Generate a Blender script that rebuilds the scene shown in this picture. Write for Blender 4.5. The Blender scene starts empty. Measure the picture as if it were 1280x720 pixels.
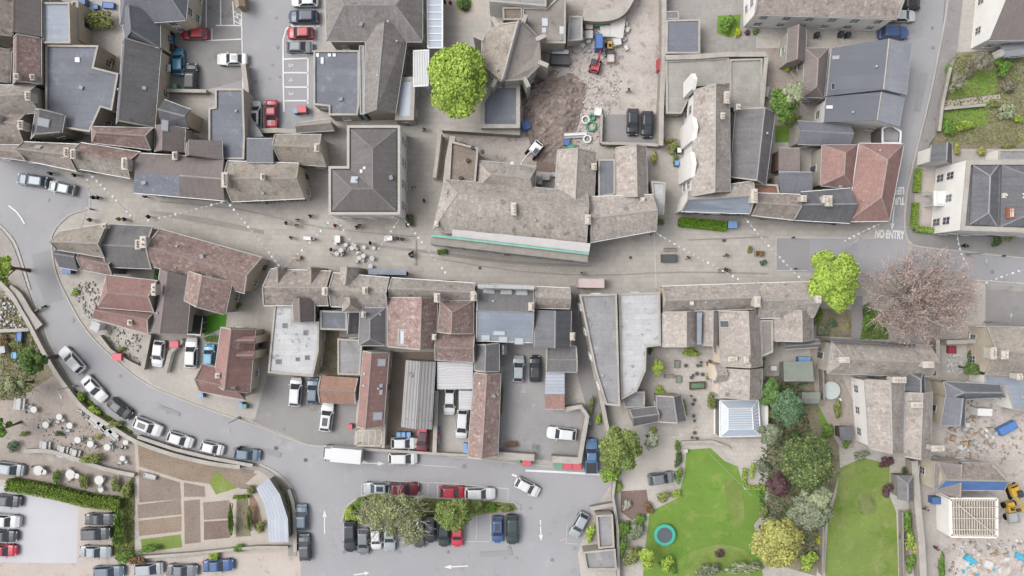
EXPO = 0.96
import bpy, math, random
from mathutils import Vector, Matrix
rnd = random.Random(7)
R = math.radians
sc = bpy.context.scene
COL = sc.collection
H, F = 120.0, 1000.0            # drone height in metres, pixels per unit slope

def W(px, py, h=0.0):
    """world point that stands at height h under/over a place read off the survey picture"""
    k = (H-h)/F
    return Vector(((px-640)*k, (360-py)*k, h))

# ------------------------------------------------------------------ materials
K = 2.3
def S(r, g, b, k=None):
    k = k or K
    def f(c):
        c /= 255.
        c = c/12.92 if c <= .04045 else ((c+.055)/1.055)**2.4
        return min(.82, c/k)
    return (f(r), f(g), f(b), 1)

MATS = {}
def pmat(name, rgb, var=.14, big=.2, fine=5., bigs=.22, course=None, cdark=.75, spot=None, spot2=None,
         rough=.9, spec=.15, metal=0., bump=.0, island=0., orand=.0, raw=None, streak=0.):
    m = bpy.data.materials.new(name); m.use_nodes = True
    nt = m.node_tree; N = nt.nodes; L = nt.links
    bs = N['Principled BSDF']
    bs.inputs['Roughness'].default_value = rough
    bs.inputs['Specular IOR Level'].default_value = spec
    bs.inputs['Metallic'].default_value = metal
    col = raw if raw else S(*rgb)
    m.diffuse_color = col
    geo = N.new('ShaderNodeNewGeometry')
    def noise(scale, det=3., rough_=.6, vec=None):
        n = N.new('ShaderNodeTexNoise'); n.inputs['Scale'].default_value = scale
        n.inputs['Detail'].default_value = det; n.inputs['Roughness'].default_value = rough_
        L.new(vec or geo.outputs['Position'], n.inputs['Vector']); return n
    def math_(op, a, b):
        n = N.new('ShaderNodeMath'); n.operation = op
        for i, v in enumerate((a, b)):
            if isinstance(v, (int, float)): n.inputs[i].default_value = v
            else: L.new(v, n.inputs[i])
        return n.outputs[0]
    def mapr(v, a, b, c, d):
        n = N.new('ShaderNodeMapRange'); L.new(v, n.inputs[0])
        for i, q in enumerate((a, b, c, d)): n.inputs[i+1].default_value = q
        return n.outputs[0]
    n1 = noise(fine, 4.).outputs[0]; n2 = noise(bigs, 3.).outputs[0]
    val = math_('MULTIPLY', mapr(n1, .25, .75, 1-var, 1+var), mapr(n2, .3, .7, 1-big, 1+big))
    if island:
        val = math_('MULTIPLY', val, mapr(geo.outputs['Random Per Island'], 0, 1, 1-island, 1+island))
    if orand:
        oi = N.new('ShaderNodeObjectInfo')
        val = math_('MULTIPLY', val, mapr(oi.outputs['Random'], 0, 1, 1-orand, 1+orand))
    if course or streak:
        uv = N.new('ShaderNodeUVMap').outputs[0]
    if streak:
        mp = N.new('ShaderNodeMapping'); mp.inputs['Scale'].default_value = (2.2, .18, 1)
        L.new(uv, mp.inputs[0])
        val = math_('MULTIPLY', val, mapr(noise(1., 3., .6, mp.outputs[0]).outputs[0], .3, .7, 1-streak, 1+streak))
    base = N.new('ShaderNodeRGB'); base.outputs[0].default_value = col
    cur = base.outputs[0]
    def mix(fac, a, b):
        n = N.new('ShaderNodeMix'); n.data_type = 'RGBA'
        if isinstance(fac, (int, float)): n.inputs[0].default_value = fac
        else: L.new(fac, n.inputs[0])
        for i, v in ((6, a), (7, b)):
            if isinstance(v, tuple): n.inputs[i].default_value = v
            else: L.new(v, n.inputs[i])
        return n.outputs[2]
    for sp, scl, off in ((spot, 1.1, 0), (spot2, .55, 7)):
        if sp:
            mp = N.new('ShaderNodeMapping'); mp.inputs['Location'].default_value = (off*3.1, off, 0)
            L.new(geo.outputs['Position'], mp.inputs[0])
            n = noise(sp[2] if len(sp) > 2 else scl, 5., .7, mp.outputs[0]).outputs[0]
            cur = mix(mapr(n, sp[1], sp[1]+.1, 0, .85), cur, S(*sp[0]))
    hsv = N.new('ShaderNodeHueSaturation'); L.new(cur, hsv.inputs['Color']); L.new(val, hsv.inputs['Value'])
    cur = hsv.outputs[0]
    if course:
        b = N.new('ShaderNodeTexBrick'); L.new(uv, b.inputs['Vector'])
        b.inputs['Scale'].default_value = 1.
        b.inputs['Brick Width'].default_value = course[0]; b.inputs['Row Height'].default_value = course[1]
        b.inputs['Mortar Size'].default_value = course[2]; b.inputs['Mortar Smooth'].default_value = .3
        b.inputs['Color1'].default_value = (1.05, 1.05, 1.05, 1); b.inputs['Color2'].default_value = (.93, .93, .935, 1)
        b.inputs['Mortar'].default_value = (cdark,)*3+(1,)
        n = N.new('ShaderNodeMix'); n.data_type = 'RGBA'; n.blend_type = 'MULTIPLY'; n.inputs[0].default_value = 1
        L.new(cur, n.inputs[6]); L.new(b.outputs[0], n.inputs[7]); cur = n.outputs[2]
        if bump:
            bp = N.new('ShaderNodeBump'); bp.inputs['Strength'].default_value = bump; bp.inputs['Distance'].default_value = .04
            L.new(b.outputs[1], bp.inputs['Height']); bp.invert = True; L.new(bp.outputs[0], bs.inputs['Normal'])
    elif bump:
        bp = N.new('ShaderNodeBump'); bp.inputs['Strength'].default_value = bump; bp.inputs['Distance'].default_value = .08
        L.new(n1, bp.inputs['Height']); L.new(bp.outputs[0], bs.inputs['Normal'])
    L.new(cur, bs.inputs['Base Color'])
    MATS[name] = m
    return m
def M(n): return MATS[n]

# roofs
LCH = (205, 200, 190)
BR = (.42,.26,.03)
pmat('slate_town', (158,153,150), .16, .12, 2.4, .3, BR, .84, ((176,172,168),.58,1.4), ((138,133,130),.57,.7), bump=.3, streak=.12)
pmat('stone_tile_grey', (186,178,171), .2, .15, 2.4, .3, BR, .86, (LCH,.53,1.7), ((140,131,125),.56,.8), bump=.3, orand=.05, streak=.1)
pmat('stone_tile_pale', (191,182,175), .18, .12, 2.4, .3, BR, .88, ((216,209,201),.535,1.7), ((158,148,140),.56,.8), bump=.3, orand=.05, streak=.1)
pmat('stone_tile_brown', (176,165,158), .2, .14, 2.4, .3, BR, .86, ((204,193,183),.535,1.6), ((134,123,117),.56,.8), bump=.3, orand=.05, streak=.1)
pmat('stone_tile_mossy', (184,176,166), .2, .16, 2.4, .3, BR, .86, ((196,172,148),.55,.9), ((148,144,128),.56,.7), bump=.3, orand=.04, streak=.08)
pmat('clay_tile_red', (176,142,136), .14, .1, 4, .3, BR, .84, ((196,172,164),.57,1.6), ((150,127,125),.60,.5), bump=.3, orand=.04, streak=.08)
pmat('clay_tile_orange', (184,150,134), .18, .1, 4, .3, BR, .84, ((168,160,142),.60,1.2), ((160,134,122),.60,.6), bump=.3, streak=.08)
pmat('clay_tile_mottled', (166,143,138), .22, .14, 2.6, .3, BR, .86, ((202,188,178),.53,1.8), ((140,118,114),.56,.8), bump=.3, orand=.05, streak=.08)
pmat('concrete_tile_brown', (150,141,139), .07, .07, 4, .3, BR, .86, None, ((138,129,127),.62,.5), bump=.25, orand=.05, streak=.08)
pmat('slate_grey', (140,138,140), .1, .1, 4, .3, BR, .86, ((160,160,162),.66,1.2), ((122,121,123),.6,.5), bump=.25, orand=.05, streak=.1)
pmat('ridge_hall', (158,154,152), .1, .1, 3, .5)
pmat('slate_hall', (131,127,127), .09, .07, 4, .3, BR, .86, None, ((112,110,110),.6,.5), bump=.25, streak=.1)
pmat('slate_blue', (138,141,149), .07, .07, 4, .3, BR, .88, ((156,162,170),.69,1.2), None, bump=.2, orand=.04, streak=.06)
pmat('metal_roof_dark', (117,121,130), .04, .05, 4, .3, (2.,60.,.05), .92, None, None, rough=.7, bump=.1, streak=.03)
pmat('slate_dark', (124,125,130), .1, .1, 4, .3, BR, .86, ((142,144,150),.66,1.), None, bump=.25, orand=.05, streak=.14)
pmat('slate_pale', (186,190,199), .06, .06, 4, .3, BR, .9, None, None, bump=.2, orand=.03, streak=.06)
pmat('slate_pale_lichen', (156,160,172), .16, .1, 3, .3, BR, .88, ((190,192,200),.56,1.6))
pmat('felt_blue', (131,135,145), .05, .09, 2, .25, (6.,1.1,.05), .93, spot=((148,154,164),.57,.5), spot2=((122,127,138),.58,.7), rough=.8, spec=.2, bump=.05)
pmat('felt_grey', (166,166,168), .08, .14, 3, .3, (6.,1.2,.05), .93, spot=((188,188,190),.56,.5), spot2=((142,142,142),.57,.9), rough=.85, bump=.1)
pmat('felt_brown', (164,157,152), .1, .16, 3, .3, None, spot=((140,133,128),.58,.8), rough=.9, bump=.1)
pmat('felt_moss', (148,136,126), .2, .18, 3, .4, None, spot=((132,122,100),.55,.8), spot2=((172,163,155),.57,.9), bump=.2)
pmat('lead_pale', (204,206,208), .05, .1, 3, .35, (2.2,.75,.05), .9, ((222,222,222),.56,.5), ((142,143,146),.57,.9), rough=.65, spec=.3, bump=.2)
pmat('lead_blue', (160,170,184), .05, .08, 3, .35, (3.,.7,.05), .9, ((176,184,194),.58,.5), None, rough=.6, spec=.3, bump=.2)
pmat('lead_dark', (126,128,134), .08, .12, 3, .35, (3.,.8,.05), .88, ((146,147,153),.58,.4), None, rough=.6, spec=.3, bump=.2)
pmat('courtyard_roof_grey', (180,178,172), .1, .14, 3, .3, (1.,1.,.04), .9, ((158,157,146),.57,.6), None, bump=.1)
pmat('corrugated_grey', (172,171,172), .06, .08, 3, .3, (40.,.5,.12), .66, None, ((150,145,143),.6,.5), rough=.7, spec=.3, bump=.5)
pmat('corrugated_white', (216,216,220), .03, .05, 3, .3, (40.,.4,.09), .88, None, None, rough=.6, spec=.3, bump=.4)
pmat('corrugated_pale', (188,196,208), .04, .07, 3, .3, (40.,.5,.09), .88, None, None, rough=.55, spec=.35, bump=.4)
pmat('ridge_stone', (190,184,177), .1, .1, 3, .5)
pmat('ridge_clay', (178,160,156), .1, .1, 3, .5)
pmat('ridge_slate', (168,169,173), .1, .1, 3, .5)
pmat('coping_stone', (192,187,180), .12, .12, 3, .5, spot=((170,164,156),.60,1.5), bump=.1)
# walls
pmat('wall_stone', (210,202,190), .1, .1, 4, .4, (.45,.22,.025), .85, ((176,166,152),.6,1.), None, bump=.3, orand=.05)
pmat('wall_cream', (228,216,196), .06, .08, 3, .4, (.6,.3,.02), .93, ((206,192,168),.64,1.), None, bump=.1, orand=.03)
pmat('wall_white', (0,0,0), .04, .05, 3, .4, raw=(.52,.51,.49,1))
pmat('wall_pink', (0,0,0), .05, .07, 3, .4, raw=(.52,.44,.37,1))
pmat('wall_brick', (164,134,122), .12, .1, 4, .4, (.23,.08,.012), .85)
pmat('wall_dark', (124,120,118), .1, .1, 3, .4)
pmat('rubble_wall', (196,188,177), .2, .14, 4, .5, (.4,.25,.05), .75, ((156,148,137),.58,1.3), None, bump=.4, orand=.05)
pmat('chimney_stone', (232,225,214), .12, .1, 4, .5, (.4,.22,.03), .82, ((180,170,156),.58,1.5))
# ground
pmat('earth', (200,195,188), .14, .14, 2.2, .12, spot=((188,182,174),.56,.5), spot2=((208,203,196),.58,.3), bump=.2)
pmat('street_paving', (200,195,188), .06, .07, 1.8, .12, (1.2,.8,.035), .86, ((190,184,176),.55,.45), ((206,201,195),.58,.3), rough=.85, bump=.1)
pmat('setts_dark', (182,177,172), .14, .1, 3, .3, (.2,.12,.02), .8, None, None, bump=.3)
pmat('asphalt', (178,178,182), .05, .05, 9, .09, spot=((166,166,169),.57,.25), spot2=((186,186,189),.57,.4), rough=.88, bump=.1)
pmat('asphalt_pale', (188,188,191), .05, .05, 4, .15, rough=.9)
pmat('asphalt_worn', (162,160,160), .08, .1, 5, .12, spot=((172,170,168),.56,.35), spot2=((134,131,129),.58,.3), rough=.9, bump=.15)
pmat('asphalt_patch', (168,168,171), .06, .06, 8, .2, rough=.9)
pmat('asphalt_yard', (170,169,170), .08, .12, 3, .15, spot=((205,205,208),.60,.25), spot2=((120,118,116),.60,.22), rough=.9, bump=.1)
pmat('concrete', (194,189,183), .08, .12, 2, .2, spot=((165,158,150),.58,.4), bump=.1)
pmat('pavement', (180,176,172), .08, .08, 3, .2, (.6,.6,.02), .88, None, ((158,152,146),.58,.5), bump=.1)
pmat('kerb', (200,196,190), .1, .06, 3, .5)
pmat('gravel_white', (214,214,220), .035, .035, 8, .15, rough=.95)
pmat('gravel_pink', (210,200,192), .09, .07, 4, .2, spot=((186,172,158),.56,.5), bump=.2)
pmat('gravel_drive', (212,206,199), .08, .07, 5, .3, spot=((190,180,168),.58,.5), bump=.2)
pmat('site_ground', (206,197,191), .14, .13, 2.4, .2, spot=((172,160,152),.54,.7), spot2=((214,207,202),.56,.35), bump=.4)
pmat('garden_gravel', (180,170,162), .14, .12, 3, .2, spot=((150,140,130),.56,.7), spot2=((192,185,178),.58,.3), bump=.3)
pmat('soil', (156,142,133), .2, .12, 4, .3, spot=((135,122,112),.56,1.2), bump=.5)
pmat('soil_brown', (144,126,118), .2, .14, 4, .3, spot=((120,102,94),.56,1.2), bump=.5)
pmat('mulch', (164,147,131), .24, .12, 5, .3, spot=((142,126,110),.55,1.2), bump=.5)
pmat('soil_orange', (165,138,118), .18, .1, 4, .3, bump=.3)
pmat('earth_heap', (160,146,139), .34, .2, 2.6, .35, spot=((124,110,104),.53,.9), spot2=((196,184,176),.55,.8), bump=.8)
pmat('path_pale', (202,193,183), .1, .08, 3, .3, bump=.1)
pmat('patio_pale', (212,206,198), .08, .08, 3, .3, (.7,.7,.04), .86, ((182,172,160),.6,.7), None, bump=.2)
pmat('patio_red', (165,128,112), .14, .12, 3, .4, (.4,.4,.03), .8)
pmat('lawn', (124,158,72), .12, .1, 3.5, .12, spot=((146,166,88),.53,.4), spot2=((108,150,58),.54,.25), bump=.4)
pmat('lawn_dry', (136,156,84), .14, .12, 3.5, .14, spot=((156,164,108),.53,.35), spot2=((118,148,64),.54,.25), bump=.4)
pmat('verge', (138,150,96), .2, .18, 4, .3, spot=((140,132,100),.54,.9), spot2=((100,130,50),.55,.5), bump=.5)
pmat('scrub_ground', (150,142,120), .25, .2, 3, .3, spot=((110,122,70),.53,.8), spot2=((165,155,140),.55,.5), bump=.6)
pmat('turf_bright', (92,156,58), .05, .05, 4, .3)
pmat('paint_white', (250,250,250), .07, .08, 6, .4, spot=((182,182,184),.62,2.))
pmat('paint_faded', (216,216,217), .1, .1, 6, .4, spot=((178,178,180),.55,2.))
pmat('crossing_paving', (198,195,193), .05, .05, 3, .3, (.4,.4,.02), .86)
# foliage
def leafm(n, rgb, isl=.3, tr=.0):
    m = pmat(n, rgb, .12, .16, 3, .5, island=isl, rough=.7, spec=.12)
    return m
leafm('leaf_lime', (174,202,92), .36); leafm('leaf_green', (120,156,74)); leafm('leaf_dark', (98,120,76)); leafm('leaf_olive', (150,160,98))
leafm('leaf_willow', (176,184,138)); leafm('leaf_greygreen', (150,160,132)); leafm('leaf_palegreen', (180,190,152)); leafm('leaf_yellow', (190,190,112))
leafm('leaf_brightyellow', (205,212,56)); leafm('leaf_bluegreen', (112,142,112)); leafm('leaf_maroon', (112,86,90)); leafm('leaf_brown', (150,125,95))
leafm('leaf_blossom', (206,206,190)); leafm('leaf_hedge', (148,176,80)); leafm('leaf_clipped', (110,150,50)); leafm('bud_pink', (198,176,168), .25); leafm('leaf_grey', (152,150,130))
pmat('bark_pale', (206,192,184), .1, .1); pmat('bark_grey', (186,174,167), .12, .1); pmat('bark_brown', (120,104,90), .15, .1)
# objects
def simple(n, rgb, rough=.5, spec=.4, metal=0., var=.03):
    return pmat(n, rgb, var, var, 2, .6, rough=rough, spec=spec, metal=metal)
simple('white_plastic', (250,250,250)); simple('black_plastic', (52,52,54)); simple('dark_grey', (84,86,90)); simple('mid_grey', (140,142,145)); simple('pale_grey', (190,192,194))
simple('timber', (190,170,145), .8, .1, var=.1); simple('timber_pale', (224,214,202), .8, .1, var=.08); simple('timber_grey', (168,162,154), .85, .1, var=.1); simple('timber_dark', (110,98,88), .85, .1, var=.1)
simple('galv_steel', (178,180,182), .4, .5, .3); simple('red_paint', (205,82,96)); simple('deep_red', (160,60,72)); simple('yellow_paint', (222,180,70)); simple('blue_paint', (78,122,190)); simple('green_paint', (84,170,128))
simple('bright_blue', (105,180,226)); simple('tarp_blue', (100,145,210), .6, .3, var=.12); simple('tarp_cyan', (90,185,215), .6, .3, var=.12); simple('bulk_bag', (232,230,228), .8, .1, var=.06); simple('teal_paint', (70,190,170)); simple('tramp_mat', (96,104,112), .8)
simple('netting_green', (150,214,194), .8, .1, var=.1); simple('sheet_white', (226,222,222), .7, .2, var=.05); simple('bin_green', (120,165,140)); simple('bin_red', (222,95,110)); simple('bin_black', (62,64,68)); simple('bin_blue', (84,120,176)); simple('bin_lid_blue', (130,175,225))
simple('pot_clay', (222,204,190), .8, .1); simple('pot_cream', (240,236,226), .8, .1); simple('brick_red', (170,110,95), .9, .1, var=.15); simple('hivis', (205,215,70)); simple('denim', (70,84,112), .9, .1); simple('skin', (214,176,154), .6, .3)
simple('cloth_black', (46,46,52), .9, .1); simple('cloth_white', (225,225,225), .9, .1); simple('cloth_navy', (52,58,90), .9, .1); simple('cloth_red', (170,70,72), .9, .1); simple('cloth_tan', (170,150,125), .9, .1); simple('hair_dark', (62,52,46), .8, .1); simple('hair_fair', (180,155,120), .8, .1)
simple('table_white', (228,228,226), .6, .2); simple('pink_awning', (228,212,212), .8, .1); simple('rubber', (40,40,42), .9, .1); simple('render_teal', (120,160,170)); simple('green_shed', (150,158,148), .8, .2, var=.06); simple('door_paint', (90,100,98)); simple('screen_pale', (206,216,214), .5, .4); simple('orange', (225,120,70))
def glass(n, rgb, rough=.08):
    m = pmat(n, rgb, .02, .04, 2, .5, rough=rough, spec=.6); return m
glass('window_glass', (96,102,110)); glass('car_glass', (70,78,86)); glass('roof_glass', (186,200,216), .25); glass('skylight_glass', (216,222,230), .25); glass('water', (110,120,100), .1); glass('glass_dark', (58,62,68))
def lamp_m(n, rgb): return simple(n, rgb, .2, .6)
lamp_m('headlight_glass', (222,226,230)); lamp_m('tail_red', (170,40,44))
def paint(n, rgb): return pmat('car_'+n, rgb, .01, .01, 2, .5, rough=.32, spec=.5)
for n, c in dict(white=(232,234,236), black=(50,54,60), dkgrey=(84,88,94), grey=(128,134,140), silver=(176,184,190), blue=(70,104,158), ltblue=(84,160,198), dkblue=(62,78,110),
                 steel=(110,130,148), red=(186,58,72), brred=(214,66,88), maroon=(118,46,58), green=(56,72,72), midblue=(96,134,176)).items(): paint(n, c)

# ------------------------------------------------------------------ mesh helpers
def tag(o, label=None, cat=None, group=None, kind=None):
    if label: o['label'] = label
    if cat: o['category'] = cat
    if group: o['group'] = group
    if kind: o['kind'] = kind
    return o
def empty(name, label, cat, loc=(0,0,0), rz=0., group=None):
    o = bpy.data.objects.new(name, None); COL.objects.link(o); o.location = loc; o.rotation_euler = (0,0,rz)
    o.empty_display_size = .3
    return tag(o, label, cat, group)
class MB:
    def __init__(s): s.v = []; s.f = []; s.m = []
    def face(s, pts, mi=0):
        n = len(s.v); s.v += [tuple(p) for p in pts]; s.f.append(tuple(range(n, n+len(pts)))); s.m.append(mi)
    def add(s, vs, fs, mi=0):
        n = len(s.v); s.v += [tuple(p) for p in vs]
        for f in fs: s.f.append(tuple(n+i for i in f)); s.m.append(mi)
    def box(s, c, d, rz=0., mi=0, taper=1., ry=0.):
        x, y, z = d[0]/2, d[1]/2, d[2]/2
        vs = [(-x,-y,-z),(x,-y,-z),(x,y,-z),(-x,y,-z),(-x*taper,-y*taper,z),(x*taper,-y*taper,z),(x*taper,y*taper,z),(-x*taper,y*taper,z)]
        m = Matrix.Rotation(rz, 3, 'Z')@Matrix.Rotation(ry, 3, 'Y')
        vs = [m@Vector(v)+Vector(c) for v in vs]
        s.add(vs, [(3,2,1,0),(4,5,6,7),(0,1,5,4),(1,2,6,5),(2,3,7,6),(3,0,4,7)], mi)
    def prism(s, poly, z0, z1, mi=0, mtop=None, bottom=True):
        n = len(poly); poly = ccw(poly)
        vs = [(p[0],p[1],z0) for p in poly]+[(p[0],p[1],z1) for p in poly]
        s.add(vs, [(i,(i+1)%n,n+(i+1)%n,n+i) for i in range(n)], mi)
        s.add(vs[n:], [tuple(range(n))], mi if mtop is None else mtop)
        if bottom: s.add(vs[:n], [tuple(range(n-1,-1,-1))], mi)
    def tube(s, pts, r, n=6, mi=0, caps=True):
        pts = [Vector(p) for p in pts]; rs = r if isinstance(r, (list,tuple)) else [r]*len(pts)
        rings = []
        for i, p in enumerate(pts):
            d = (pts[min(i+1,len(pts)-1)]-pts[max(i-1,0)])
            d = d.normalized() if d.length > 1e-9 else Vector((0,0,1))
            a = d.orthogonal().normalized() if abs(d.z) > .9 else Vector((0,0,1)).cross(d).normalized()
            b = d.cross(a)
            rings.append([p+(a*math.cos(t*2*math.pi/n)+b*math.sin(t*2*math.pi/n))*rs[i] for t in range(n)])
        vs = [q for g in rings for q in g]; fs = []
        for i in range(len(pts)-1):
            for t in range(n): fs.append((i*n+t, i*n+(t+1)%n, (i+1)*n+(t+1)%n, (i+1)*n+t))
        if caps: fs.append(tuple(range(n-1,-1,-1))); fs.append(tuple((len(pts)-1)*n+t for t in range(n)))
        s.add(vs, fs, mi)
    def cyl(s, c, r, h, n=12, mi=0, r2=None):
        s.tube([c, (c[0],c[1],c[2]+h)], [r, r if r2 is None else r2], n, mi)
    def lathe(s, c, prof, n=14, mi=0):
        vs = []; fs = []
        for (r, z) in prof:
            for t in range(n): a = t*2*math.pi/n; vs.append((c[0]+r*math.cos(a), c[1]+r*math.sin(a), c[2]+z))
        for i in range(len(prof)-1):
            for t in range(n): fs.append((i*n+t, i*n+(t+1)%n, (i+1)*n+(t+1)%n, (i+1)*n+t))
        fs.append(tuple(range(n-1,-1,-1))); fs.append(tuple((len(prof)-1)*n+t for t in range(n)))
        s.add(vs, fs, mi)
    def mesh(s, name, smooth=False, off=(0,0,0)):
        me = bpy.data.meshes.new(name)
        o = Vector(off)
        me.from_pydata([tuple(Vector(v)-o) for v in s.v], [], s.f)
        me.update()
        uvl = me.uv_layers.new(name='UVMap').data
        for i, p in enumerate(me.polygons):
            p.material_index = s.m[i]; p.use_smooth = smooth
            nn = p.normal
            if abs(nn.z) > .995 or nn.length < .1: u = Vector((1,0,0)); v = Vector((0,1,0))
            else:
                u = Vector((0,0,1)).cross(nn).normalized(); v = nn.cross(u)
            for li in p.loop_indices:
                co = me.vertices[me.loops[li].vertex_index].co+o
                uvl[li].uv = (co.dot(u), co.dot(v))
        return me
    def build(s, name, mats, parent=None, smooth=False, loc=None, world=True):
        """world=True: verts are world coords, object origin put at parent's / own location"""
        off = Vector((0,0,0))
        if world:
            if parent is not None: off = parent_loc(parent)
            elif loc is not None: off = Vector(loc)
        me = s.mesh(name, smooth, off)
        if not isinstance(mats, (list,tuple)): mats = [mats]
        for m in mats: me.materials.append(MATS[m] if isinstance(m, str) else m)
        o = bpy.data.objects.new(name, me); COL.objects.link(o)
        if parent is not None: o.parent = parent
        elif loc is not None: o.location = loc
        return o
def parent_loc(o):
    p = Vector((0,0,0))
    while o is not None: p = p+Vector(o.location); o = o.parent
    return p
def area(p): return sum(p[i][0]*p[(i+1)%len(p)][1]-p[(i+1)%len(p)][0]*p[i][1] for i in range(len(p)))/2
def ccw(p): return list(p) if area(p) > 0 else list(p)[::-1]
def inset(poly, d):
    n = len(poly); out = []
    for i in range(n):
        a, b, c = [Vector(poly[j%n][:2]) for j in (i-1, i, i+1)]
        e0 = (b-a); e1 = (c-b)
        e0 = e0.normalized() if e0.length > 1e-6 else e1.normalized(); e1 = e1.normalized() if e1.length > 1e-6 else e0
        n0 = Vector((-e0.y, e0.x)); n1 = Vector((-e1.y, e1.x))
        k = d/max(.35, 1+n0.dot(n1)); q = b+(n0+n1)*k
        out.append((q.x, q.y)+tuple(poly[i][2:]))
    return out
def inside(p, poly):
    x, y = p[0], p[1]; r = False; n = len(poly)
    for i in range(n):
        a, b = poly[i], poly[(i+1)%n]
        if (a[1] > y) != (b[1] > y) and x < (b[0]-a[0])*(y-a[1])/(b[1]-a[1])+a[0]: r = not r
    return r
def inst(name, me, parent, loc, rot=(0,0,0), mats=None, scale=None):
    o = bpy.data.objects.new(name, me); COL.objects.link(o); o.parent = parent; o.location = loc; o.rotation_euler = rot
    if scale: o.scale = scale
    if mats:
        for i, m in enumerate(mats):
            if m: o.material_slots[i].link = 'OBJECT'; o.material_slots[i].material = MATS[m]
    return o

# ------------------------------------------------------------------ buildings
BL = []      # records for windows / rooftop things
class B: pass
def win_mesh(w, h, name):
    b = MB(); t = .07
    b.box((0,.02,0),(w,.04,h), mi=1)
    b.box((-w/2+t/2,.04,0),(t,.08,h)); b.box((w/2-t/2,.04,0),(t,.08,h)); b.box((0,.04,h/2-t/2),(w-2*t,.08,t)); b.box((0,.04,-h/2+t/2),(w-2*t,.08,t))
    b.box((0,.035,0),(.04,.07,h-2*t)); b.box((0,.033,0),(w-2*t,.066,.04))
    b.box((0,.08,-h/2-.06),(w+.2,.16,.08))
    me = b.mesh(name); me.materials.append(M('white_plastic')); me.materials.append(M('window_glass')); return me
WIN = {'s': win_mesh(.9,1.15,'window'), 'm': win_mesh(1.1,1.5,'window'), 'l': win_mesh(1.15,2.0,'window')}
_b = MB(); _b.box((0,.03,0),(1.06,.06,2.16), mi=1); _b.box((0,.05,-.03),(.9,.1,2.06)); _b.box((0,.07,.55),(.5,.1,.6), mi=2)
DOOR = _b.mesh('door'); [DOOR.materials.append(M(x)) for x in ('door_paint','white_plastic','window_glass')]
_b = MB(); _b.box((0,.03,0),(2.9,.06,2.5), mi=1); _b.box((0,.05,0),(2.6,.08,2.3), mi=2)
for i in (-1,0,1): _b.box((i*.65,.07,-.1),(.07,.1,2.2), mi=1)
_b.box((0,.12,1.1),(2.8,.24,.45), mi=0)
SHOP = _b.mesh('shop_window'); [SHOP.materials.append(M(x)) for x in ('door_paint','white_plastic','window_glass')]
_b = MB(); _b.box((0,0,.04),(1,1,.1)); _b.box((0,0,.075),(.84,.86,.06), mi=1)
SKY = _b.mesh('roof_window'); [SKY.materials.append(M(x)) for x in ('pale_grey','skylight_glass')]
_b = MB(); _b.lathe((0,0,0), [(.13,0),(.15,.05),(.11,.12),(.1,.42),(.13,.46),(.13,.52)], 8)
POT = _b.mesh('chimney_pot'); POT.materials.append(M('pot_clay'))

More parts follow.
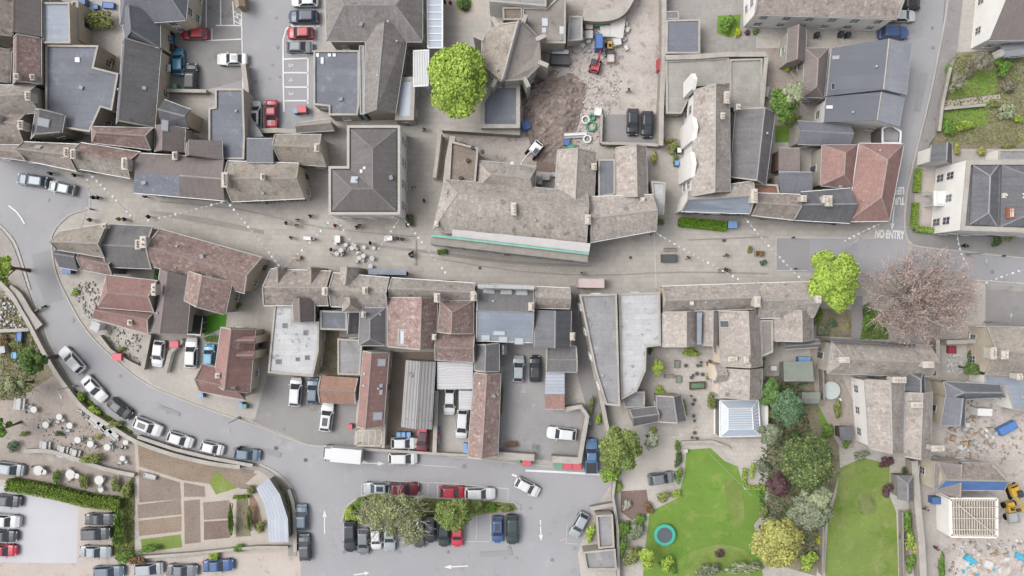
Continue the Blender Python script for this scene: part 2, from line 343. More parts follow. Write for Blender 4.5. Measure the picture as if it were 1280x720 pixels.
def bld(name, label, cat, V, FS, roof, wall, ridge='ridge_stone', ov=.25, win='m', group=None, door=True, shop=False, gut='pale_grey', wside=None, roofs=None):
    V = [Vector(v) for v in V]
    faces = []
    for f in FS:
        a = area([V[i] for i in f]); faces.append(list(f) if a > 0 else list(f)[::-1])
    ed = {}
    for fi, f in enumerate(faces):
        for i in range(len(f)): ed[(f[i], f[(i+1)%len(f)])] = fi
    nxt = {a: b for (a, b) in ed if (b, a) not in ed}
    st = next(iter(nxt)); loop = [st]
    while nxt[loop[-1]] != st: loop.append(nxt[loop[-1]])
    # tiny shrink so that neighbours never share a plane
    d = .015+rnd.random()*.03
    P = inset([tuple(V[i]) for i in loop], d)
    for i, p in zip(loop, P): V[i] = Vector(p)
    c = sum(V, Vector())/len(V)
    root = empty(name, label, cat, (c.x, c.y, 0), 0, group)
    th = .16
    mb = MB()
    for k, f in enumerate(faces):
        mi = roofs[k] if roofs else 0
        mb.face([V[i] for i in f], mi); mb.face([V[i]-Vector((0,0,th)) for i in reversed(f)], mi)
    for i in range(len(loop)):
        a, b = V[loop[i]], V[loop[(i+1)%len(loop)]]; z = Vector((0,0,th))
        mb.face([a-z, b-z, b, a], 0)
    mats = roof if isinstance(roof, (list,tuple)) else [roof]
    mb.build('roof', mats, root)
    # walls
    Wp = inset([tuple(V[i]) for i in loop], ov)
    mb = MB(); n = len(Wp)
    for i in range(n):
        a, b = Wp[i], Wp[(i+1)%n]
        mb.face([(a[0],a[1],0),(b[0],b[1],0),(b[0],b[1],b[2]-.05),(a[0],a[1],a[2]-.05)])
    mb.build('wall', wall, root)
    # ridges, hips
    mb = MB(); any_ = False
    for (a, b), fi in ed.items():
        if (b, a) in ed and a < b:
            fj = ed[(b, a)]
            pa, pb = V[a], V[b]; f1 = faces[fi]
            nrm = (V[f1[1]]-V[f1[0]]).cross(V[f1[2]]-V[f1[1]])
            if nrm.length < 1e-6: continue
            nrm.normalize(); cj = sum((V[i] for i in faces[fj]), Vector())/len(faces[fj])
            dd = (cj-pa).dot(nrm)
            e = (pb-pa); 
            if e.length < .3: continue
            s = e.normalized().cross(Vector((0,0,1))).normalized()
            if dd < -.1:
                up = Vector((0,0,.07)); lo = Vector((0,0,-.07)); any_ = True
                mb = MB(); mb.face([pa-s*.12+lo, pb-s*.12+lo, pb+up, pa+up]); mb.face([pa+up, pb+up, pb+s*.12+lo, pa+s*.12+lo])
                mb.face([pa-s*.12+lo, pa+up, pa+s*.12+lo]); mb.face([pb+s*.12+lo, pb+up, pb-s*.12+lo])
                mb.build('ridge_tiles', ridge, root)
    # gutters along level eaves
    if shop and gut: gut = 'white_plastic'
    mb = MB(); any_ = False
    for i in range(n):
        a, b = V[loop[i]], V[loop[(i+1)%n]]
        if abs(a.z-b.z) < .12 and (b-a).length > 1.5 and gut:
            e = (b-a).normalized(); o = e.cross(Vector((0,0,1))).normalized(); any_ = True
            mid = (a+b)/2+o*.06+Vector((0,0,-.13))
            mb = MB(); mb.box(mid, ((b-a).length-.04, .1, .1), math.atan2(e.y, e.x)); mb.build('gutter', gut, root)
    if mats[0].startswith('stone') or mats[0].startswith('clay') or mats[0] == 'slate_grey':
        for i in range(n):
            p0, p1 = V[loop[i]], V[loop[(i+1)%n]]; e = p1-p0
            if abs(e.z) > .6 and e.length > 1.5:
                s = Vector((-e.y, e.x, 0)).normalized()*.16; mb = MB(); u = Vector((0,0,.13)); k = e*.02
                q = [p0+k-s*.2, p1-k-s*.2, p1-k+s, p0+k+s]; mb.face([x+u for x in q]); mb.face([x-u*.3 for x in reversed(q)])
                for j in range(4): x, y = q[j], q[(j+1)%4]; mb.face([x-u*.3, y-u*.3, y+u, x+u])
                mb.build('verge_coping', 'coping_stone', root)
    r = B(); r.root = root; r.V = V; r.faces = faces; r.fp = Wp; r.top = min(V[i].z for i in loop); r.win = win; r.door = door; r.shop = shop; r.wside = wside; r.roofmat = mats[0]
    BL.append(r); return r

HS = [.76]
def gab(q, e, r, ax, hips=(0,0), off=.5):
    es = e if isinstance(e, (list,tuple)) else (e,)*4
    if es[0] > 6.: r -= es[0]*(1-HS[0]); es = tuple(x*HS[0] for x in es)
    r = max(es)+(r-max(es))*.86
    P = [W(q[i][0], q[i][1], es[i]) for i in range(4)]
    TL, TR, BR, BLc = P
    if ax == 'h': A = TL.lerp(BLc, off); C = TR.lerp(BR, off)
    else: A = TL.lerp(TR, off); C = BLc.lerp(BR, off)
    R0 = A.lerp(C, hips[0]); R1 = C.lerp(A, hips[1]); R0.z = r; R1.z = r
    V = P+[R0, R1]
    if ax == 'h':
        FS = [(0,1,5,4), (4,5,2,3)]
        if hips[0]: FS.append((0,4,3))
        if hips[1]: FS.append((1,2,5))
    else:
        FS = [(0,4,5,3), (4,1,2,5)]
        if hips[0]: FS.append((0,1,4))
        if hips[1]: FS.append((3,5,2))
    return V, FS
RG = {'clay':'ridge_clay','concrete':'ridge_clay','slate':'ridge_slate'}
def G(label, q, e, r, ax, roof, wall='wall_stone', hips=(0,0), off=.5, name='terraced_house', cat='house', sk=(), ch=(), **kw):
    """pitched roof over a quad: corners TL,TR,BR,BL read at eave height"""
    HS[0] = kw.pop('hs', .76)
    V, FS = gab(q, e, r, ax, hips, off)
    rr = roof if isinstance(roof, str) else roof[0]
    rg = kw.pop('ridge', None) or RG.get(rr.split('_')[0], 'ridge_stone')
    b = bld(name, label, cat, V, FS, roof, wall, rg, **kw)
    for s in sk: skylight(b, *s)
    for c in ch: chimney(b, *c)
    return b
def MONO(label, q, hs, roof, wall='wall_stone', name='lean_to', cat='building', sk=(), ch=(), **kw):
    V = [W(q[i][0], q[i][1], hs[i]) for i in range(4)]
    kw.setdefault('win', None)
    b = bld(name, label, cat, V, [(0,1,2),(0,2,3)], roof, wall, **kw)
    for s in sk: skylight(b, *s)
    for c in ch: chimney(b, *c)
    return b
def POLY(label, V, FS, roof, wall='wall_stone', name='house', cat='house', sk=(), ch=(), **kw):
    b = bld(name, label, cat, [W(*v) for v in V], FS, roof, wall, **kw)
    for s in sk: skylight(b, *s)
    for c in ch: chimney(b, *c)
    return b
def FLAT(label, poly, h, roof, wall='wall_stone', par=.35, pw=.2, cope='coping_stone', name='flat_roofed_building', cat='building', sk=(), win='m', door=True, ch=(), group=None, shop=False):
    if h > 6.: h *= .88 if h > 9.1 else .8
    P = ccw([tuple(W(x, y, h)) for x, y in poly]); d = .01+rnd.random()*.03
    P = inset(P, d); n = len(P); c = (sum(p[0] for p in P)/n, sum(p[1] for p in P)/n, 0)
    root = empty(name, label, cat, c, 0, group)
    I = inset(P, pw); mb = MB()
    for i in range(n):
        a, b = P[i], P[(i+1)%n]; u, v = I[i], I[(i+1)%n]
        mb.face([(a[0],a[1],0),(b[0],b[1],0),(b[0],b[1],h-.02),(a[0],a[1],h-.02)])
        mb.face([(u[0],u[1],h-.02),(v[0],v[1],h-.02),(v[0],v[1],h-par-.05),(u[0],u[1],h-par-.05)])
    mb.build('wall', wall, root)
    mb = MB(); z = h-par; J = inset(P, pw-.03)
    mb.face([(p[0],p[1],z) for p in J]); mb.face([(p[0],p[1],z-.2) for p in reversed(J)])
    mb.build('roof', roof, root)
    O = inset(P, -.05); I2 = inset(P, pw+.03); mb = MB(); z0, z1 = h-.02, h+.06
    for i in range(n):
        j = (i+1)%n; a, b, u, v = O[i], O[j], I2[i], I2[j]
        mb.face([(a[0],a[1],z1),(b[0],b[1],z1),(v[0],v[1],z1),(u[0],u[1],z1)])
        mb.face([(a[0],a[1],z0),(b[0],b[1],z0),(b[0],b[1],z1),(a[0],a[1],z1)])
        mb.face([(u[0],u[1],z1),(v[0],v[1],z1),(v[0],v[1],z0),(u[0],u[1],z0)])
        mb.face([(u[0],u[1],z0),(v[0],v[1],z0),(b[0],b[1],z0),(a[0],a[1],z0)])
    mb.build('coping', cope, root)
    r = B(); r.root = root; r.V = [Vector((p[0],p[1],h-par)) for p in P]; r.faces = [list(range(n))]; r.fp = P; r.top = h; r.win = win; r.door = door; r.shop = shop; r.wside = None; r.roofmat = roof
    BL.append(r)
    for s in sk: skylight(r, *s)
    for c in ch: chimney(r, *c)
    return r
def roof_hit(b, px, py):
    d = Vector(((px-640)/F, (360-py)/F, -1.)); o = Vector((0,0,H)); best = None
    for f in b.faces:
        p0 = b.V[f[0]]; n = Vector()
        for i in range(len(f)): n += b.V[f[i]].cross(b.V[f[(i+1)%len(f)]])
        if n.length < 1e-6: continue
        n.normalize()
        if n.z < 0: n = -n
        t = (p0-o).dot(n)/d.dot(n); p = o+d*t
        if inside(p, [b.V[i] for i in f]) and (best is None or p.z > best[0].z): best = (p, n)
    if best is None:
        z = max(v.z for v in b.V); return W(px, py, z), Vector((0,0,1))
    return best
def skylight(b, px, py, w=.9, l=1.2, m=None):
    p, n = roof_hit(b, px, py)
    if n.z > .995: u = Vector((1,0,0)); n = Vector((0,0,1))
    else: u = Vector((0,0,1)).cross(n).normalized()
    v = n.cross(u)
    mat = Matrix((u, v, n)).transposed().to_euler()
    inst('roof_window', SKY, b.root, p-parent_loc(b.root)+n*.02, mat, (None, m), (w, l, 1))
def chimney(b, px, py, w=.75, l=1.5, hh=1.5, pots=3, rz=0., mat='chimney_stone', pm=None):
    w *= .72; l *= .74; hh *= .68
    p, n = roof_hit(b, px, py); loc = p-parent_loc(b.root); rz = R(rz)
    mb = MB(); z1 = loc.z+hh
    for (a, z0, zt, g) in (('s', loc.z-.9, z1-.22, 0.), ('c', z1-.22, z1, .1)):
        mb.box((0,0,(z0+zt)/2), (w+g*2, l+g*2, zt-z0))
    mb.box((0,0,z1+.03), (w+.02, l+.02, .06))
    me = mb.mesh('chimney'); me.materials.append(M(mat))
    o = inst('chimney', me, b.root, (loc.x, loc.y, 0), (0,0,rz))
    for i in range(pots):
        t = (i-(pots-1)/2)*(l*.8/max(1, pots-.2)) if pots > 1 else 0
        inst('chimney_pot', POT, o, (0, t, z1+.04), (0,0,0), (pm,) if pm else (rnd.choice([None, None, 'pot_cream']),))

_b = MB(); _b.lathe((0,0,0), [(.11,0),(.11,.34),(.17,.37),(.17,.43),(.05,.5)], 8); FLUE = _b.mesh('flue'); FLUE.materials.append(M('pale_grey'))
_b = MB(); _b.box((0,0,.16),(.55,.42,.32), taper=.9); _b.box((0,0,.34),(.62,.5,.05)); VENT = _b.mesh('vent_box'); VENT.materials.append(M('mid_grey'))
_b = MB(); _b.tube([(0,0,0),(0,0,1.3)], .025, 5); _b.tube([(-.5,0,1.25),(.5,0,1.25)], .02, 4)
for i in range(5): _b.tube([(-.45+i*.22,-.28,1.25),(-.45+i*.22,.28,1.25)], .015, 4)
AER = _b.mesh('tv_aerial'); AER.materials.append(M('galv_steel'))
def clutter():
    for b in BL:
        A = abs(area([tuple(v) for v in b.fp]))
        if A < 35 or 'glass' in b.roofmat: continue
        for _ in range(min(5, 1+int(A/70))):
            f = rnd.choice(b.faces); i = rnd.randrange(len(f)); p = b.V[f[i]]; c = sum((b.V[k] for k in f), Vector())/len(f); q = b.V[f[(i+1)%len(f)]]
            t = p.lerp(q, rnd.uniform(.3,.7)).lerp(c, rnd.uniform(.35,.9)); me, nm = rnd.choice(((FLUE,'flue'),(FLUE,'flue'),(VENT,'vent_box'),(AER,'tv_aerial')))
            px, py = 640+t.x*F/(H-t.z), 360-t.y*F/(H-t.z); hp, n = roof_hit(b, px, py)
            inst(nm, me, b.root, hp-parent_loc(b.root)-Vector((0,0,.06)), (0,0,rnd.random()*3))
def windows():
    for b in BL:
        if not b.win and not b.door: continue
        P = b.fp; n = len(P); bl = parent_loc(b.root); doored = False; best = []
        base = b.root
        for i in range(n):
            a, c = Vector(P[i][:2]), Vector(P[(i+1)%n][:2]); e = c-a; ln = e.length
            if ln < 2.2: continue
            e.normalize(); o = Vector((e.y, -e.x)); ang = math.atan2(o.y, o.x)-math.pi/2
            ztop = min(P[i][2] if len(P[i]) > 2 else b.top, P[(i+1)%n][2] if len(P[i]) > 2 else b.top, b.top+.01)
            nf = max(1, int((ztop-.1)/2.75)); nw = max(1, int(ln/3.))
            for fl in range(nf):
                zc = (1.55 if fl == 0 else fl*2.75+1.5)
                for k in range(nw):
                    q = a+e*((k+.5)*ln/nw); tst = q+o*.45
                    if any(x is not b and x.top > zc-1.4 and inside(tst, x.fp) for x in BL): continue
                    if fl == 0 and not doored and b.door and k == nw//2:
                        doored = True
                        inst('door', DOOR, b.root, (q.x-bl.x, q.y-bl.y, 1.09), (0,0,ang)); continue
                    if fl == 0 and b.shop and ln/nw > 2.9:
                        inst('shop_window', SHOP, b.root, (q.x-bl.x, q.y-bl.y, 1.4), (0,0,ang)); continue
                    if b.win and zc+.7 < ztop+.1: inst('window', WIN[b.win], b.root, (q.x-bl.x, q.y-bl.y, zc), (0,0,ang))
                    elif b.win and b.win != 'l' and zc+.6 < ztop: inst('window', WIN['s'], b.root, (q.x-bl.x, q.y-bl.y, zc), (0,0,ang))
# =================================================================== BUILDINGS
SG, SP, SB, SM = 'stone_tile_grey', 'stone_tile_pale', 'stone_tile_brown', 'stone_tile_mossy'
CR, CO, CM, CB = 'clay_tile_red', 'clay_tile_orange', 'clay_tile_mottled', 'concrete_tile_brown'
# ---- north west block
G('stone roofed cottage cut by the top left corner', [(-40,-20),(18,-20),(17,46),(-40,50)], 5.2, 8, 'v', SB)
G('brown tiled house beside the pale lead roof at top left', [(20,-20),(51,-20),(51,46),(18,46)], 6, 8.6, 'v', CB, off=.3)
G('long dull red tiled roof left of the big blue grey flat roof', [(17,47),(51,47),(51,106),(16,106)], 6, 8.2, 'v', CM, off=.42, ch=[(24,97,.6,.9,1,2),(44,98,.6,.9,1,2)])
FLAT('square building with pale blue lead roof and stone coping at top left', [(52,3),(87,3),(88,54),(53,54)], 5.5, 'lead_blue', 'wall_cream', par=.2)
FLAT('low stone annex right of the square lead roof', [(89,1),(98,1),(99,50),(90,53)], 3.5, 'courtyard_roof_grey', 'wall_cream', name='annex', par=.2)
FLAT('large blue grey felt roofed hall with a notched corner', [(57,56),(123,57),(117,84),(148,92),(140,138),(126,134),(112,165),(80,160),(80,150),(57,138)], 5, 'felt_blue', 'wall_stone', par=.25, sk=[(97,75,.7,.7)], name='hall')
G('blue slate hipped hall crossing the top edge', [(150,-60),(240,-60),(232,25),(150,31)], 8, 12, 'h', 'slate_blue', 'wall_cream', hips=(.3,.3), name='hall', cat='building')
G('blue slate wing running down from the hipped hall', [(150,14),(200,18),(200,60),(156,50)], 7, 11, 'v', 'slate_blue', 'wall_cream', off=.5, hips=(0,.2), name='hall_wing', cat='building')
G('long slate roofed barn with a cream right wall', [(153,53),(201,60),(193,160),(145,156)], 4.7, 8.4, 'v', 'slate_grey', 'wall_cream', off=.34, name='barn', cat='barn', sk=[(180,110,.5,.5)])
G('stone tiled cottage at the left edge above the street row', [(-20,106),(46,106),(50,140),(-20,148)], 5.8, 8.8, 'h', SG, ch=[(40,122)])
G('small slate roof with one pale skylight by the blue grey hall', [(44,136),(81,143),(77,166),(38,175)], 6, 8, 'v', 'slate_grey', off=.4, sk=[(54,153,1.2,1.5)])
G('mottled row house at the far left of the market street', [(-30,126),(38,137),(31,180),(-30,180)], 6.5, 9.4, 'h', SB, ch=[(2,150),(31,158)])
G('low stone front house touching the left edge of the street', [(-40,180),(27,181),(33,201),(-40,192)], 6, 7.2, 'h', SB)
G('red tiled back house between the barn and the street row', [(114,158),(192,160),(189,187),(115,178)], 6, 8.5, 'h', CM, hips=(.2,0))
G('mottled stone tiled street house facing the zebra paving', [(29,177),(98,180),(96,214),(34,201)], 7.2, 9.8, 'h', SB, shop=True, ch=[(88,192,.8,1.6)], sk=[(48,184,.9,.9)])
G('street house with red rear slope and grey front slope', [(100,178),(176,190),(163,223),(97,211)], 7.2, 10, 'h', [CM, SG], roofs=[0,1], shop=True, ch=[(160,206,.9,2.,1.6,4),(96,194,.8,1.6)])
G('small dark slate gable by the car park bins', [(205,124),(239,137),(236,160),(201,155)], 5, 7, 'h', 'slate_dark', 'wall_cream')
G('brown tiled house behind the street row with one pale skylight', [(194,156),(231,160),(230,191),(193,190)], 5.6, 7.8, 'v', CB, off=.45, sk=[(206,157,1.6,.9)])
G('grey brown gable house right of the brown tiled house', [(233,178),(277,176),(278,200),(232,196)], 6, 8.4, 'v', CB, off=.25)
POLY('broad brown street house with a bluish patch on its front slope', [(167,191,5.7),(280,197,5.7),(281,251,5.7),(166,241,5.7),(168,215.5,8.2),(278,223.5,8.2),(224,246,5.7),(224,219.5,8.2)],
     [(0,1,5,7,4),(4,7,6,3),(7,5,2,6)], [CB, 'slate_pale_lichen'], roofs=[0,1,0], shop=True, ch=[(222,196,.7,1.3)], name='terraced_house')
G('stone tiled street house with lichen patches and a cream end wall', [(284,201),(374,204),(381,248),(289,252)], 7, 10.2, 'h', SM, 'wall_cream', shop=True, ch=[(284,226,.9,2.6,1.6,5),(331,222,.6,1.)])
G('rear stone tiled house behind the lichen patched one', [(343,168),(402,168),(408,208),(350,203)], 6.2, 9.2, 'h', SM, ch=[(398,186,.7,1.3)])
FLAT('narrow blue grey flat roofed block with stepped corner', [(269,111),(304,111),(306,171),(305,199),(261,199),(261,135),(269,134)], 5, 'felt_blue', 'wall_stone', par=.2)
MONO('small blue slate lean to in front of the stepped flat block', [(308,173),(341,173),(342,203),(308,203)], (5,5,6,6), 'slate_blue')
# ---- town hall group
G('town hall hipped stone tiled roof at the top of the picture', [(405,-42),(528,-42),(528,52),(408,51)], 7.2, 10.8, 'h', 'slate_town', hips=(.24,.24), name='town_hall', cat='building', off=.62, sk=[(485,27,.4,.5)])
G('town hall long south wing beside the flat blue roof', [(457,34),(511,34),(494,142),(455,143)], 7, 10, 'v', 'slate_town', name='town_hall_wing', cat='building', off=.5, hips=(0,.0), sk=[(472,94,.3,.3)])
FLAT('blue grey flat felt roof in the elbow of the town hall', [(392,63),(449,63),(449,131),(447,144),(411,144),(411,133),(392,131)], 4, 'felt_blue', 'wall_stone', par=.2, sk=[(397,69,.5,.6),(412,69,.5,.5),(418,69,.5,.5),(403,76,.45,1.)], name='flat_roofed_hall')
FLAT('thin blue walled service corridor beside the flat felt roof', [(449,57),(455,57),(455,143),(450,143)], 4.6, 'lead_blue', 'render_teal', name='corridor', win=None, door=False, par=.1, pw=.12)
G('dark slate side roof of the town hall near the glass canopy', [(480,94),(496,96),(494,140),(480,138)], 6.4, 7.4, 'v', 'slate_dark', name='side_block', cat='building', gut=None)
FLAT('grey stone rimmed entrance block beside the glass canopies', [(493,97),(519,96),(517,150),(494,150)], 4, 'roof_glass', 'wall_stone', name='entrance_block', par=.12, pw=.5)
def canopy(label, q, h, along):
    """glazed canopy: frame, glass panes, posts"""
    P = [W(x, y, h) for x, y in q]; c = sum(P, Vector())/4
    r = empty('glass_canopy', label, 'canopy', (c.x, c.y, 0))
    mb = MB(); mb.prism([tuple(p) for p in P], h-.06, h)
    mb.build('glass_roof', 'roof_glass', r)
    mb = MB(); n = 9
    for i in range(n+1):
        t = i/n
        a, b = (P[0].lerp(P[3], t), P[1].lerp(P[2], t)) if along == 'v' else (P[0].lerp(P[1], t), P[3].lerp(P[2], t))
        m = (a+b)/2; mb.box((m.x, m.y, h+.05), ((b-a).length+.1, .16, .1), math.atan2((b-a).y, (b-a).x))
    for a, b in ((P[0],P[3]),(P[1],P[2])) if along == 'v' else ((P[0],P[1]),(P[3],P[2])):
        m = (a+b)/2; mb.box((m.x, m.y, h+.04), ((b-a).length, .22, .18), math.atan2((b-a).y, (b-a).x))
    mb.build('frame', 'white_plastic', r)
    for p in P:
        q2 = p.lerp(c, .06); mb = MB(); mb.cyl((q2.x, q2.y, 0), .07, h-.1, 8); mb.build('post', 'white_plastic', r)
canopy('long white framed glass canopy beside the town hall', [(534,-20),(553,-20),(553,60),(535,60)], 4, 'v')
canopy('short white framed glass canopy left of the lime tree', [(517,64),(536,63),(535,107),(517,108)], 4, 'h')
# clock hall in the square
FLAT('grand square hall with wide stone parapet in the market place', [(434,157),(500,157),(500,268),(411,268),(411,208),(434,208)], 9, 'lead_dark', 'wall_white', par=.5, pw=.28, cope='kerb', name='market_hall', win='l')
POLY('inner hipped slate roof of the parapeted market hall', [(438,161,7.05),(496,161,7.05),(496,264,7.05),(415,264,7.05),(415,212,7.05),(438,212,7.05),(466,186,9.),(466,236,9.),(440,236,9.)],
     [(0,1,6),(1,2,7,6),(2,3,8,7),(3,4,8),(4,5,7,8),(0,6,7,5)], 'slate_hall', 'wall_cream', name='hipped_roof', cat='roof', win=None, door=False, gut=None, ov=.1, ridge='ridge_hall', sk=[(443,225,1.,1.2),(452,214,.5,.5),(456,210,.4,.5)])
# octagon
POLY('octagonal library with buttressed corners and a skewed ridge', [(620,30,7),(646,27,8.6),(655,27,7),(674,48,7),(676,80,7),(657,100,7),(628,102,8.4),(619,100,7),(602,82,7),(602,48,7)],
     [(0,1,6,7,8,9),(1,2,3,4,5,6)], [SM, 'felt_brown'], 'wall_stone', name='octagonal_hall', cat='hall', roofs=[0,1], win='l', gut='coping_stone')
OCT = BL[-1]
mb = MB()
for (x, y) in ((619,28),(655,25),(676,47),(679,80),(658,103),(618,103),(599,83),(599,47)):
    p = W(x, y, 7); a = math.atan2(p.y-W(639,64,7).y, p.x-W(639,64,7).x); mb.box((p.x, p.y, 3.6), (1.5, .6, 7.2), a)
mb.build('buttress', 'coping_stone', OCT.root)
G('glazed skew lantern ridge over the octagonal library', [(646,26),(651,27),(631,101),(626,100)], 8.75, 9.3, 'v', 'lead_pale', 'lead_dark', hs=1., name='roof_lantern', cat='roof lantern', win=None, door=False, gut=None, ov=.05)
FLAT('blue grey flat roof below the octagonal library', [(615,105),(650,105),(650,160),(601,160),(601,127)], 4.4, 'felt_blue', 'wall_stone', pw=.5, par=.25)
FLAT('thin mossy flat roof above the octagonal library', [(628,9),(653,9),(653,25),(629,25)], 5, 'felt_moss', 'wall_stone', par=.2)
FLAT('brown felt roof with three square roof lights near the builders yard', [(653,9),(683,10),(707,-14),(707,54),(678,54),(653,26)], 5, 'felt_brown', 'wall_stone', par=.2, sk=[(681,28),(703,38),(703,47,.7,.8,'felt_brown'),(680,38,.7,.8,'skylight_glass')])
FLAT('pale walled block cut by the top edge left of the yard', [(611,-30),(683,-30),(683,8),(611,2)], 6, 'felt_grey', 'wall_white', par=.2)
FLAT('small grey store against the builders yard wall', [(711,20),(728,20),(728,50),(709,52)], 3, 'felt_grey', 'wall_stone', name='store', cat='store', win=None, par=.1)
# ---- hall under repair (scaffolded)
G('big stone tiled hall behind the green netted scaffold', [(556,224),(735,240),(733,311),(541,288)], 8, 11, 'h', SG, 'wall_cream', hips=(.12,0), off=.28, name='hall', cat='hall', ch=[(642,262,.8,2.2,1.4,3),(546,280,.6,.8,.8,1)])
G('hipped rear range north of the scaffolded hall', [(597,200),(671,208),(668,246),(594,238)], 6.8, 9.4, 'h', SG, hips=(.25,.1), name='rear_range', cat='building', sk=[(640,204,.5,.5)])
G('stone tiled north wing beside the blue pipes in the yard', [(697,187),(745,190),(742,264),(693,256)], 7.2, 9.8, 'v', SP, name='north_wing', cat='building', ch=[(704,249,.7,.7,.9,1),(742,209,.8,1.1,1,2)])
FLAT('dark flat terrace roof with four black vents west of the rear range', [(563,176),(598,185),(594,234),(560,231)], 6, 'felt_moss', 'wall_stone', name='terrace_roof', win=None)
G('stone tiled street range east of the scaffolded hall', [(735,246),(816,243),(821,288),(738,303)], 7.6, 10.2, 'h', SP, shop=True, ch=[(734,275,.9,1.6),(803,250,.6,.6,.7,1)])
G('narrow stone tiled wing behind the street range', [(770,184),(808,183),(810,250),(770,246)], 6.6, 9, 'v', SP, off=.6)
FLAT('dark blue flat roof wedged between two stone tiled wings', [(748,199),(769,199),(769,243),(748,247)], 5, 'slate_blue', 'wall_stone', par=.1)
FLAT('pale metal topped block by the alley right of the street range', [(814,226),(832,228),(830,268),(819,270)], 4.6, 'lead_pale', 'wall_stone', par=.2)
# ---- east block
G('tall stone tiled range with a gabled white west front', [(868,112),(912,106),(913,240),(865,246)], 9, 11.6, 'v', SP, 'wall_white', name='georgian_range', cat='building', win='l', hs=.88, ch=[(906,124,.8,2.,1.6,4),(902,146,.6,1.,1.,2)])
def gable_front(label, x0, y0, x1, y1, h, hg):
    pass
G('lead and stone roofed street front at the alley corner', [(860,238),(942,226),(938,267),(851,264)], 8.4, 10.6, 'h', [SP, 'lead_blue'], 'wall_white', roofs=[0,1], shop=True, ch=[(940,246,1.,2.4,1.6,4)])
G('slate roofed rear wing with red patch east of the tall range', [(920,136),(969,140),(957,233),(913,222)], 7, 9.6, 'v', 'slate_grey', off=.62, ch=[(921,135,.6,.8,1.2,1)])
FLAT('long low flat roof inside the walled yard beside the tall range', [(832,76),(911,72),(912,104),(868,108),(852,142),(833,142)], 3, 'courtyard_roof_grey', 'rubble_wall', name='low_extension', par=.15)
FLAT('grey green flat roof filling the east half of the walled yard', [(912,74),(953,73),(952,136),(912,134)], 3.2, 'courtyard_roof_grey', 'rubble_wall', name='low_extension', par=.2)
G('stone tiled shop right of the lead roofed corner front', [(944,241),(1001,243),(993,275),(939,269)], 7.2, 9.4, 'h', SB, shop=True, ch=[(1002,249,.9,1.,1.3,2)])
G('dark slate street house left of the big red roof', [(1001,240),(1064,235),(1063,279),(993,275)], 7, 9.6, 'h', 'slate_dark', shop=True, ch=[(1033,252,1.,1.8,1.5,4),(1028,250,.8,1.2)])
MONO('blue slate lean to above the brown shop roofs', [(973,215),(1016,215),(1016,243),(975,243)], (6,6,4.6,4.6), 'slate_blue')
MONO('small brown tiled store between slate wing and red roofs', [(973,185),(1000,185),(1000,214),(973,214)], (3.6,3.6,4.4,4.4), CB, 'wall_brick', name='store', door=True)
FLAT('terracotta paved roof terrace above the shop fronts', [(941,229),(972,231),(975,246),(942,244)], 5, 'patio_red', 'wall_brick', name='roof_terrace', win=None, par=.3)
G('smaller hipped red tiled house beside the big red one', [(1028,181),(1072,181),(1068,236),(1026,232)], 6.4, 9, 'v', CR, hips=(.25,.25), sk=[(1050,233,.5,.5)])
G('big hipped red tiled corner building by the NO ENTRY marking', [(1074,179),(1130,180),(1112,276),(1060,277)], 7, 10.4, 'v', CR, 'wall_white', hips=(.25,.28), name='corner_building', cat='building', shop=True)
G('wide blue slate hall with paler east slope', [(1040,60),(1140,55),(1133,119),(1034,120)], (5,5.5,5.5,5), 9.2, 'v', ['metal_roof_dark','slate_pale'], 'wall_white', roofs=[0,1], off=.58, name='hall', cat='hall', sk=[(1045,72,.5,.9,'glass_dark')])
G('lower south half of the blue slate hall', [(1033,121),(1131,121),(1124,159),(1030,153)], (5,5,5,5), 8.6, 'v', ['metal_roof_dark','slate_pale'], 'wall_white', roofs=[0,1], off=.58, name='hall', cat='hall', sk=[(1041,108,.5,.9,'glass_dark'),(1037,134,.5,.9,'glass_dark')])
G('low pale slate roof south of the blue slate hall', [(997,151),(1064,156),(1063,182),(997,180)], 4.4, 5.8, 'h', 'slate_blue', off=.5, name='outbuilding', cat='building')
b_ = FLAT('small dark flat roofed block with white rim by the east road', [(1102,160),(1113,155),(1127,164),(1126,180),(1102,180)], 3.6, 'felt_grey', 'wall_dark', name='store', cat='store', win=None, cope='white_plastic')
G('long white walled terrace cut by the top edge', [(943,-62),(1136,-62),(1122,24),(943,18)], 6.6, 9.6, 'h', SB, 'wall_white', hs=.95, name='terrace', cat='terrace', ch=[])
G('narrow brown tiled link roof below the white terrace', [(986,34),(1008,36),(1007,78),(983,79)], 4.2, 6.2, 'v', CB, off=.35)
G('brown tiled bungalow left of the blue slate hall', [(1006,60),(1036,60),(1030,122),(1004,121)], 4.2, 6.4, 'v', CB, off=.4, hips=(.3,.15))
FLAT('square grey felt garage by the yard wall', [(833,25),(875,24),(875,67),(832,67)], 3, 'felt_blue', 'wall_stone', par=.1, name='garage', cat='garage', win=None)
FLAT('tiny grey felt shed above the square garage', [(833,14),(848,14),(849,24),(833,24)], 2.4, 'felt_blue', 'wall_stone', par=.06, pw=.12, name='shed', cat='shed', win=None)
G('house with lilac brown roof and a cream gable at top right', [(1245,-34),(1340,-34),(1340,49),(1237,50)], 5.4, 9.2, 'h', CB, 'wall_white', name='house', ov=.35)
G('white porch wing below the cream gabled house', [(1250,58),(1282,52),(1300,66),(1256,70)], 2.8, 3.6, 'h', 'slate_pale', 'wall_white', name='porch', cat='porch')
FLAT('grand white fronted house with dark lead roof right of the hedges', [(1208,200),(1320,200),(1320,292),(1200,288)], 9.2, 'lead_dark', 'wall_white', par=.5, pw=.6, name='georgian_house', cat='house', win='l', ch=[(1253,245,.7,.7,.8,1),(1258,267,1.3,1.9,1.4,5,0,'brick_red'),(1272,246,.8,1.4,1.1,2)])
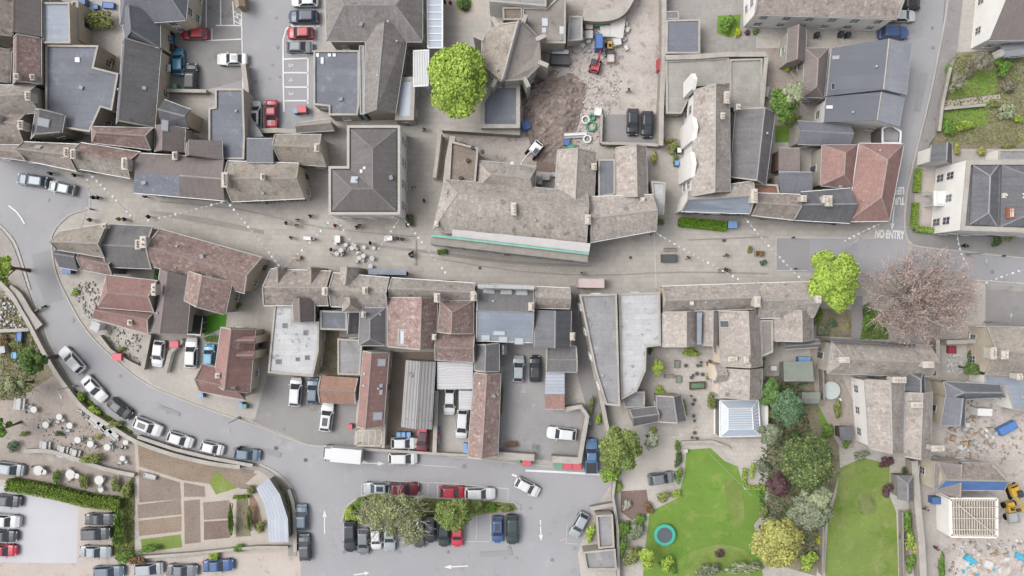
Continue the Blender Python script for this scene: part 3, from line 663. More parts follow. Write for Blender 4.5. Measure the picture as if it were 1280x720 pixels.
G('dark slate hip on the west half of the white fronted house', [(1216,206),(1249,206),(1247,283),(1212,281)], 7.9, 9.3, 'v', 'slate_dark', 'wall_dark', hs=1., hips=(.2,.2), name='hipped_roof', cat='roof', win=None, door=False, gut=None, ov=.1)
G('dark slate hip on the east half of the white fronted house', [(1252,206),(1310,206),(1310,284),(1250,284)], 7.9, 9.3, 'v', 'slate_dark', 'wall_dark', hs=1., hips=(.2,.2), name='hipped_roof', cat='roof', win=None, door=False, gut=None, ov=.1)
G('small white gabled lodge above the long green hedge', [(1165,181),(1190,180),(1190,205),(1163,203)], 4.6, 7, 'v', 'slate_dark', 'wall_white', off=.4, name='lodge', cat='house')
FLAT('grey flat roofed garage at the right edge above the white fronted house', [(1248,187),(1310,187),(1310,201),(1248,201)], 3.2, 'felt_grey', 'wall_white', name='garage', cat='garage', win=None, par=.1)
# ---- south side of the street, west wedge
G('pale stone tiled wedge house at the bend of the road', [(76,289),(134,279),(131,322),(70,312)], 6, 8.4, 'h', SM, 'wall_cream', off=.62, ch=[(132,283,.5,.6,.8,1)])
G('slate and stone roofed house with parapet walls next to the wedge house', [(136,280),(192,283),(190,336),(132,334)], 6.4, 8.8, 'h', 'slate_grey', off=.5, ch=[(176,306,.8,1.6,1.4,3)])
G('low red tiled back extension behind the wedge house', [(101,312),(143,322),(141,345),(102,337)], 4.4, 6, 'h', CM, off=.4)
G('dark slate end piece at the curve of the road', [(70,310),(98,314),(97,338),(74,334)], 5, 6.2, 'h', 'slate_dark', off=.3)
G('long red brown tiled house with a cream right gable', [(199,286),(328,322),(306,367),(187,332)], 6.4, 9.6, 'h', CM, 'wall_cream', name='corner_house', ch=[(182,303,1.,2.,1.2,2)], sk=[(219,334,.3,.3),(262,348,1.,1.6)])
G('mottled brown rear wing of the long red brown house', [(236,338),(290,352),(281,394),(230,376)], 5.6, 8, 'v', CM, off=.45)
G('plain brown tiled rear roof above the white car yard', [(200,336),(240,346),(233,418),(188,414)], 5, 7.2, 'v', CB, off=.42)
G('hipped red tiled house with two small gables above the garden wall', [(133,344),(197,351),(193,390),(122,384)], 5.6, 8.2, 'h', CR, hips=(.25,.0), ch=[(195,362,.6,2.,1.2,2)])
G('lower red tiled front of the hipped garden house', [(119,381),(193,391),(186,418),(115,398)], 4.8, 6.6, 'h', CR, hips=(.1,0), off=.3, ch=[(165,403,.6,.8,1,2)])
MONO('small pale lean to at the corner of the garden by the road', [(115,400),(126,405),(122,417),(111,411)], (2.6,2.6,2.2,2.2), 'lead_pale', 'wall_white', name='shed', cat='shed', gut=None)
G('red tiled semi detached pair with dormer gables and cream front', [(276,408),(319,411),(312,492),(266,479)], 4.8, 8, 'v', CR, 'wall_cream', sk=[], ch=[(274,469,.7,.7,1,1)])
G('lower left wing of the red tiled pair by the road', [(252,455),(304,468),(306,500),(249,489)], 4.6, 7.2, 'h', CR, 'wall_cream', hips=(.0,.1))
for i, (x0, y0, x1, y1) in enumerate(((298,420,322,430),(298,438,321,449))):
    G(('upper','lower')[i]+' cream dormer gable on the red tiled pair', [(x0,y0),(x1,y0),(x1-1,y1),(x0-1,y1)], 6.0, 7.3, 'h', CR, 'wall_cream', name='dormer_gable', cat='dormer', win=None, door=False, gut=None, ov=.05)
FLAT('pale grey felt flat roof with dark roof lights south of the street', [(343,381),(366,382),(366,402),(399,402),(398,440),(391,471),(335,466)], 4.2, 'lead_pale', 'wall_cream', par=.15, pw=.2, sk=[(356,407,.8,.8,'glass_dark'),(382,416,.7,.8,'glass_dark'),(348,452,.9,.8,'glass_dark'),(372,449,.6,.6,'glass_dark'),(384,447,.7,.7,'glass_dark')], name='workshop')
G('brown stone tiled street house with two small front gables', [(338,336),(414,339),(411,382),(329,382)], 6.6, 9.2, 'h', SB, shop=True)
for i, x in enumerate((350,391)):
    G(('left','right')[i]+' small front gable of the brown stone tiled street house', [(x-7,334),(x+8,334),(x+8,356),(x-7,356)], 7, 8.6, 'v', SB, 'wall_cream', name='gable_dormer', cat='dormer', win=None, door=False, gut=None, ov=.05)
G('pointed brown gable wing against the pale felt roof', [(365,372),(393,372),(393,402),(367,402)], 5.4, 8, 'v', CB, off=.5)
G('pale stone tiled street house with a blue front canopy', [(416,341),(487,347),(485,386),(413,383)], 6.8, 9.4, 'h', SP, shop=True, ch=[(408,364,.9,1.3),(458,363,.8,1.2)])
G('projecting stone gable on the pale stone tiled street house', [(425,334),(449,334),(446,356),(424,356)], 7, 9, 'v', SP, 'wall_cream', name='gable_dormer', cat='dormer', win=None, door=False, gut=None, ov=.05)
MONO('long blue grey awning roof on the street front', [(460,335),(508,337),(508,344),(460,343)], (3.4,3.4,3.9,3.9), 'lead_blue', 'wall_dark', name='shopfront_awning', cat='awning', gut=None, door=False)
G('yellowish hipped stub behind the pale street house', [(428,371),(453,372),(452,390),(428,390)], 5.6, 7.6, 'v', SM, hips=(0,.5))
FLAT('small blue grey flat roof behind the yellowish stub', [(400,388),(434,389),(434,413),(400,412)], 4, 'felt_blue', 'wall_stone', par=.1)
MONO('dark blue slate slope wedged beside the flat roof', [(436,391),(450,391),(450,417),(434,418)], (6.5,5,5,6.5), 'slate_dark')
G('slate hipped rear house south of the pale street house', [(450,385),(482,385),(482,432),(448,432)], 5.4, 7.6, 'v', 'slate_grey', hips=(.3,.2), ch=[(456,393,.6,.8)], sk=[(475,393,.3,.3)])
FLAT('grey flat extension above the rust roofed shed', [(422,423),(453,425),(450,469),(422,468)], 3.2, 'felt_grey', 'wall_stone', name='extension', par=.12)
G('rust coloured tiled shed above the white saloon', [(400,469),(448,472),(445,506),(399,504)], 3, 4.6, 'h', CO, name='shed', cat='shed', win=None, gut=None)
G('long dark red tiled workshop with pale rooflights', [(454,438),(486,440),(479,534),(446,534)], 4.4, 6.6, 'v', CR, 'wall_white', off=.42, name='workshop', cat='workshop', sk=[(477,453,1.1,1.3),(472,520,1.2,1.5),(476,482,.6,.5),(476,490,.8,.5),(456,467,.4,.4),(455,482,.3,.5)], ov=.12)
G('long corrugated grey shed in the narrow yard', [(508,450),(544,452),(539,537),(502,534)], 3.6, 4.5, 'v', 'corrugated_grey', name='shed', cat='shed', win=None, ov=.1)
G('red brown tiled rear house with cross ridge below the street', [(484,371),(547,371),(545,437),(484,434)], 5.6, 8.4, 'v', CM, off=.72, ch=[(547,372,.9,1.5,1.4,4),(543,421,.6,.9,1,1)])
FLAT('white glazed roof box sunk in the red brown tiled roof', [(497,411),(516,412),(516,433),(497,432)], 8.6, 'skylight_glass', 'wall_white', name='roof_lantern', cat='roof lantern', win=None, door=False, par=.1, pw=.2)
G('narrow mottled rear roof beside the slate shop', [(550,375),(592,376),(592,418),(547,416)], 5.8, 8.6, 'v', CM, hips=(.35,0), off=.42)
G('low mottled gable ending at the white corrugated roof', [(545,416),(594,416),(593,453),(543,450)], 5, 7.2, 'h', CM)
G('stone tiled street house west of the slate shop', [(489,347),(594,354),(594,377),(486,374)], 7, 9, 'h', SG, shop=True, ch=[(592,370,.8,1.6)])
G('wide slate roof with white skylights along both slopes', [(597,361),(668,363),(666,428),(595,426)], 6.6, 9.4, 'h', ['slate_grey','lead_blue'], roofs=[0,1], off=.42, sk=[(611,364,1.7,.9),(633,365,1.7,.9),(652,366,1.7,.9),(607,422,1.3,1.),(624,416,1.8,.7),(629,424,1.3,1.),(649,426,1.3,1.1)], ch=[(664,383,.9,1.3,1.3,4),(593,371,.8,1.2)], shop=True)
MONO('shopfront parapet strip between slate shop and alley', [(597,355),(668,357),(668,362),(597,360)], (7.2,7.2,7.0,7.0), 'lead_pale', name='parapet_roof', gut=None, door=False)
G('grey slate extension above the long red brown shed', [(595,430),(624,428),(624,465),(593,464)], 4.4, 6, 'v', 'slate_grey', off=.45)
G('small slate lean to right of the grey slate extension', [(625,430),(634,430),(634,443),(625,443)], 3, 4, 'v', 'slate_pale', name='lean_to', win=None)
G('long rust brown shed running down to the lower road', [(593,465),(626,466),(622,571),(584,572)], 3.4, 5.2, 'v', CM, name='shed', cat='shed', off=.5, sk=[(600,479,.3,.3),(622,493,.3,.3)])
MONO('white corrugated car port roof', [(546,452),(592,453),(591,487),(546,487)], (3.2,3.2,2.8,2.8), 'corrugated_white', 'timber_grey', name='car_port', cat='car port', gut=None)
MONO('white corrugated strip below the car port roof', [(573,488),(591,488),(589,513),(573,512)], (2.8,2.8,2.6,2.6), 'corrugated_white', 'timber_grey', name='car_port', cat='car port', gut=None)
G('pale stone street house left of the long alley', [(669,358),(713,360),(713,386),(668,385)], 7, 8.8, 'h', SP, shop=True)
G('dark slate gable behind the pale stone street house', [(668,387),(714,388),(713,434),(668,434)], 6, 8.8, 'v', 'slate_dark', off=.55, ch=[(715,420,.7,1.2)])
G('weathered slate annex at the top of the alley yard', [(683,433),(721,433),(722,465),(682,465)], 4.4, 5.2, 'h', 'slate_grey', name='annex')
MONO('pale ribbed roof beside the alley yard', [(682,466),(706,466),(706,492),(681,492)], (3.6,3.6,3.2,3.2), 'corrugated_pale', 'wall_stone', name='outbuilding')
MONO('pink tiled roof end next to the alley yard', [(681,493),(706,493),(706,512),(681,511)], (3.1,3.1,2.8,2.8), CR, 'wall_stone', name='outbuilding')
FLAT('long flat grey roof with mossy west strip right of the alley', [(724,368),(771,367),(775,508),(757,506),(744,464)], 6, 'felt_grey', 'wall_stone', par=.3, name='church_hall', sk=[])
FLAT('whitewashed flat roof beside the long grey one', [(773,367),(825,365),(826,432),(808,434),(807,463),(796,489),(776,500)], 6.4, 'lead_pale', 'wall_stone', par=.2, name='church_hall')
MONO('mossy stone strip along the alley edge of the flat roof', [(728,371),(746,371),(756,462),(747,464)], (5.2,5.4,5.4,5.2), 'felt_moss', 'wall_stone', name='roof_strip', cat='roof', gut=None, door=False)
FLAT('low dark yard roof below the whitewashed flat roof', [(777,490),(806,489),(806,509),(780,510)], 3, 'felt_grey', 'wall_stone', par=.1, name='yard_store', win=None)
# ---- south side, east: long stone range
G('long stone tiled street range south of the benches', [(827,358),(944,354),(945,386),(828,390)], 7.2, 10, 'h', SP, 'wall_cream', shop=True, off=.55, name='street_range', ch=[(864,379,.5,.5,.7,1)])
G('stone tiled street range ending at the lime green tree', [(945,354),(1021,352),(1018,396),(946,398)], 7.2, 10, 'h', SP, 'wall_cream', shop=True, ch=[(944,377,1.,1.8,1.5,3),(1020,374,.9,1.2,1.4,2)])
G('left courtyard wing of the long stone range', [(828,391),(871,388),(871,432),(828,434)], 6.4, 8.8, 'v', SP, 'wall_cream', off=.62)
G('narrow courtyard wing between gutter and chimney', [(878,388),(899,388),(899,432),(877,432)], 6.4, 8.2, 'v', SP, 'wall_cream')
MONO('small lead valley roof between the courtyard wings', [(871,390),(878,390),(877,431),(871,431)], (6.,6.,5.8,5.8), 'lead_blue', name='valley_roof', cat='roof', gut=None, door=False)
G('main south wing of the stone range with pink west wall', [(899,388),(949,388),(953,458),(901,458)], 7.2, 10.2, 'v', SP, 'wall_pink', off=.6, ch=[(914,448,.7,1.6,1.3,3,90),(931,449,.9,1.1,1.3,3)], sk=[(906,405,1.,1.4,'glass_dark')])
G('stone tiled end wing above the glass conservatory', [(900,460),(953,460),(952,498),(899,497)], 7, 9.6, 'v', SG, 'wall_pink', off=.6)
G('pink gabled bay on the west wall of the south wing', [(893,455),(906,455),(906,479),(893,479)], 7, 8.8, 'h', SG, 'wall_pink', name='gabled_bay', cat='bay', gut=None, win=None, door=False)
G('stone tiled back wing near the green shed', [(966,388),(1016,386),(1016,426),(968,427)], 6.4, 8.8, 'v', SP, off=.6)
FLAT('small dark flat roof in the nook of the back wing', [(950,400),(966,400),(966,440),(952,446)], 5, 'felt_brown', 'wall_stone', par=.1)
G('slate strip roof below the back wing', [(981,427),(1024,424),(1024,434),(981,437)], 3.8, 4.6, 'h', 'slate_grey', name='lean_to', win=None)
G('left slate roof of the L shaped coach house', [(786,512),(821,508),(824,527),(791,533)], 4, 5.8, 'h', 'slate_grey', name='coach_house', cat='building', off=.4)
G('right slate roof of the L shaped coach house', [(821,494),(851,493),(858,526),(823,528)], 4.2, 6.2, 'v', 'slate_grey', name='coach_house', cat='building', off=.6)
G('green grey garden shed with three blue bins behind', [(979,452),(1016,451),(1016,478),(978,478)], 2.6, 3.3, 'h', 'green_shed', 'green_shed', name='garden_shed', cat='shed', win=None, gut=None, off=.9)
G('pale green shelter roof below the green grey shed', [(1002,490),(1026,490),(1024,505),(1001,505)], 2.3, 2.6, 'h', 'green_shed', 'timber_grey', name='garden_shelter', cat='shelter', win=None, gut=None)
# conservatory
def conservatory():
    q = [(900,501),(948,500),(951,545),(900,546)]; h = 3.4
    P = [W(x, y, h) for x, y in q]; c = sum(P, Vector())/4
    r = empty('conservatory', 'large glass conservatory with white frame south of the pink walled wing', 'conservatory', (c.x, c.y, 0))
    I = [Vector(p) for p in inset([tuple(p) for p in P[::-1]], 1.1)][::-1]
    top = [Vector((p.x, p.y, h+.45)) for p in I]
    mb = MB()
    for i in range(4):
        j = (i+1)%4; mb.face([P[j], P[i], top[i], top[j]])
    mb.face(top[::-1]); mb.build('glass_roof', 'roof_glass', r)
    mb = MB()
    for i in range(4):
        j = (i+1)%4; mb.tube([P[i], P[j]], .13, 4); mb.tube([top[i], top[j]], .09, 4); mb.tube([P[i], top[i]], .09, 4)
    for t in range(1, 9):
        t /= 9; mb.tube([top[0].lerp(top[3], t), top[1].lerp(top[2], t)], .04, 4)
        for a, b in ((3,0),(1,2)): mb.tube([P[a].lerp(P[b], t), top[a].lerp(top[b], t)], .045, 4)
    mb.build('frame', 'white_plastic', r)
    mb = MB()
    for i in range(4):
        j = (i+1)%4; a, b = P[i], P[j]
        mb.face([(a.x,a.y,.6),(b.x,b.y,.6),(b.x,b.y,h),(a.x,a.y,h)])
    mb.build('glazing', 'window_glass', r)
    mb = MB(); mb.prism([(p[0], p[1]) for p in inset([tuple(p) for p in P[::-1]], -.1)], 0, .6); mb.build('base_wall', 'wall_white', r)
    for x in ((948,500,955,500,955,546,950,546),):
        pp = [W(x[i], x[i+1], 2.2) for i in (0,2,4,6)]; mb = MB(); mb.prism([tuple(p) for p in pp], 2.0, 2.2); mb.build('side_roof', 'white_plastic', r)
        mb = MB(); mb.prism([tuple(W(x[i], x[i+1], 0)) for i in (0,2,4,6)], .0, 1.98); mb.build('side_wall', 'wall_white', r)
conservatory()
# ---- south east houses
G('long stone tiled house with chimneys beneath the copper tree', [(1040,427),(1163,432),(1164,471),(1034,467)], 6.8, 9.8, 'h', SP, ch=[(1052,449,.9,1.8,1.5,4,90),(1156,455,1.,1.9,1.5,4,90)], hips=(.1,0))
MONO('thin slate gutter roof along the north side of the long stone house', [(1038,422),(1145,430),(1145,434),(1038,427)], (6,6,6.6,6.6), 'slate_grey', name='gutter_roof', cat='roof', gut=None, door=False)
G('broad stone tiled south wing above the second lawn', [(1081,474),(1131,473),(1129,567),(1087,561)], 7, 9.2, 'v', SP, 'wall_white', ch=[(1120,474,.9,2.4,1.5,4,90)])
G('narrow stone tiled south wing beside the lane', [(1133,490),(1166,489),(1163,574),(1130,571)], 7, 8.6, 'v', SP, ch=[(1142,505,.9,2.,1.5,4,90),(1168,559,.9,2.2,1.4,4,90)], off=.45)
G('dark blue slate hip in the crook of the two stone wings', [(1132,463),(1156,461),(1156,489),(1132,489)], 6.6, 8.6, 'v', 'slate_dark', hips=(.4,0))
G('stone tiled house at the right edge beside the small red seat', [(1233,408),(1320,410),(1320,472),(1231,468)], 6.8, 9.6, 'h', SM, 'wall_cream', ch=[(1237,441,.9,2.,1.4,4),(1252,443,1.2,1.4,1.2,2),(1269,470,.7,1.)])
FLAT('pale blue flat roof around the right edge house', [(1231,469),(1320,474),(1320,514),(1266,512),(1258,483),(1231,482)], 4, 'lead_blue', 'wall_white', par=.08, pw=.1, name='flat_roofed_extension')
G('blue slate hipped roof running east on the building site', [(1180,477),(1250,481),(1257,497),(1185,500)], 4.6, 6.8, 'h', 'slate_blue', 'wall_cream', hips=(.2,.15))
G('blue slate gable pointing south on the building site', [(1183,495),(1207,496),(1206,533),(1176,533)], 4.6, 6.8, 'v', 'slate_blue', 'wall_cream', hips=(0,.1))
G('grey house with a torn blue tarpaulin on its roof', [(1171,577),(1240,580),(1256,613),(1168,613)], 5.4, 8.2, 'h', ['stone_tile_brown','tarp_blue'], 'wall_cream', roofs=[0,1], hips=(.0,.0), off=.5)
G('plain brown roof plane left of the blue tarpaulin', [(1169,576),(1200,577),(1198,620),(1168,615)], 5.5, 7.6, 'v', CB, 'wall_cream', off=.8)
G('small grey boarded shed between lawn and lane', [(1121,594),(1142,594),(1142,626),(1122,624)], 2.6, 3.6, 'v', 'slate_grey', 'timber_grey', name='garden_shed', cat='shed', win=None, gut=None, hips=(.3,0))
FLAT('slim flat roofed store next to the parked silver hatchback', [(745,644),(766,643),(768,684),(748,686)], 2.8, 'felt_grey', 'wall_stone', name='garage', cat='garage', win=None)
FLAT('wide flat roofed garage at the bottom edge beside the hedge', [(729,690),(748,688),(769,686),(771,712),(733,712)], 2.8, 'felt_grey', 'wall_stone', name='garage', cat='garage', win=None)
MONO('small dark blue flat shed top under the long stone wing', [(1049,533),(1066,533),(1066,551),(1050,550)], (2.4,2.4,2.5,2.5), 'slate_dark', 'timber_dark', name='shed', cat='shed', gut=None)
MONO('dark green tarpaulin covered shelter beside the artificial lawn', [(235,391),(254,396),(251,420),(232,418)], (2.2,2.2,2.4,2.4), 'glass_dark', 'timber_dark', name='shelter', cat='shelter', gut=None)
# curved corrugated roof (allotments)
POLY('curved pale corrugated shelter roof beside the allotments', [(320,610,2.6),(336,597,3.),(350,618,3.),(360,648,3.),(361,678,3.),(336,678,2.6),(334,650,2.6),(329,628,2.6)],
     [(0,1,2,7),(7,2,3,6),(6,3,4,5)], 'corrugated_pale', 'timber_grey', name='shelter', cat='shelter', win=None, door=False, gut=None)
# town houses small extras
G('tiny mottled roof at the left edge above the road junction', [(-30,60),(14,62),(12,104),(-30,104)], 5, 7, 'v', SB)
G('small brown kiosk roof at the top beside the car park', [(290,-8),(304,-12),(307,8),(295,11)], 2.4, 3.2, 'v', 'timber', 'timber', name='kiosk', cat='kiosk', win=None, gut=None)
MONO('triangular grey roof beside the car park entrance', [(311,146),(314,146),(330,171),(311,172)], (3,3,3.2,3.2), 'felt_grey', name='store', cat='store', gut=None)
G('stone lean to roof beside the recycling corner', [(373,153),(415,148),(418,163),(370,166)], 3.4, 4.8, 'h', SP, name='outbuilding', cat='building', win=None)
# timber frame under construction
def frame_house():
    h = 3.6; q = [(1188,624),(1246,624),(1246,671),(1189,670)]; P = [W(x, y, h) for x, y in q]; c = sum(P, Vector())/4
    r = empty('unfinished_house', 'unfinished white timber floor frame with open joists on the building site', 'unfinished house', (c.x, c.y, 0))
    mb = MB()
    for i in range(4):
        a, b = P[i], P[(i+1)%4]; m = (a+b)/2; mb.box((m.x, m.y, h/2), ((b-a).length, .45, h), math.atan2((b-a).y, (b-a).x))
    mb.build('wall', 'wall_white', r)
    for i in range(1, 18):
        t = i/18; a, b = P[0].lerp(P[1], t), P[3].lerp(P[2], t); m = (a+b)/2
        mb = MB(); mb.box((m.x, m.y, h+.12), ((b-a).length, .14, .24), math.atan2((b-a).y, (b-a).x)); mb.build('joist', 'timber_pale', r)
    for t in (.2, .5, .8):
        a, b = P[0].lerp(P[3], t), P[1].lerp(P[2], t); m = (a+b)/2
        mb = MB(); mb.box((m.x, m.y, h+.3), ((b-a).length, .14, .12), math.atan2((b-a).y, (b-a).x)); mb.build('purlin', 'timber_pale', r)
    mb = MB(); mb.box(P[0].lerp(P[2], .5)+Vector((0,0,.42)), ((P[2]-P[0]).length*.75, .16, .1), math.atan2((P[2]-P[0]).y, (P[2]-P[0]).x)); mb.build('brace', 'timber_pale', r)
    mb = MB(); mb.prism([tuple(p) for p in inset([tuple(x) for x in P[::-1]], .4)], 2.3, 2.4); mb.build('floor', 'timber', r)
frame_house()
# greenhouse-like timber pergola by the lower road
def pergola():
    q = [(446,538),(478,538),(476,557),(445,557)]; h = 2.5; P = [W(x, y, h) for x, y in q]; c = sum(P, Vector())/4
    r = empty('pergola', 'open timber pergola frame at the foot of the red workshop', 'pergola', (c.x, c.y, 0))
    for i in range(4):
        a, b = P[i], P[(i+1)%4]; m = (a+b)/2; mb = MB(); mb.box((m.x, m.y, h), ((b-a).length+.2, .15, .15), math.atan2((b-a).y, (b-a).x)); mb.build('beam', 'timber_pale', r)
        mb = MB(); mb.cyl((a.x, a.y, 0), .08, h, 6); mb.build('post', 'timber_pale', r)
    for t in (.25, .5, .75):
        a, b = P[0].lerp(P[1], t), P[3].lerp(P[2], t); m = (a+b)/2; mb = MB(); mb.box((m.x, m.y, h+.12), ((b-a).length+.2, .1, .1), math.atan2((b-a).y, (b-a).x)); mb.build('rafter', 'timber_pale', r)
pergola()
# scaffold
def scaffold():
    a, b = W(540,290,7), W(736,313,7); a.z = b.z = 0; e = (b-a); ln = e.length; e.normalize(); o = Vector((e.y, -e.x, 0)); ang = math.atan2(e.y, e.x)
    r = empty('scaffold', 'scaffold with green netting and white sheeting along the hall front', 'scaffold', a)
    n = 11
    for i in range(n):
        for d in (.35, 1.7):
            p = a+e*(i*ln/(n-1))+o*d; mb = MB(); mb.cyl((p.x, p.y, 0), .045, 8.4, 6); mb.build('standard', 'galv_steel', r)
    for z in (1.9, 3.7, 5.5, 7.1):
        p = a+e*ln/2+o*1.02; mb = MB(); mb.box((p.x, p.y, z), (ln, 1.3, .06), ang); mb.build('deck', 'timber_grey', r)
        for d in (.35, 1.7):
            p = a+e*ln/2+o*d; mb = MB(); mb.tube([p-e*ln/2+Vector((0,0,z+1)), p+e*ln/2+Vector((0,0,z+1))], .035, 6); mb.build('ledger', 'galv_steel', r)
    p = a+e*ln/2+o*.5; mb = MB(); mb.box((p.x, p.y, 7.8), (ln, .32, .07), ang); mb.build('netting', 'netting_green', r)
    mb = MB(); s = a+e*(ln*.13); p0, p1 = s-o*.6+Vector((0,0,8.4)), b-o*.85+Vector((0,0,8.4)); q0, q1 = s+o*.35+Vector((0,0,7.8)), b+o*.35+Vector((0,0,7.8))
    k = 12
    for i in range(k):
        w0 = .12*rnd.random()
        aa, bb = p0.lerp(p1, i/k), p0.lerp(p1, (i+1)/k); cc, dd = q0.lerp(q1, (i+1)/k), q0.lerp(q1, i/k)
        mb.face([dd, cc, bb-o*w0, aa-o*w0]); mb.face([aa-o*w0-Vector((0,0,.05)), bb-o*w0-Vector((0,0,.05)), cc-Vector((0,0,.05)), dd-Vector((0,0,.05))])
    mb.build('sheeting', 'sheet_white', r)
scaffold()
# parapet gables on the white west front
def parapets():
    b = [x for x in BL if 'tall stone tiled range' in x.root['label']][0]
    for (x, y0, y1) in ((867,92,112),(868,146,176),(866,190,222)):
        a, c = W(x, y0, 7.9), W(x, y1, 7.9); m = (a+c)/2; l = (c-a).length/2
        mb = MB(); pts = [(-l,-7.9),(l,-7.9),(l,0),(0,1.3),(-l,0)]
        f = [(m.x-.35, m.y+p, 7.92+q) for p, q in pts]; g = [(m.x+.25, m.y+p, 7.92+q) for p, q in pts]
        mb.face(f[::-1]); mb.face(g)
        for i in range(5): j = (i+1)%5; mb.face([f[i], f[j], g[j], g[i]])
        mb.build('gable', 'wall_white', b.root)
parapets()
def portico():
    r = [x for x in BL if x.root['label'].startswith('grand white fronted')][0].root; mb = MB()
    p = W(1169.5,248,3.4); q = W(1181,248,3.4); mb.box(((p.x+q.x)/2, p.y, 3.3), (q.x-p.x+.6, 2.2, .3)); mb.box(((p.x+q.x)/2+.1, p.y, 3.55), (q.x-p.x, 1.7, .2))
    for y in (-.85, .85): mb.cyl((p.x+.1, p.y+y, 0), .16, 3.2, 10)
    mb.build('portico', 'white_plastic', r)
portico()
windows()
def attach(child, parent):
    c = [x for x in BL if x.root['label'].startswith(child)][0]; p = [x for x in BL if x.root['label'].startswith(parent)][0]
    d = Vector(c.root.location)-Vector(p.root.location)
    for ch in [o for o in COL.objects if o.parent is c.root]:
        ch.parent = p.root; ch.location = Vector(ch.location)+d
        if ch.name.split('.')[0] in ('roof', 'wall') : ch.name = {'roof': 'secondary_roof', 'wall': 'secondary_wall'}[ch.name.split('.')[0]]
    bpy.data.objects.remove(c.root)
    c.root = p.root
for c, p in (('inner hipped', 'grand square hall'), ('glazed skew', 'octagonal'), ('dark slate side roof of the town', 'town hall hipped'), ('town hall long', 'town hall hipped'),
             ('blue slate wing', 'blue slate hipped hall'), ('lower south half', 'wide blue slate hall'), ('white porch', 'house with lilac'),
             ('dark slate hip on the west', 'grand white fronted'), ('dark slate hip on the east', 'grand white fronted'), ('upper cream dormer', 'red tiled semi'), ('lower cream dormer', 'red tiled semi'),
             ('left small front gable', 'brown stone tiled street'), ('right small front gable', 'brown stone tiled street'), ('pointed brown gable', 'brown stone tiled street'), ('projecting stone', 'pale stone tiled street house with'), ('long blue grey awning', 'pale stone tiled street house with'),
             ('yellowish hipped', 'pale stone tiled street house with'), ('white glazed roof box', 'red brown tiled rear'), ('shopfront parapet', 'wide slate roof'), ('mossy stone strip', 'long flat grey roof'),
             ('left courtyard wing', 'long stone tiled street range'), ('narrow courtyard wing', 'long stone tiled street range'), ('small lead valley', 'long stone tiled street range'),
             ('stone tiled end wing', 'main south wing'), ('pink gabled bay', 'main south wing'), ('thin slate gutter', 'long stone tiled house with'), ('dark blue slate hip in', 'broad stone tiled south wing'), ('left slate roof of the L', 'right slate roof of the L'),
             ('blue slate gable pointing', 'blue slate hipped roof running'), ('plain brown roof plane', 'grey house with a torn'), ('white corrugated strip', 'white corrugated car port'), ('thin blue walled', 'blue grey flat felt roof in'),
             ('dark flat terrace roof', 'big stone tiled hall'), ('hipped rear range', 'big stone tiled hall'), ('stone tiled north wing', 'big stone tiled hall'), ('terracotta paved', 'stone tiled shop right'), ('lower red tiled front', 'hipped red tiled house with two'), ('lower left wing of the red', 'red tiled semi'),
             ('dark blue slate slope', 'slate hipped rear'), ('small slate lean to right', 'grey slate extension'), ('pink tiled roof end', 'pale ribbed roof')):
    attach(c, p)
clutter()
def relabel(s, new, name=None):
    b = [x for x in BL if x.root['label'].startswith(s)][0]; b.root['label'] = new
    if name: b.root.name = name
relabel('right slate roof of the L', 'low slate roofed L shaped coach house beside the courtyard garden')
relabel('blue slate hipped roof running', 'L shaped blue slate house on the building site at right')
relabel('grand square hall', 'grand square hall with stone parapet and inner hipped slate roof')
relabel('town hall hipped', 'town hall with hipped stone roof and long south wing')
# =================================================================== GROUND
LV = [0]
def sheet(name, poly, mat, z=None, kind='structure', h=None):
    LV[0] += 1
    z = .0008*LV[0] if z is None else z
    P = ccw([tuple(W(x, y, 0)) for x, y in poly]); mb = MB()
    if h: mb.prism(P, 0, h, bottom=False)
    else: mb.face([(p[0],p[1],z) for p in P])
    o = mb.build(name, mat); o['kind'] = kind; return o
def smooth(pts, k=3, closed=False):
    out = []; n = len(pts)
    for i in range(n-1):
        p0 = pts[max(i-1,0)]; p1 = pts[i]; p2 = pts[i+1]; p3 = pts[min(i+2,n-1)]
        for t in range(k):
            t /= k
            out.append(tuple(.5*((2*p1[j])+(-p0[j]+p2[j])*t+(2*p0[j]-5*p1[j]+4*p2[j]-p3[j])*t*t+(-p0[j]+3*p1[j]-3*p2[j]+p3[j])*t**3) for j in (0,1)))
    out.append(pts[-1]); return out
def ribbon(mb, pts, w, z0, z1, mi=0, mtop=None):
    """raised or flat strip along px points"""
    P = [W(x, y, 0) for x, y in pts]; n = len(P); Lp = []; Rp = []
    for i in range(n):
        d = (P[min(i+1,n-1)]-P[max(i-1,0)]).normalized(); s = Vector((-d.y, d.x, 0))*w/2
        Lp.append(P[i]+s); Rp.append(P[i]-s)
    for i in range(n-1):
        a, b, c, d = Rp[i], Rp[i+1], Lp[i+1], Lp[i]
        mb.face([(q.x,q.y,z1) for q in (a,b,c,d)], mi if mtop is None else mtop)
        if z1-z0 > .02:
            mb.face([(a.x,a.y,z0),(b.x,b.y,z0),(b.x,b.y,z1),(a.x,a.y,z1)], mi); mb.face([(c.x,c.y,z0),(d.x,d.y,z0),(d.x,d.y,z1),(c.x,c.y,z1)], mi)
    if z1-z0 > .02:
        for a, b in ((Lp[0],Rp[0]),(Rp[-1],Lp[-1])): mb.face([(a.x,a.y,z0),(b.x,b.y,z0),(b.x,b.y,z1),(a.x,a.y,z1)], mi)
def kerb(pts, w=.22, h=.12):
    mb = MB(); ribbon(mb, smooth(pts), w, 0, h); o = mb.build('kerb', 'kerb'); o['kind'] = 'structure'
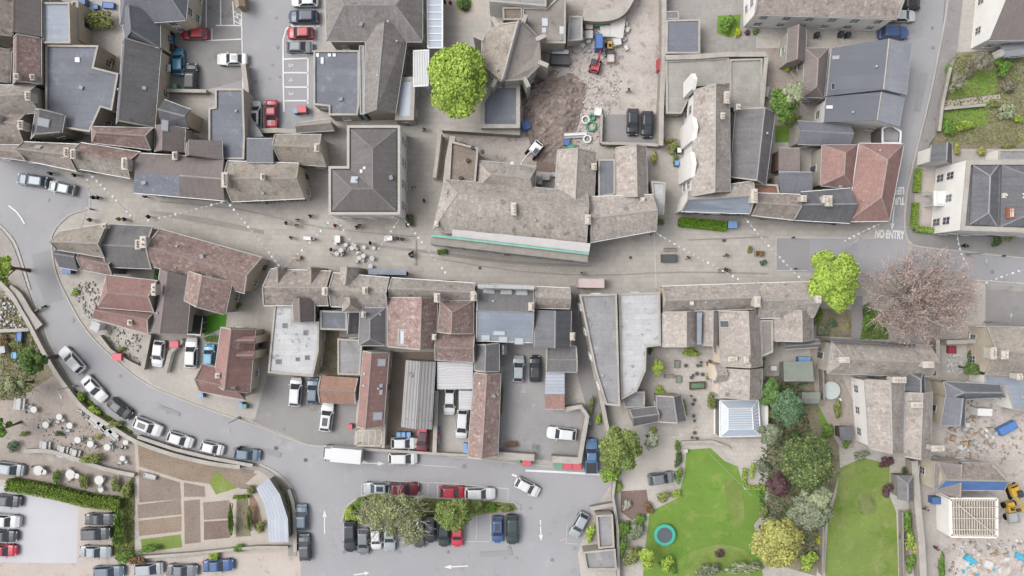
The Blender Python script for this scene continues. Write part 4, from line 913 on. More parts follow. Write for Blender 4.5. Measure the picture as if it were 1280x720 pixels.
def wall_(label, pts, w=.4, h=1.6, mat='rubble_wall', cope='coping_stone', sm=False, name='garden_wall', cat='wall', group=None):
    if sm: pts = smooth(pts)
    pts = [(640+(x-640)*(H-h)/H, 360+(y-360)*(H-h)/H) for x, y in pts]
    c = W(*pts[0]); r = empty(name, label, cat, c, 0, group)
    mb = MB(); ribbon(mb, pts, w, 0, h); mb.build('wall', mat, r)
    mb = MB(); ribbon(mb, pts, w+.1, h+.004, h+.1); mb.build('coping', cope, r)
mb = MB(); mb.face([(-400,-400,0),(400,-400,0),(400,400,0),(-400,400,0)]); o = mb.build('ground', 'earth'); o['kind'] = 'structure'
sheet('market_street_paving', [(-300,150),(160,150),(400,150),(400,120),(500,120),(500,-80),(610,-80),(610,165),(560,200),(560,260),(850,230),(860,130),(835,130),(835,100),(860,100),(870,230),(1120,240),(1200,250),(1200,340),(1080,345),(1075,430),(1020,430),(1010,400),(740,390),(700,390),(300,400),(60,340),(-300,340)], 'street_paving')
sheet('street_channel', smooth([(188,263),(256,272),(330,288)])+smooth([(330,293),(256,280),(188,267)]), 'setts_dark')
sheet('street_channel', smooth([(415,300),(520,311),(640,326),(740,331)])+smooth([(740,334),(640,330),(520,315),(415,303)]), 'setts_dark')
sheet('crossing_paving', [(112,238),(129,238),(128,267),(112,264)], 'crossing_paving')
left_edge = smooth([(-60,262),(-20,270),(0,282),(18,302),(28,330),(38,362),(52,398),(62,425),(75,450),(92,478),(112,503),(140,524),(170,541),(205,557),(250,569),(300,577),(325,580),(345,590),(362,606),(371,628),(374,660),(374,760)])
right_edge = smooth([(108,235),(108,262),(85,270),(67,290),(65,308),(70,340),(84,372),(108,413),(140,446),(185,481),(256,510),(330,535),(385,556),(443,561),(560,569),(640,577),(700,583),(765,588)])
sheet('road', left_edge+[(760,760),(726,720),(722,692),(740,640),(768,600)]+right_edge[::-1]+[(60,208),(0,196),(-60,188)], 'asphalt')
sheet('road_patch', [(40,318),(65,312),(70,345),(80,375),(58,380),(44,350)], 'asphalt_patch')
sheet('road', [(1137,-60),(1186,-60),(1184,0),(1174,60),(1162,120),(1147,180),(1134,235),(1130,275),(1133,298),(1142,308),(1200,315),(1300,326),(1400,336),(1400,366),(1290,358),(1200,352),(1080,346),(970,338),(970,297),(1112,297),(1113,250),(1120,200),(1130,120)], 'asphalt')
sheet('road_patch', [(971,298),(1012,298),(1012,338),(971,338)], 'asphalt_patch')
sheet('car_park', [(205,-60),(403,-60),(403,55),(392,62),(392,152),(380,166),(330,166),(315,160),(308,110),(258,110),(205,112)], 'asphalt')
sheet('car_park_worn_surface', [(205,-60),(297,-60),(303,20),(304,100),(258,112),(205,112)], 'asphalt_worn')
sheet('yard', [(318,470),(400,468),(400,505),(446,505),(442,560),(385,555),(316,527)], 'asphalt_worn')
sheet('driveway', [(150,438),(186,414),(255,395),(262,480),(249,490),(310,505),(314,524),(256,508),(190,480)], 'concrete')
sheet('side_lane', [(325,380),(342,380),(334,470),(318,525),(308,512)], 'concrete')
sheet('courtyard', [(622,430),(682,430),(682,512),(724,512),(735,522),(724,578),(622,571)], 'asphalt_yard')
sheet('yard', [(546,487),(592,487),(586,568),(542,566)], 'concrete')
sheet('yard', [(486,440),(546,440),(545,566),(479,562)], 'soil')
sheet('yard', [(398,412),(424,412),(422,470),(398,468)], 'scrub_ground')
sheet('alley', [(712,357),(724,357),(745,470),(752,520),(764,590),(730,590),(736,520),(722,470)], 'asphalt_worn')
sheet('construction_ground', [(648,108),(676,86),(690,52),(700,-60),(826,-60),(827,182),(748,184),(694,225),(655,220),(600,200),(560,190),(562,166),(650,166)], 'site_ground')
sheet('parking_court', [(752,143),(824,143),(825,179),(752,177)], 'asphalt_worn')
sheet('brown_soil', [(672,186),(697,186),(694,216),(670,214)], 'soil_brown')
sheet('roundel_paving', [(580+26*math.cos(a*.524), 3+24*math.sin(a*.524)) for a in range(12)], 'path_pale')
sheet('roundel_bed', [(580+10*math.cos(a*.524), 4+11*math.sin(a*.524)) for a in range(12)], 'lawn')
# south west gardens and car park
sheet('garden_ground', [(-60,300),(0,290),(22,325),(32,365),(48,402),(60,432),(88,480),(110,508),(160,546),(170,560),(168,690),(-60,690)], 'garden_gravel')
sheet('scrub_patch', [(-60,360),(28,365),(60,440),(66,470),(20,500),(-60,500)], 'scrub_ground')
sheet('gravel_car_park', [(-60,596),(10,600),(148,636),(145,690),(180,702),(300,690),(376,680),(376,780),(-60,780)], 'gravel_pink')
sheet('resin_surface', [(-60,606),(14,608),(98,634),(96,704),(-60,702)], 'gravel_white')
sheet('garden_ground', [(168,550),(256,574),(340,592),(372,640),(374,690),(176,696)], 'path_pale')
sheet('mulched_plot', [(172,554),(256,576),(322,592),(300,610),(256,604),(228,600),(174,583)], 'mulch')
for q, m in (([(174,587),(225,603),(227,624),(174,628)],'soil'),([(172,631),(226,624),(227,643),(173,648)],'soil'),([(173,651),(227,645),(227,664),(174,670)],'mulch'),([(176,674),(226,668),(228,684),(178,690)],'lawn_dry'),
             ([(230,626),(250,624),(251,678),(231,680)],'soil'),([(230,603),(256,608),(257,621),(230,621)],'soil'),([(254,628),(287,625),(287,648),(255,650)],'soil'),([(255,652),(287,650),(288,672),(255,675)],'soil_brown'),
             ([(296,623),(310,623),(314,670),(295,671)],'scrub_ground'),([(313,614),(322,628),(331,664),(320,664),(311,640)],'soil_orange'),([(270,588),(296,610),(270,618),(262,604)],'lawn_dry'),([(299,583),(320,586),(308,604)],'soil'),([(298,602),(318,608),(316,612),(300,611)],'soil')):
    sheet('garden_bed', q, m)
sheet('grass_strip', [(92,486),(104,492),(130,516),(166,540),(160,546),(128,524),(100,502)], 'lawn')
sheet('grass_strip', [(143,636),(168,590),(168,694),(140,694)], 'verge')
sheet('grass_strip', [(340,598),(352,602),(364,628),(366,650),(358,648),(350,620)], 'verge')
# gardens south east
sheet('lawn', [(858,562),(888,560),(905,576),(922,583),(930,612),(957,612),(955,640),(942,656),(950,690),(960,780),(840,780),(800,770),(806,690),(812,640),(848,622),(856,590)], 'lawn')
sheet('lawn', [(1050,585),(1078,572),(1112,580),(1112,620),(1120,640),(1125,780),(1028,780),(1035,650),(1045,620)], 'lawn_dry')
sheet('gravel_drive', [(790,545),(850,545),(846,603),(770,622),(766,604),(782,585)], 'gravel_drive')
sheet('soil_bed', [(776,614),(808,612),(812,640),(790,650),(776,640)], 'soil_brown')
sheet('courtyard_paving', [(812,436),(900,436),(900,546),(850,552),(846,528),(858,526),(852,492),(814,490)], 'patio_pale')
sheet('terrace', [(888,548),(958,548),(962,584),(930,586),(914,574)], 'patio_pale')
sheet('soil_bed', [(955,470),(1045,470),(1050,590),(1035,640),(1020,720),(952,700),(958,655),(960,600)], 'scrub_ground')
sheet('lawn', [(1022,500),(1052,500),(1052,530),(1026,534)], 'lawn')
sheet('garden_ground', [(1012,436),(1036,436),(1066,500),(1068,560),(1050,560),(1020,500)], 'garden_gravel')
sheet('lawn', [(969,157),(992,157),(991,178),(969,178)], 'lawn')
sheet('artificial_lawn', [(254,396),(284,388),(282,408),(256,420)], 'turf_bright')
sheet('lawn', [(1200,90),(1244,88),(1245,117),(1186,123),(1188,104)], 'lawn')
sheet('lawn', [(1194,134),(1234,132),(1234,155),(1176,166),(1176,146)], 'lawn')
sheet('garden_ground', [(1186,66),(1300,60),(1300,186),(1160,186),(1176,120)], 'scrub_ground', z=.006)
sheet('garden_path', [(1180,126),(1250,118),(1250,126),(1180,135)], 'path_pale')
sheet('lawn', [(897,20),(926,18),(924,42),(912,47),(896,42)], 'lawn')
sheet('garden_ground', [(830,-60),(945,-60),(945,66),(830,66)], 'pavement', z=.0065)
sheet('garden_ground', [(945,60),(1000,60),(1000,160),(945,160)], 'garden_gravel', z=.0066)
sheet('lane', [(1142,576),(1170,576),(1178,640),(1162,780),(1142,780)], 'concrete')
sheet('construction_ground', [(1178,500),(1400,500),(1400,780),(1170,780),(1184,640)], 'site_ground', z=.0067)
sheet('yard', [(1232,360),(1400,362),(1400,408),(1232,408)], 'asphalt_worn')
sheet('front_garden', [(1152,215),(1170,215),(1170,240),(1152,240)], 'gravel_pink')
sheet('front_garden', [(1148,256),(1168,256),(1166,282),(1148,282)], 'gravel_pink')
sheet('scrub_patch', [(1022,385),(1110,390),(1110,424),(1020,420)], 'scrub_ground')
sheet('garden_path', [(1064,370),(1078,370),(1078,424),(1064,424)], 'asphalt_worn')
# pavements (raised) and kerbs
sheet('pavement', [(1186,-60),(1210,-60),(1196,60),(1172,165),(1160,182),(1143,230),(1142,292),(1212,294),(1400,306),(1400,334),(1300,324),(1200,313),(1143,306),(1135,297),(1132,275),(1136,236),(1149,180),(1164,120),(1176,60)], 'asphalt_worn', h=.12)
sheet('pavement', [(1232,355),(1400,365),(1400,372),(1232,362)], 'pavement', h=.12)
kerb([(1184,-60),(1184,0),(1174,60),(1162,120),(1147,180),(1134,235),(1130,275),(1133,298),(1142,307),(1200,314),(1300,325),(1400,335)], .25, .13)
kerb([(108,262),(85,270),(67,290),(65,308),(70,340),(84,372),(108,413),(140,446),(185,481),(256,510),(330,535),(385,556),(443,561)])
kerb([(560,570),(640,578),(700,584),(765,589)])
kerb([(-60,262),(-20,270),(0,282),(18,302),(28,330),(38,362)], .3)
kerb([(325,580),(345,590),(362,606),(371,628),(374,660),(374,700)], .3)
sheet('pavement', smooth([(300,580),(325,583),(343,593),(359,609),(368,630),(371,660),(371,695)])+smooth([(360,695),(361,660),(358,634),(348,612),(336,597),(322,588),(300,586)]), 'pavement', h=.11)
sheet('pavement', smooth([(0,285),(15,304),(25,330),(36,364),(50,400),(60,428),(74,452),(91,481),(110,506),(138,527),(168,544),(203,560),(250,572),(298,580)])+smooth([(298,586),(248,578),(200,566),(164,551),(132,535),(104,512),(84,484),(67,458),(50,430),(40,402),(26,368),(14,332),(2,306),(-10,300)]), 'pavement', h=.11)
sheet('verge', smooth([(427,650),(434,634),(446,624),(462,617)])+[(560,624),(640,628),(647,637),(600,643),(585,648),(520,650),(440,656)], 'verge', h=.13)
kerb([(427,652),(433,634),(446,623),(462,616)], .3, .15)
kerb([(462,616),(560,623),(642,628),(649,638)], .15, .15)
# walls
wall_('stone wall along the curving road above the cafe garden', [(-4,350),(14,368),(26,388),(36,405),(50,432),(66,460),(84,486),(106,512),(140,534),(170,552),(215,568),(262,579),(300,584)], .5, 1.1, sm=True)
wall_('broad low stone wall beside the road bend at lower left', [(10,362),(22,372),(34,392),(48,410)], 1.6, .8, sm=True)
wall_('thin stone wall round the end of the curved shelter', [(361,612),(368,640),(369,690)], .4, .9, sm=True)
wall_('tall stone wall between the builders yard and the garages', [(830,-40),(830,70),(827,130),(826,182)], .6, 2.6)
wall_('stone wall north of the walled yard', [(832,72),(870,71),(910,68),(958,68)], .6, 3.4)
wall_('leaning ivy topped wall east of the walled yard', [(958,68),(955,100),(952,136)], .5, 3.2)
wall_('curved stone wall at the top of the builders yard', [(728,18),(745,20),(765,18),(778,10),(788,-10),(790,-40)], 1.6, 2.6, sm=True)
wall_('stone wall below the two black cars', [(752,179),(800,180),(826,182)], .3, 1.4)
wall_('thin wall between the yard and the black car bays', [(752,143),(751,179)], .25, 1.2)
wall_('long white topped wall of the hall terrace', [(566,170),(560,200),(557,230)], .7, 5, 'wall_white')
wall_('outer west wall of the hall terrace', [(550,166),(546,200),(543,222)], .4, 3, 'wall_cream')
wall_('boundary wall between blue flat roof and hall terrace', [(552,160),(600,163),(650,166)], .6, 2.4)
wall_('stone wall on the right side of the long alley', [(724,370),(744,466),(752,500),(760,540),(762,590)], .5, 2.2)
wall_('courtyard wall left of the alley with a bend', [(706,512),(726,508),(734,520),(727,560),(724,579)], .55, 2.2)
wall_('low courtyard wall behind the green and red bins', [(690,574),(724,576)], .9, 1.8)
wall_('mossy courtyard wall beside the long rust brown shed', [(622,569),(668,572)], .9, 1.8)
wall_('pale wall between the two car yards left of the red pair', [(228,425),(213,440),(206,466)], .5, 1.1, 'wall_white')
wall_('garden wall between pavement and pebble garden', [(124,420),(138,438),(160,452),(176,460)], .35, 1., 'rubble_wall')
wall_('right wall of the pebble garden', [(187,418),(178,462)], .5, 1.4)
wall_('wall between the narrow shed and the workshop', [(487,440),(482,500),(479,560)], .3, 2.4, 'wall_cream')
wall_('mossy wall left of the white van yard', [(546,488),(543,566)], .5, 1.8)
wall_('stone wall along the foot of the narrow yards', [(445,561),(500,564),(542,567),(584,569)], .3, 1.)
wall_('stone wall at the back of the disabled bays', [(312,164),(345,163),(376,165)], .6, 2.)
wall_('retaining wall beside the blue car in the top car park', [(207,113),(258,114)], .4, 1.4)
wall_('cream stone wall dividing the white saloon from the felt block', [(304,80),(308,110),(310,163)], .6, 2.)
wall_('long garden wall between second lawn and lane', [(1143,576),(1146,620),(1152,680),(1156,760)], .9, 1.9)
wall_('garden wall between rear lane and copper tree', [(1172,424),(1172,470)], .5, 2.)
wall_('low wall under the copper tree beside the stone house', [(1183,428),(1230,426)], .5, 2.2)
wall_('stone wall between drive and hedge at the bottom', [(770,588),(766,620),(772,660),(774,760)], .3, 1.6)
wall_('low wall in front of the parked silver hatchback', [(738,636),(770,630)], .5, 1.2)
wall_('stone wall at the left edge above the scrub bank', [(-10,414),(36,412)], .4, 1.2)
wall_('white wall at the back of the copper tree garden', [(1160,470),(1172,471)], .3, 1.8, 'wall_white')
wall_('short wall beside the east road gardens', [(1188,84),(1178,130),(1174,164)], .35, 1.1)
wall_('wall dividing the two small east gardens', [(1180,136),(1232,131)], .3, .9)
wall_('terrace edging wall above the first lawn', [(852,553),(890,552),(912,560)], .35, .6)
wall_('curved wall in the shingle cafe garden', [(30,564),(60,564),(90,572),(130,586),(168,594)], .5, .8, sm=True)
wall_('low allotment wall along the road', [(172,546),(220,562),(262,572),(316,582)], .4, 1.0)
wall_('shelf wall south of the allotments', [(170,697),(240,692),(320,684),(360,684)], .3, .8)
wall_('green painted fence by the south hedges', [(1128,640),(1130,760)], .12, 1.2, 'timber_grey', 'timber_grey', name='fence', cat='fence')
wall_('wooden fence between the two lawns behind the conifers', [(1008,560),(1030,600),(1028,720)], .12, 1.6, 'timber_grey', 'timber_grey', name='fence', cat='fence')
wall_('thin fence right of the pale shelter', [(1028,436),(1030,500)], .12, 1.6, 'timber_grey', 'timber_grey', name='fence', cat='fence')
# road markings
def marks(name, lines, w=.12, mat='paint_white'):
    LV[0] += 1; z = .0008*LV[0]; mb = MB()
    for l in lines: ribbon(mb, l, w, z, z)
    o = mb.build(name, mat); o['kind'] = 'structure'
marks('parking_bay_lines', [[(355,74),(384,73)],[(355,91),(385,91)],[(356,109),(385,109)],[(356,126),(385,126)],[(385,73),(385,130)],[(355,140),(354,74),(354,50),(358,36),(368,29),(380,27)],[(360,52),(394,51)],[(360,33),(400,33)],[(394,33),(393,68)],[(362,68),(389,68)]], .22)
marks('parking_bay_lines', [[(256,51),(303,49)],[(270,32),(302,32)],[(302,15),(304,120)],[(265,36),(265,50)],[(276,0),(276,31)],[(258,0),(258,40)],[(291,2),(293,31)],[(328,128),(348,128)],[(329,128),(330,160)],[(346,128),(348,160)]], .18)
marks('hatched_marking', [[(293,15),(302,20)],[(293,20),(302,26)],[(293,26),(302,31)],[(294,14),(302,31)]], .15)
marks('parking_bay_lines', [[(430,679),(648,676)],[(430,654),(430,679)],[(447,656),(447,679)],[(464,656),(464,679)],[(481,656),(481,679)],[(498,656),(498,679)],[(514,656),(514,679)],[(531,656),(531,679)],[(548,656),(548,679)],[(580,656),(580,678)],[(596,644),(596,677)],[(613,642),(614,677)],[(631,641),(632,676)],[(648,641),(651,676)],[(452,606),(452,621)],[(452,606),(478,601),(560,604),(636,611)],[(486,602),(486,618)],[(535,604),(535,622)],[(547,605),(547,622)],[(636,611),(634,626)]], .13, 'paint_faded')
marks('road_line', [[(657,588),(700,590),(752,593)]], .3)
marks('road_line', [[(640,593),(650,597)]], .3)
marks('road_line', [[(512,580),(540,582),(572,584)],[(442,577),(455,578)]], .12, 'paint_faded')
marks('road_line', [smooth([(11,257),(20,264),(27,273),(31,280)])], .22)
marks('road_line', [[(970,297),(970,338),(1010,338)],[(970,297),(1095,298),(1112,290)],[(1062,306),(1100,282)]], .14, 'paint_faded')
marks('street_edging', [[(512,348),(600,354),(660,357)],[(1218,350),(1290,355)],[(818,290),(820,360)],[(112,238),(112,264),(129,267)]], .14, 'paint_faded')
marks('road_line', [[(709,679),(722,680)],[(709,655),(708,679)]], .1, 'paint_faded')
marks('road_line', [[(708,672),(700,676)]], .1, 'paint_faded')
def arrow(px, py, ang, L=3.6):
    LV[0] += 1; z = .0008*LV[0]; c = W(px, py, 0); m = Matrix.Rotation(R(ang), 3, 'Z'); mb = MB()
    for p in ([(-L/2,-.09),(L*.22,-.09),(L*.22,.09),(-L/2,.09)], [(L*.2,-.32),(L/2,0),(L*.2,.32)]):
        mb.face([tuple(m@Vector((x, y, 0))+Vector((c.x, c.y, z))) for x, y in p])
    o = mb.build('road_arrow', 'paint_white'); o['kind'] = 'structure'
arrow(406,652,90); arrow(570,708,183); arrow(676,663,-88,3.2); arrow(448,577,0 if False else -3,2.8); arrow(1116,273,-96,3.8); arrow(452,717,8,2.4); arrow(467,579,-2,3.2)
def text(s, px, py, size, ang, mat='paint_white', sx=1., sy=1.):
    LV[0] += 1; z = .0008*LV[0]
    cu = bpy.data.curves.new('t', 'FONT'); cu.body = s; cu.size = size; cu.align_x = 'CENTER'; cu.align_y = 'CENTER'; cu.offset = .045
    ob = bpy.data.objects.new('t', cu); COL.objects.link(ob); dg = bpy.context.evaluated_depsgraph_get()
    me = bpy.data.meshes.new_from_object(ob.evaluated_get(dg)); bpy.data.objects.remove(ob)
    me.materials.clear(); me.materials.append(M(mat))
    o = bpy.data.objects.new('road_lettering', me); COL.objects.link(o); o['kind'] = 'structure'
    p = W(px, py, 0); o.location = (p.x, p.y, z); o.rotation_euler = (0,0,R(ang)); o.scale = (sx, sy, 1)
text('NO ENTRY', 1111.5, 293.5, 1.1, -3, sx=.8, sy=1.55); text('TURN', 1121, 251, 1.1, 180, sx=.75, sy=1.35); text('LEFT', 1123, 238, 1.1, 180, sx=.75, sy=1.35)
for s_, y in (('5',82),('4',100),('3',117)): text(s_, 363.5, y, .95, -90, 'paint_faded', sx=1.2)
# earth heap and rubble
def heap(label, poly, hgt, mat, cell=.7, name='earth_heap', cat='earth heap', rough=.35):
    P = [tuple(W(x, y, 0))[:2] for x, y in poly]; xs = [p[0] for p in P]; ys = [p[1] for p in P]
    x0, y0 = min(xs), min(ys); nx = int((max(xs)-x0)/cell)+2; ny = int((max(ys)-y0)/cell)+2; vs = []; ids = {}; fs = []
    def edge(p):
        m = 1e9
        for i in range(len(P)):
            a = Vector(P[i]); b = Vector(P[(i+1)%len(P)]); t = max(0, min(1, (Vector(p)-a).dot(b-a)/(b-a).length_squared)); m = min(m, (a+(b-a)*t-Vector(p)).length)
        return m if inside(p, P) else -m
    for i in range(nx):
        for j in range(ny):
            p = (x0+i*cell+rnd.uniform(-.2,.2), y0+j*cell+rnd.uniform(-.2,.2)); e = edge(p)
            z = -.05 if e < 0 else min(hgt, e*hgt/2.2)*(.7+.3*math.sin(p[0]*.7)*math.cos(p[1]*.6))+rnd.uniform(0, rough)*min(1, e)
            ids[i, j] = len(vs); vs.append((p[0], p[1], z))
    for i in range(nx-1):
        for j in range(ny-1):
            q = (ids[i,j], ids[i+1,j], ids[i+1,j+1], ids[i,j+1])
            if any(vs[k][2] > 0 for k in q): fs += [(q[0],q[1],q[2]), (q[0],q[2],q[3])]
    mb = MB(); mb.add(vs, fs); o = mb.build(name, mat, None, loc=(sum(xs)/len(xs), sum(ys)/len(ys), 0)); tag(o, label, cat)
heap('long mound of dug brown earth in the builders yard', [(652,112),(664,98),(690,86),(716,92),(734,106),(730,130),(722,160),(712,184),(702,210),(672,198),(654,160)], .9, 'earth_heap', .5, rough=.3)
heap('low pinkish spoil heap right of the octagonal library', [(684,90),(706,88),(722,96),(726,106),(700,104),(684,110)], .6, 'site_ground', .6)
heap('rubble bank at the lower right corner of the site', [(1196,690),(1230,684),(1300,682),(1300,770),(1186,770)], .7, 'site_ground', .8)
def scatter(label, poly, n, s, mats, name='rubble', cat='rubble', z=0.):
    P = [tuple(W(x, y, 0))[:2] for x, y in poly]; xs = [p[0] for p in P]; ys = [p[1] for p in P]; mb = MB(); k = 0
    while k < n:
        p = (rnd.uniform(min(xs), max(xs)), rnd.uniform(min(ys), max(ys)))
        if not inside(p, P): continue
        k += 1; a = s*rnd.uniform(.4, 1.3); mb.box((p[0], p[1], z+a*.3), (a, a*rnd.uniform(.4,1), a*.6), rnd.random()*3, rnd.randrange(len(mats)), .7)
    o = mb.build(name, mats, None, loc=(P[0][0], P[0][1], 0)); tag(o, label, cat, kind='stuff')
scatter('stones and timber scraps strewn over the builders yard', [(660,60),(780,50),(775,120),(735,195),(690,190),(650,110)], 1500, .26, ['pale_grey','timber_grey','site_ground','bulk_bag'])
scatter('broken stone and sacks of rubble at the lower right', [(1190,680),(1290,670),(1290,760),(1180,760)], 420, .4, ['bulk_bag','timber_grey','pale_grey','rubble_wall'])
scatter('scattered debris on the right hand building site', [(1210,500),(1290,510),(1290,580),(1180,575),(1180,540)], 160, .3, ['pale_grey','timber','timber_grey'])
scatter('pale rockery stones in the cafe garden', [(96,512),(120,515),(150,538),(148,550),(110,530)], 90, .5, ['pale_grey','timber_grey'], 'rockery', 'rockery')
scatter('grey pebbles and pots in the triangular front garden', [(130,405),(180,420),(176,455),(140,435)], 110, .3, ['pale_grey','timber_grey','garden_gravel'], 'pebbles', 'pebbles')
scatter('clutter of stones in the small garden behind the wedge house', [(85,355),(120,350),(128,385),(112,400)], 110, .35, ['pale_grey','timber_grey','garden_gravel'], 'rockery', 'rockery')
scatter('white shingle stones in the garden under the copper tree', [(1184,442),(1206,442),(1202,466),(1183,466)], 160, .3, ['pale_grey','bulk_bag'], 'shingle', 'shingle')
scatter('rough stones along the scrub bank at the left edge', [(0,370),(24,372),(30,410),(0,412)], 120, .4, ['pale_grey','timber_grey'], 'rockery', 'rockery')
scatter('moss and litter along the paved cafe garden', [(30,520),(150,540),(150,575),(60,560)], 160, .18, ['timber_dark','timber_grey'], 'litter', 'litter')

# iron covers, repairs and stains on the roads
def cover(px, py, r_=.3, m='dark_grey'):
    LV[0] += 1; z = .0008*LV[0]; p = W(px, py, 0); mb = MB(); mb.face([(p.x+r_*math.cos(k*.5236), p.y+r_*math.sin(k*.5236), z) for k in range(12)])
    o = mb.build('manhole_cover', m); o['kind'] = 'structure'
for x, y in ((580,583),(299,523),(320,102),(150,470),(210,515),(382,575),(640,640),(690,700),(1165,35),(1166,60),(520,330),(600,335),(905,300),(788,322),(60,250),(430,690),(90,400),(1240,340),(345,560),(560,690)): cover(x, y, rnd.uniform(.22,.36), rnd.choice(['mid_grey','mid_grey','dark_grey']))
for q in ([(330,560),(352,566),(350,572),(328,566)],[(200,506),(226,516),(224,520),(198,510)],[(600,690),(640,688),(640,694),(600,696)],[(1150,90),(1160,92),(1150,140),(1142,138)]): sheet('road_repair', q, 'asphalt_patch')

for q, m in (([(862,690),(900,680),(935,690),(938,720),(860,730)],'lawn_dry'),([(905,600),(925,606),(930,650),(912,655)],'lawn_dry'),([(1070,615),(1090,620),(1095,640),(1075,642)],'verge')): sheet('worn_grass', smooth(q+[q[0]]), m)

for i in range(26):   # oil marks and small repairs in the bays and lanes
    x, y = rnd.choice([(rnd.uniform(436,640), rnd.uniform(682,700)), (rnd.uniform(250,440), rnd.uniform(520,560)), (rnd.uniform(330,352), rnd.uniform(10,120)), (rnd.uniform(640,720), rnd.uniform(600,700)), (rnd.uniform(630,690), rnd.uniform(480,560))]); s_ = rnd.uniform(1,3.2)
    sheet('oil_stain', [(x+s_*rnd.uniform(.6,1.2)*math.cos(k*.785), y+s_*rnd.uniform(.4,.9)*math.sin(k*.785)) for k in range(8)], 'asphalt_patch')
marks('street_drain', [smooth([(200,252),(300,262),(400,284),(520,296)]), smooth([(540,322),(640,338),(740,344),(850,340),(960,342)]), smooth([(860,300),(960,296)]), smooth([(520,300),(520,330)])], .16, 'setts_dark')
scatter('boards and sheets of building material near the white bags', [(730,28),(786,24),(782,66),(742,70),(726,56)], 70, .9, ['bulk_bag','pale_grey','timber_pale','sheet_white'])
scatter('stacked slates and blocks on the lower right site', [(1190,505),(1226,522),(1250,545),(1230,570),(1186,566)], 60, .8, ['bulk_bag','pale_grey','timber','site_ground'])
scatter('heaped bags and broken boards on the rubble bank', [(1200,690),(1282,690),(1282,740),(1196,740)], 90, .9, ['bulk_bag','pale_grey','timber_pale','tarp_cyan','timber'])
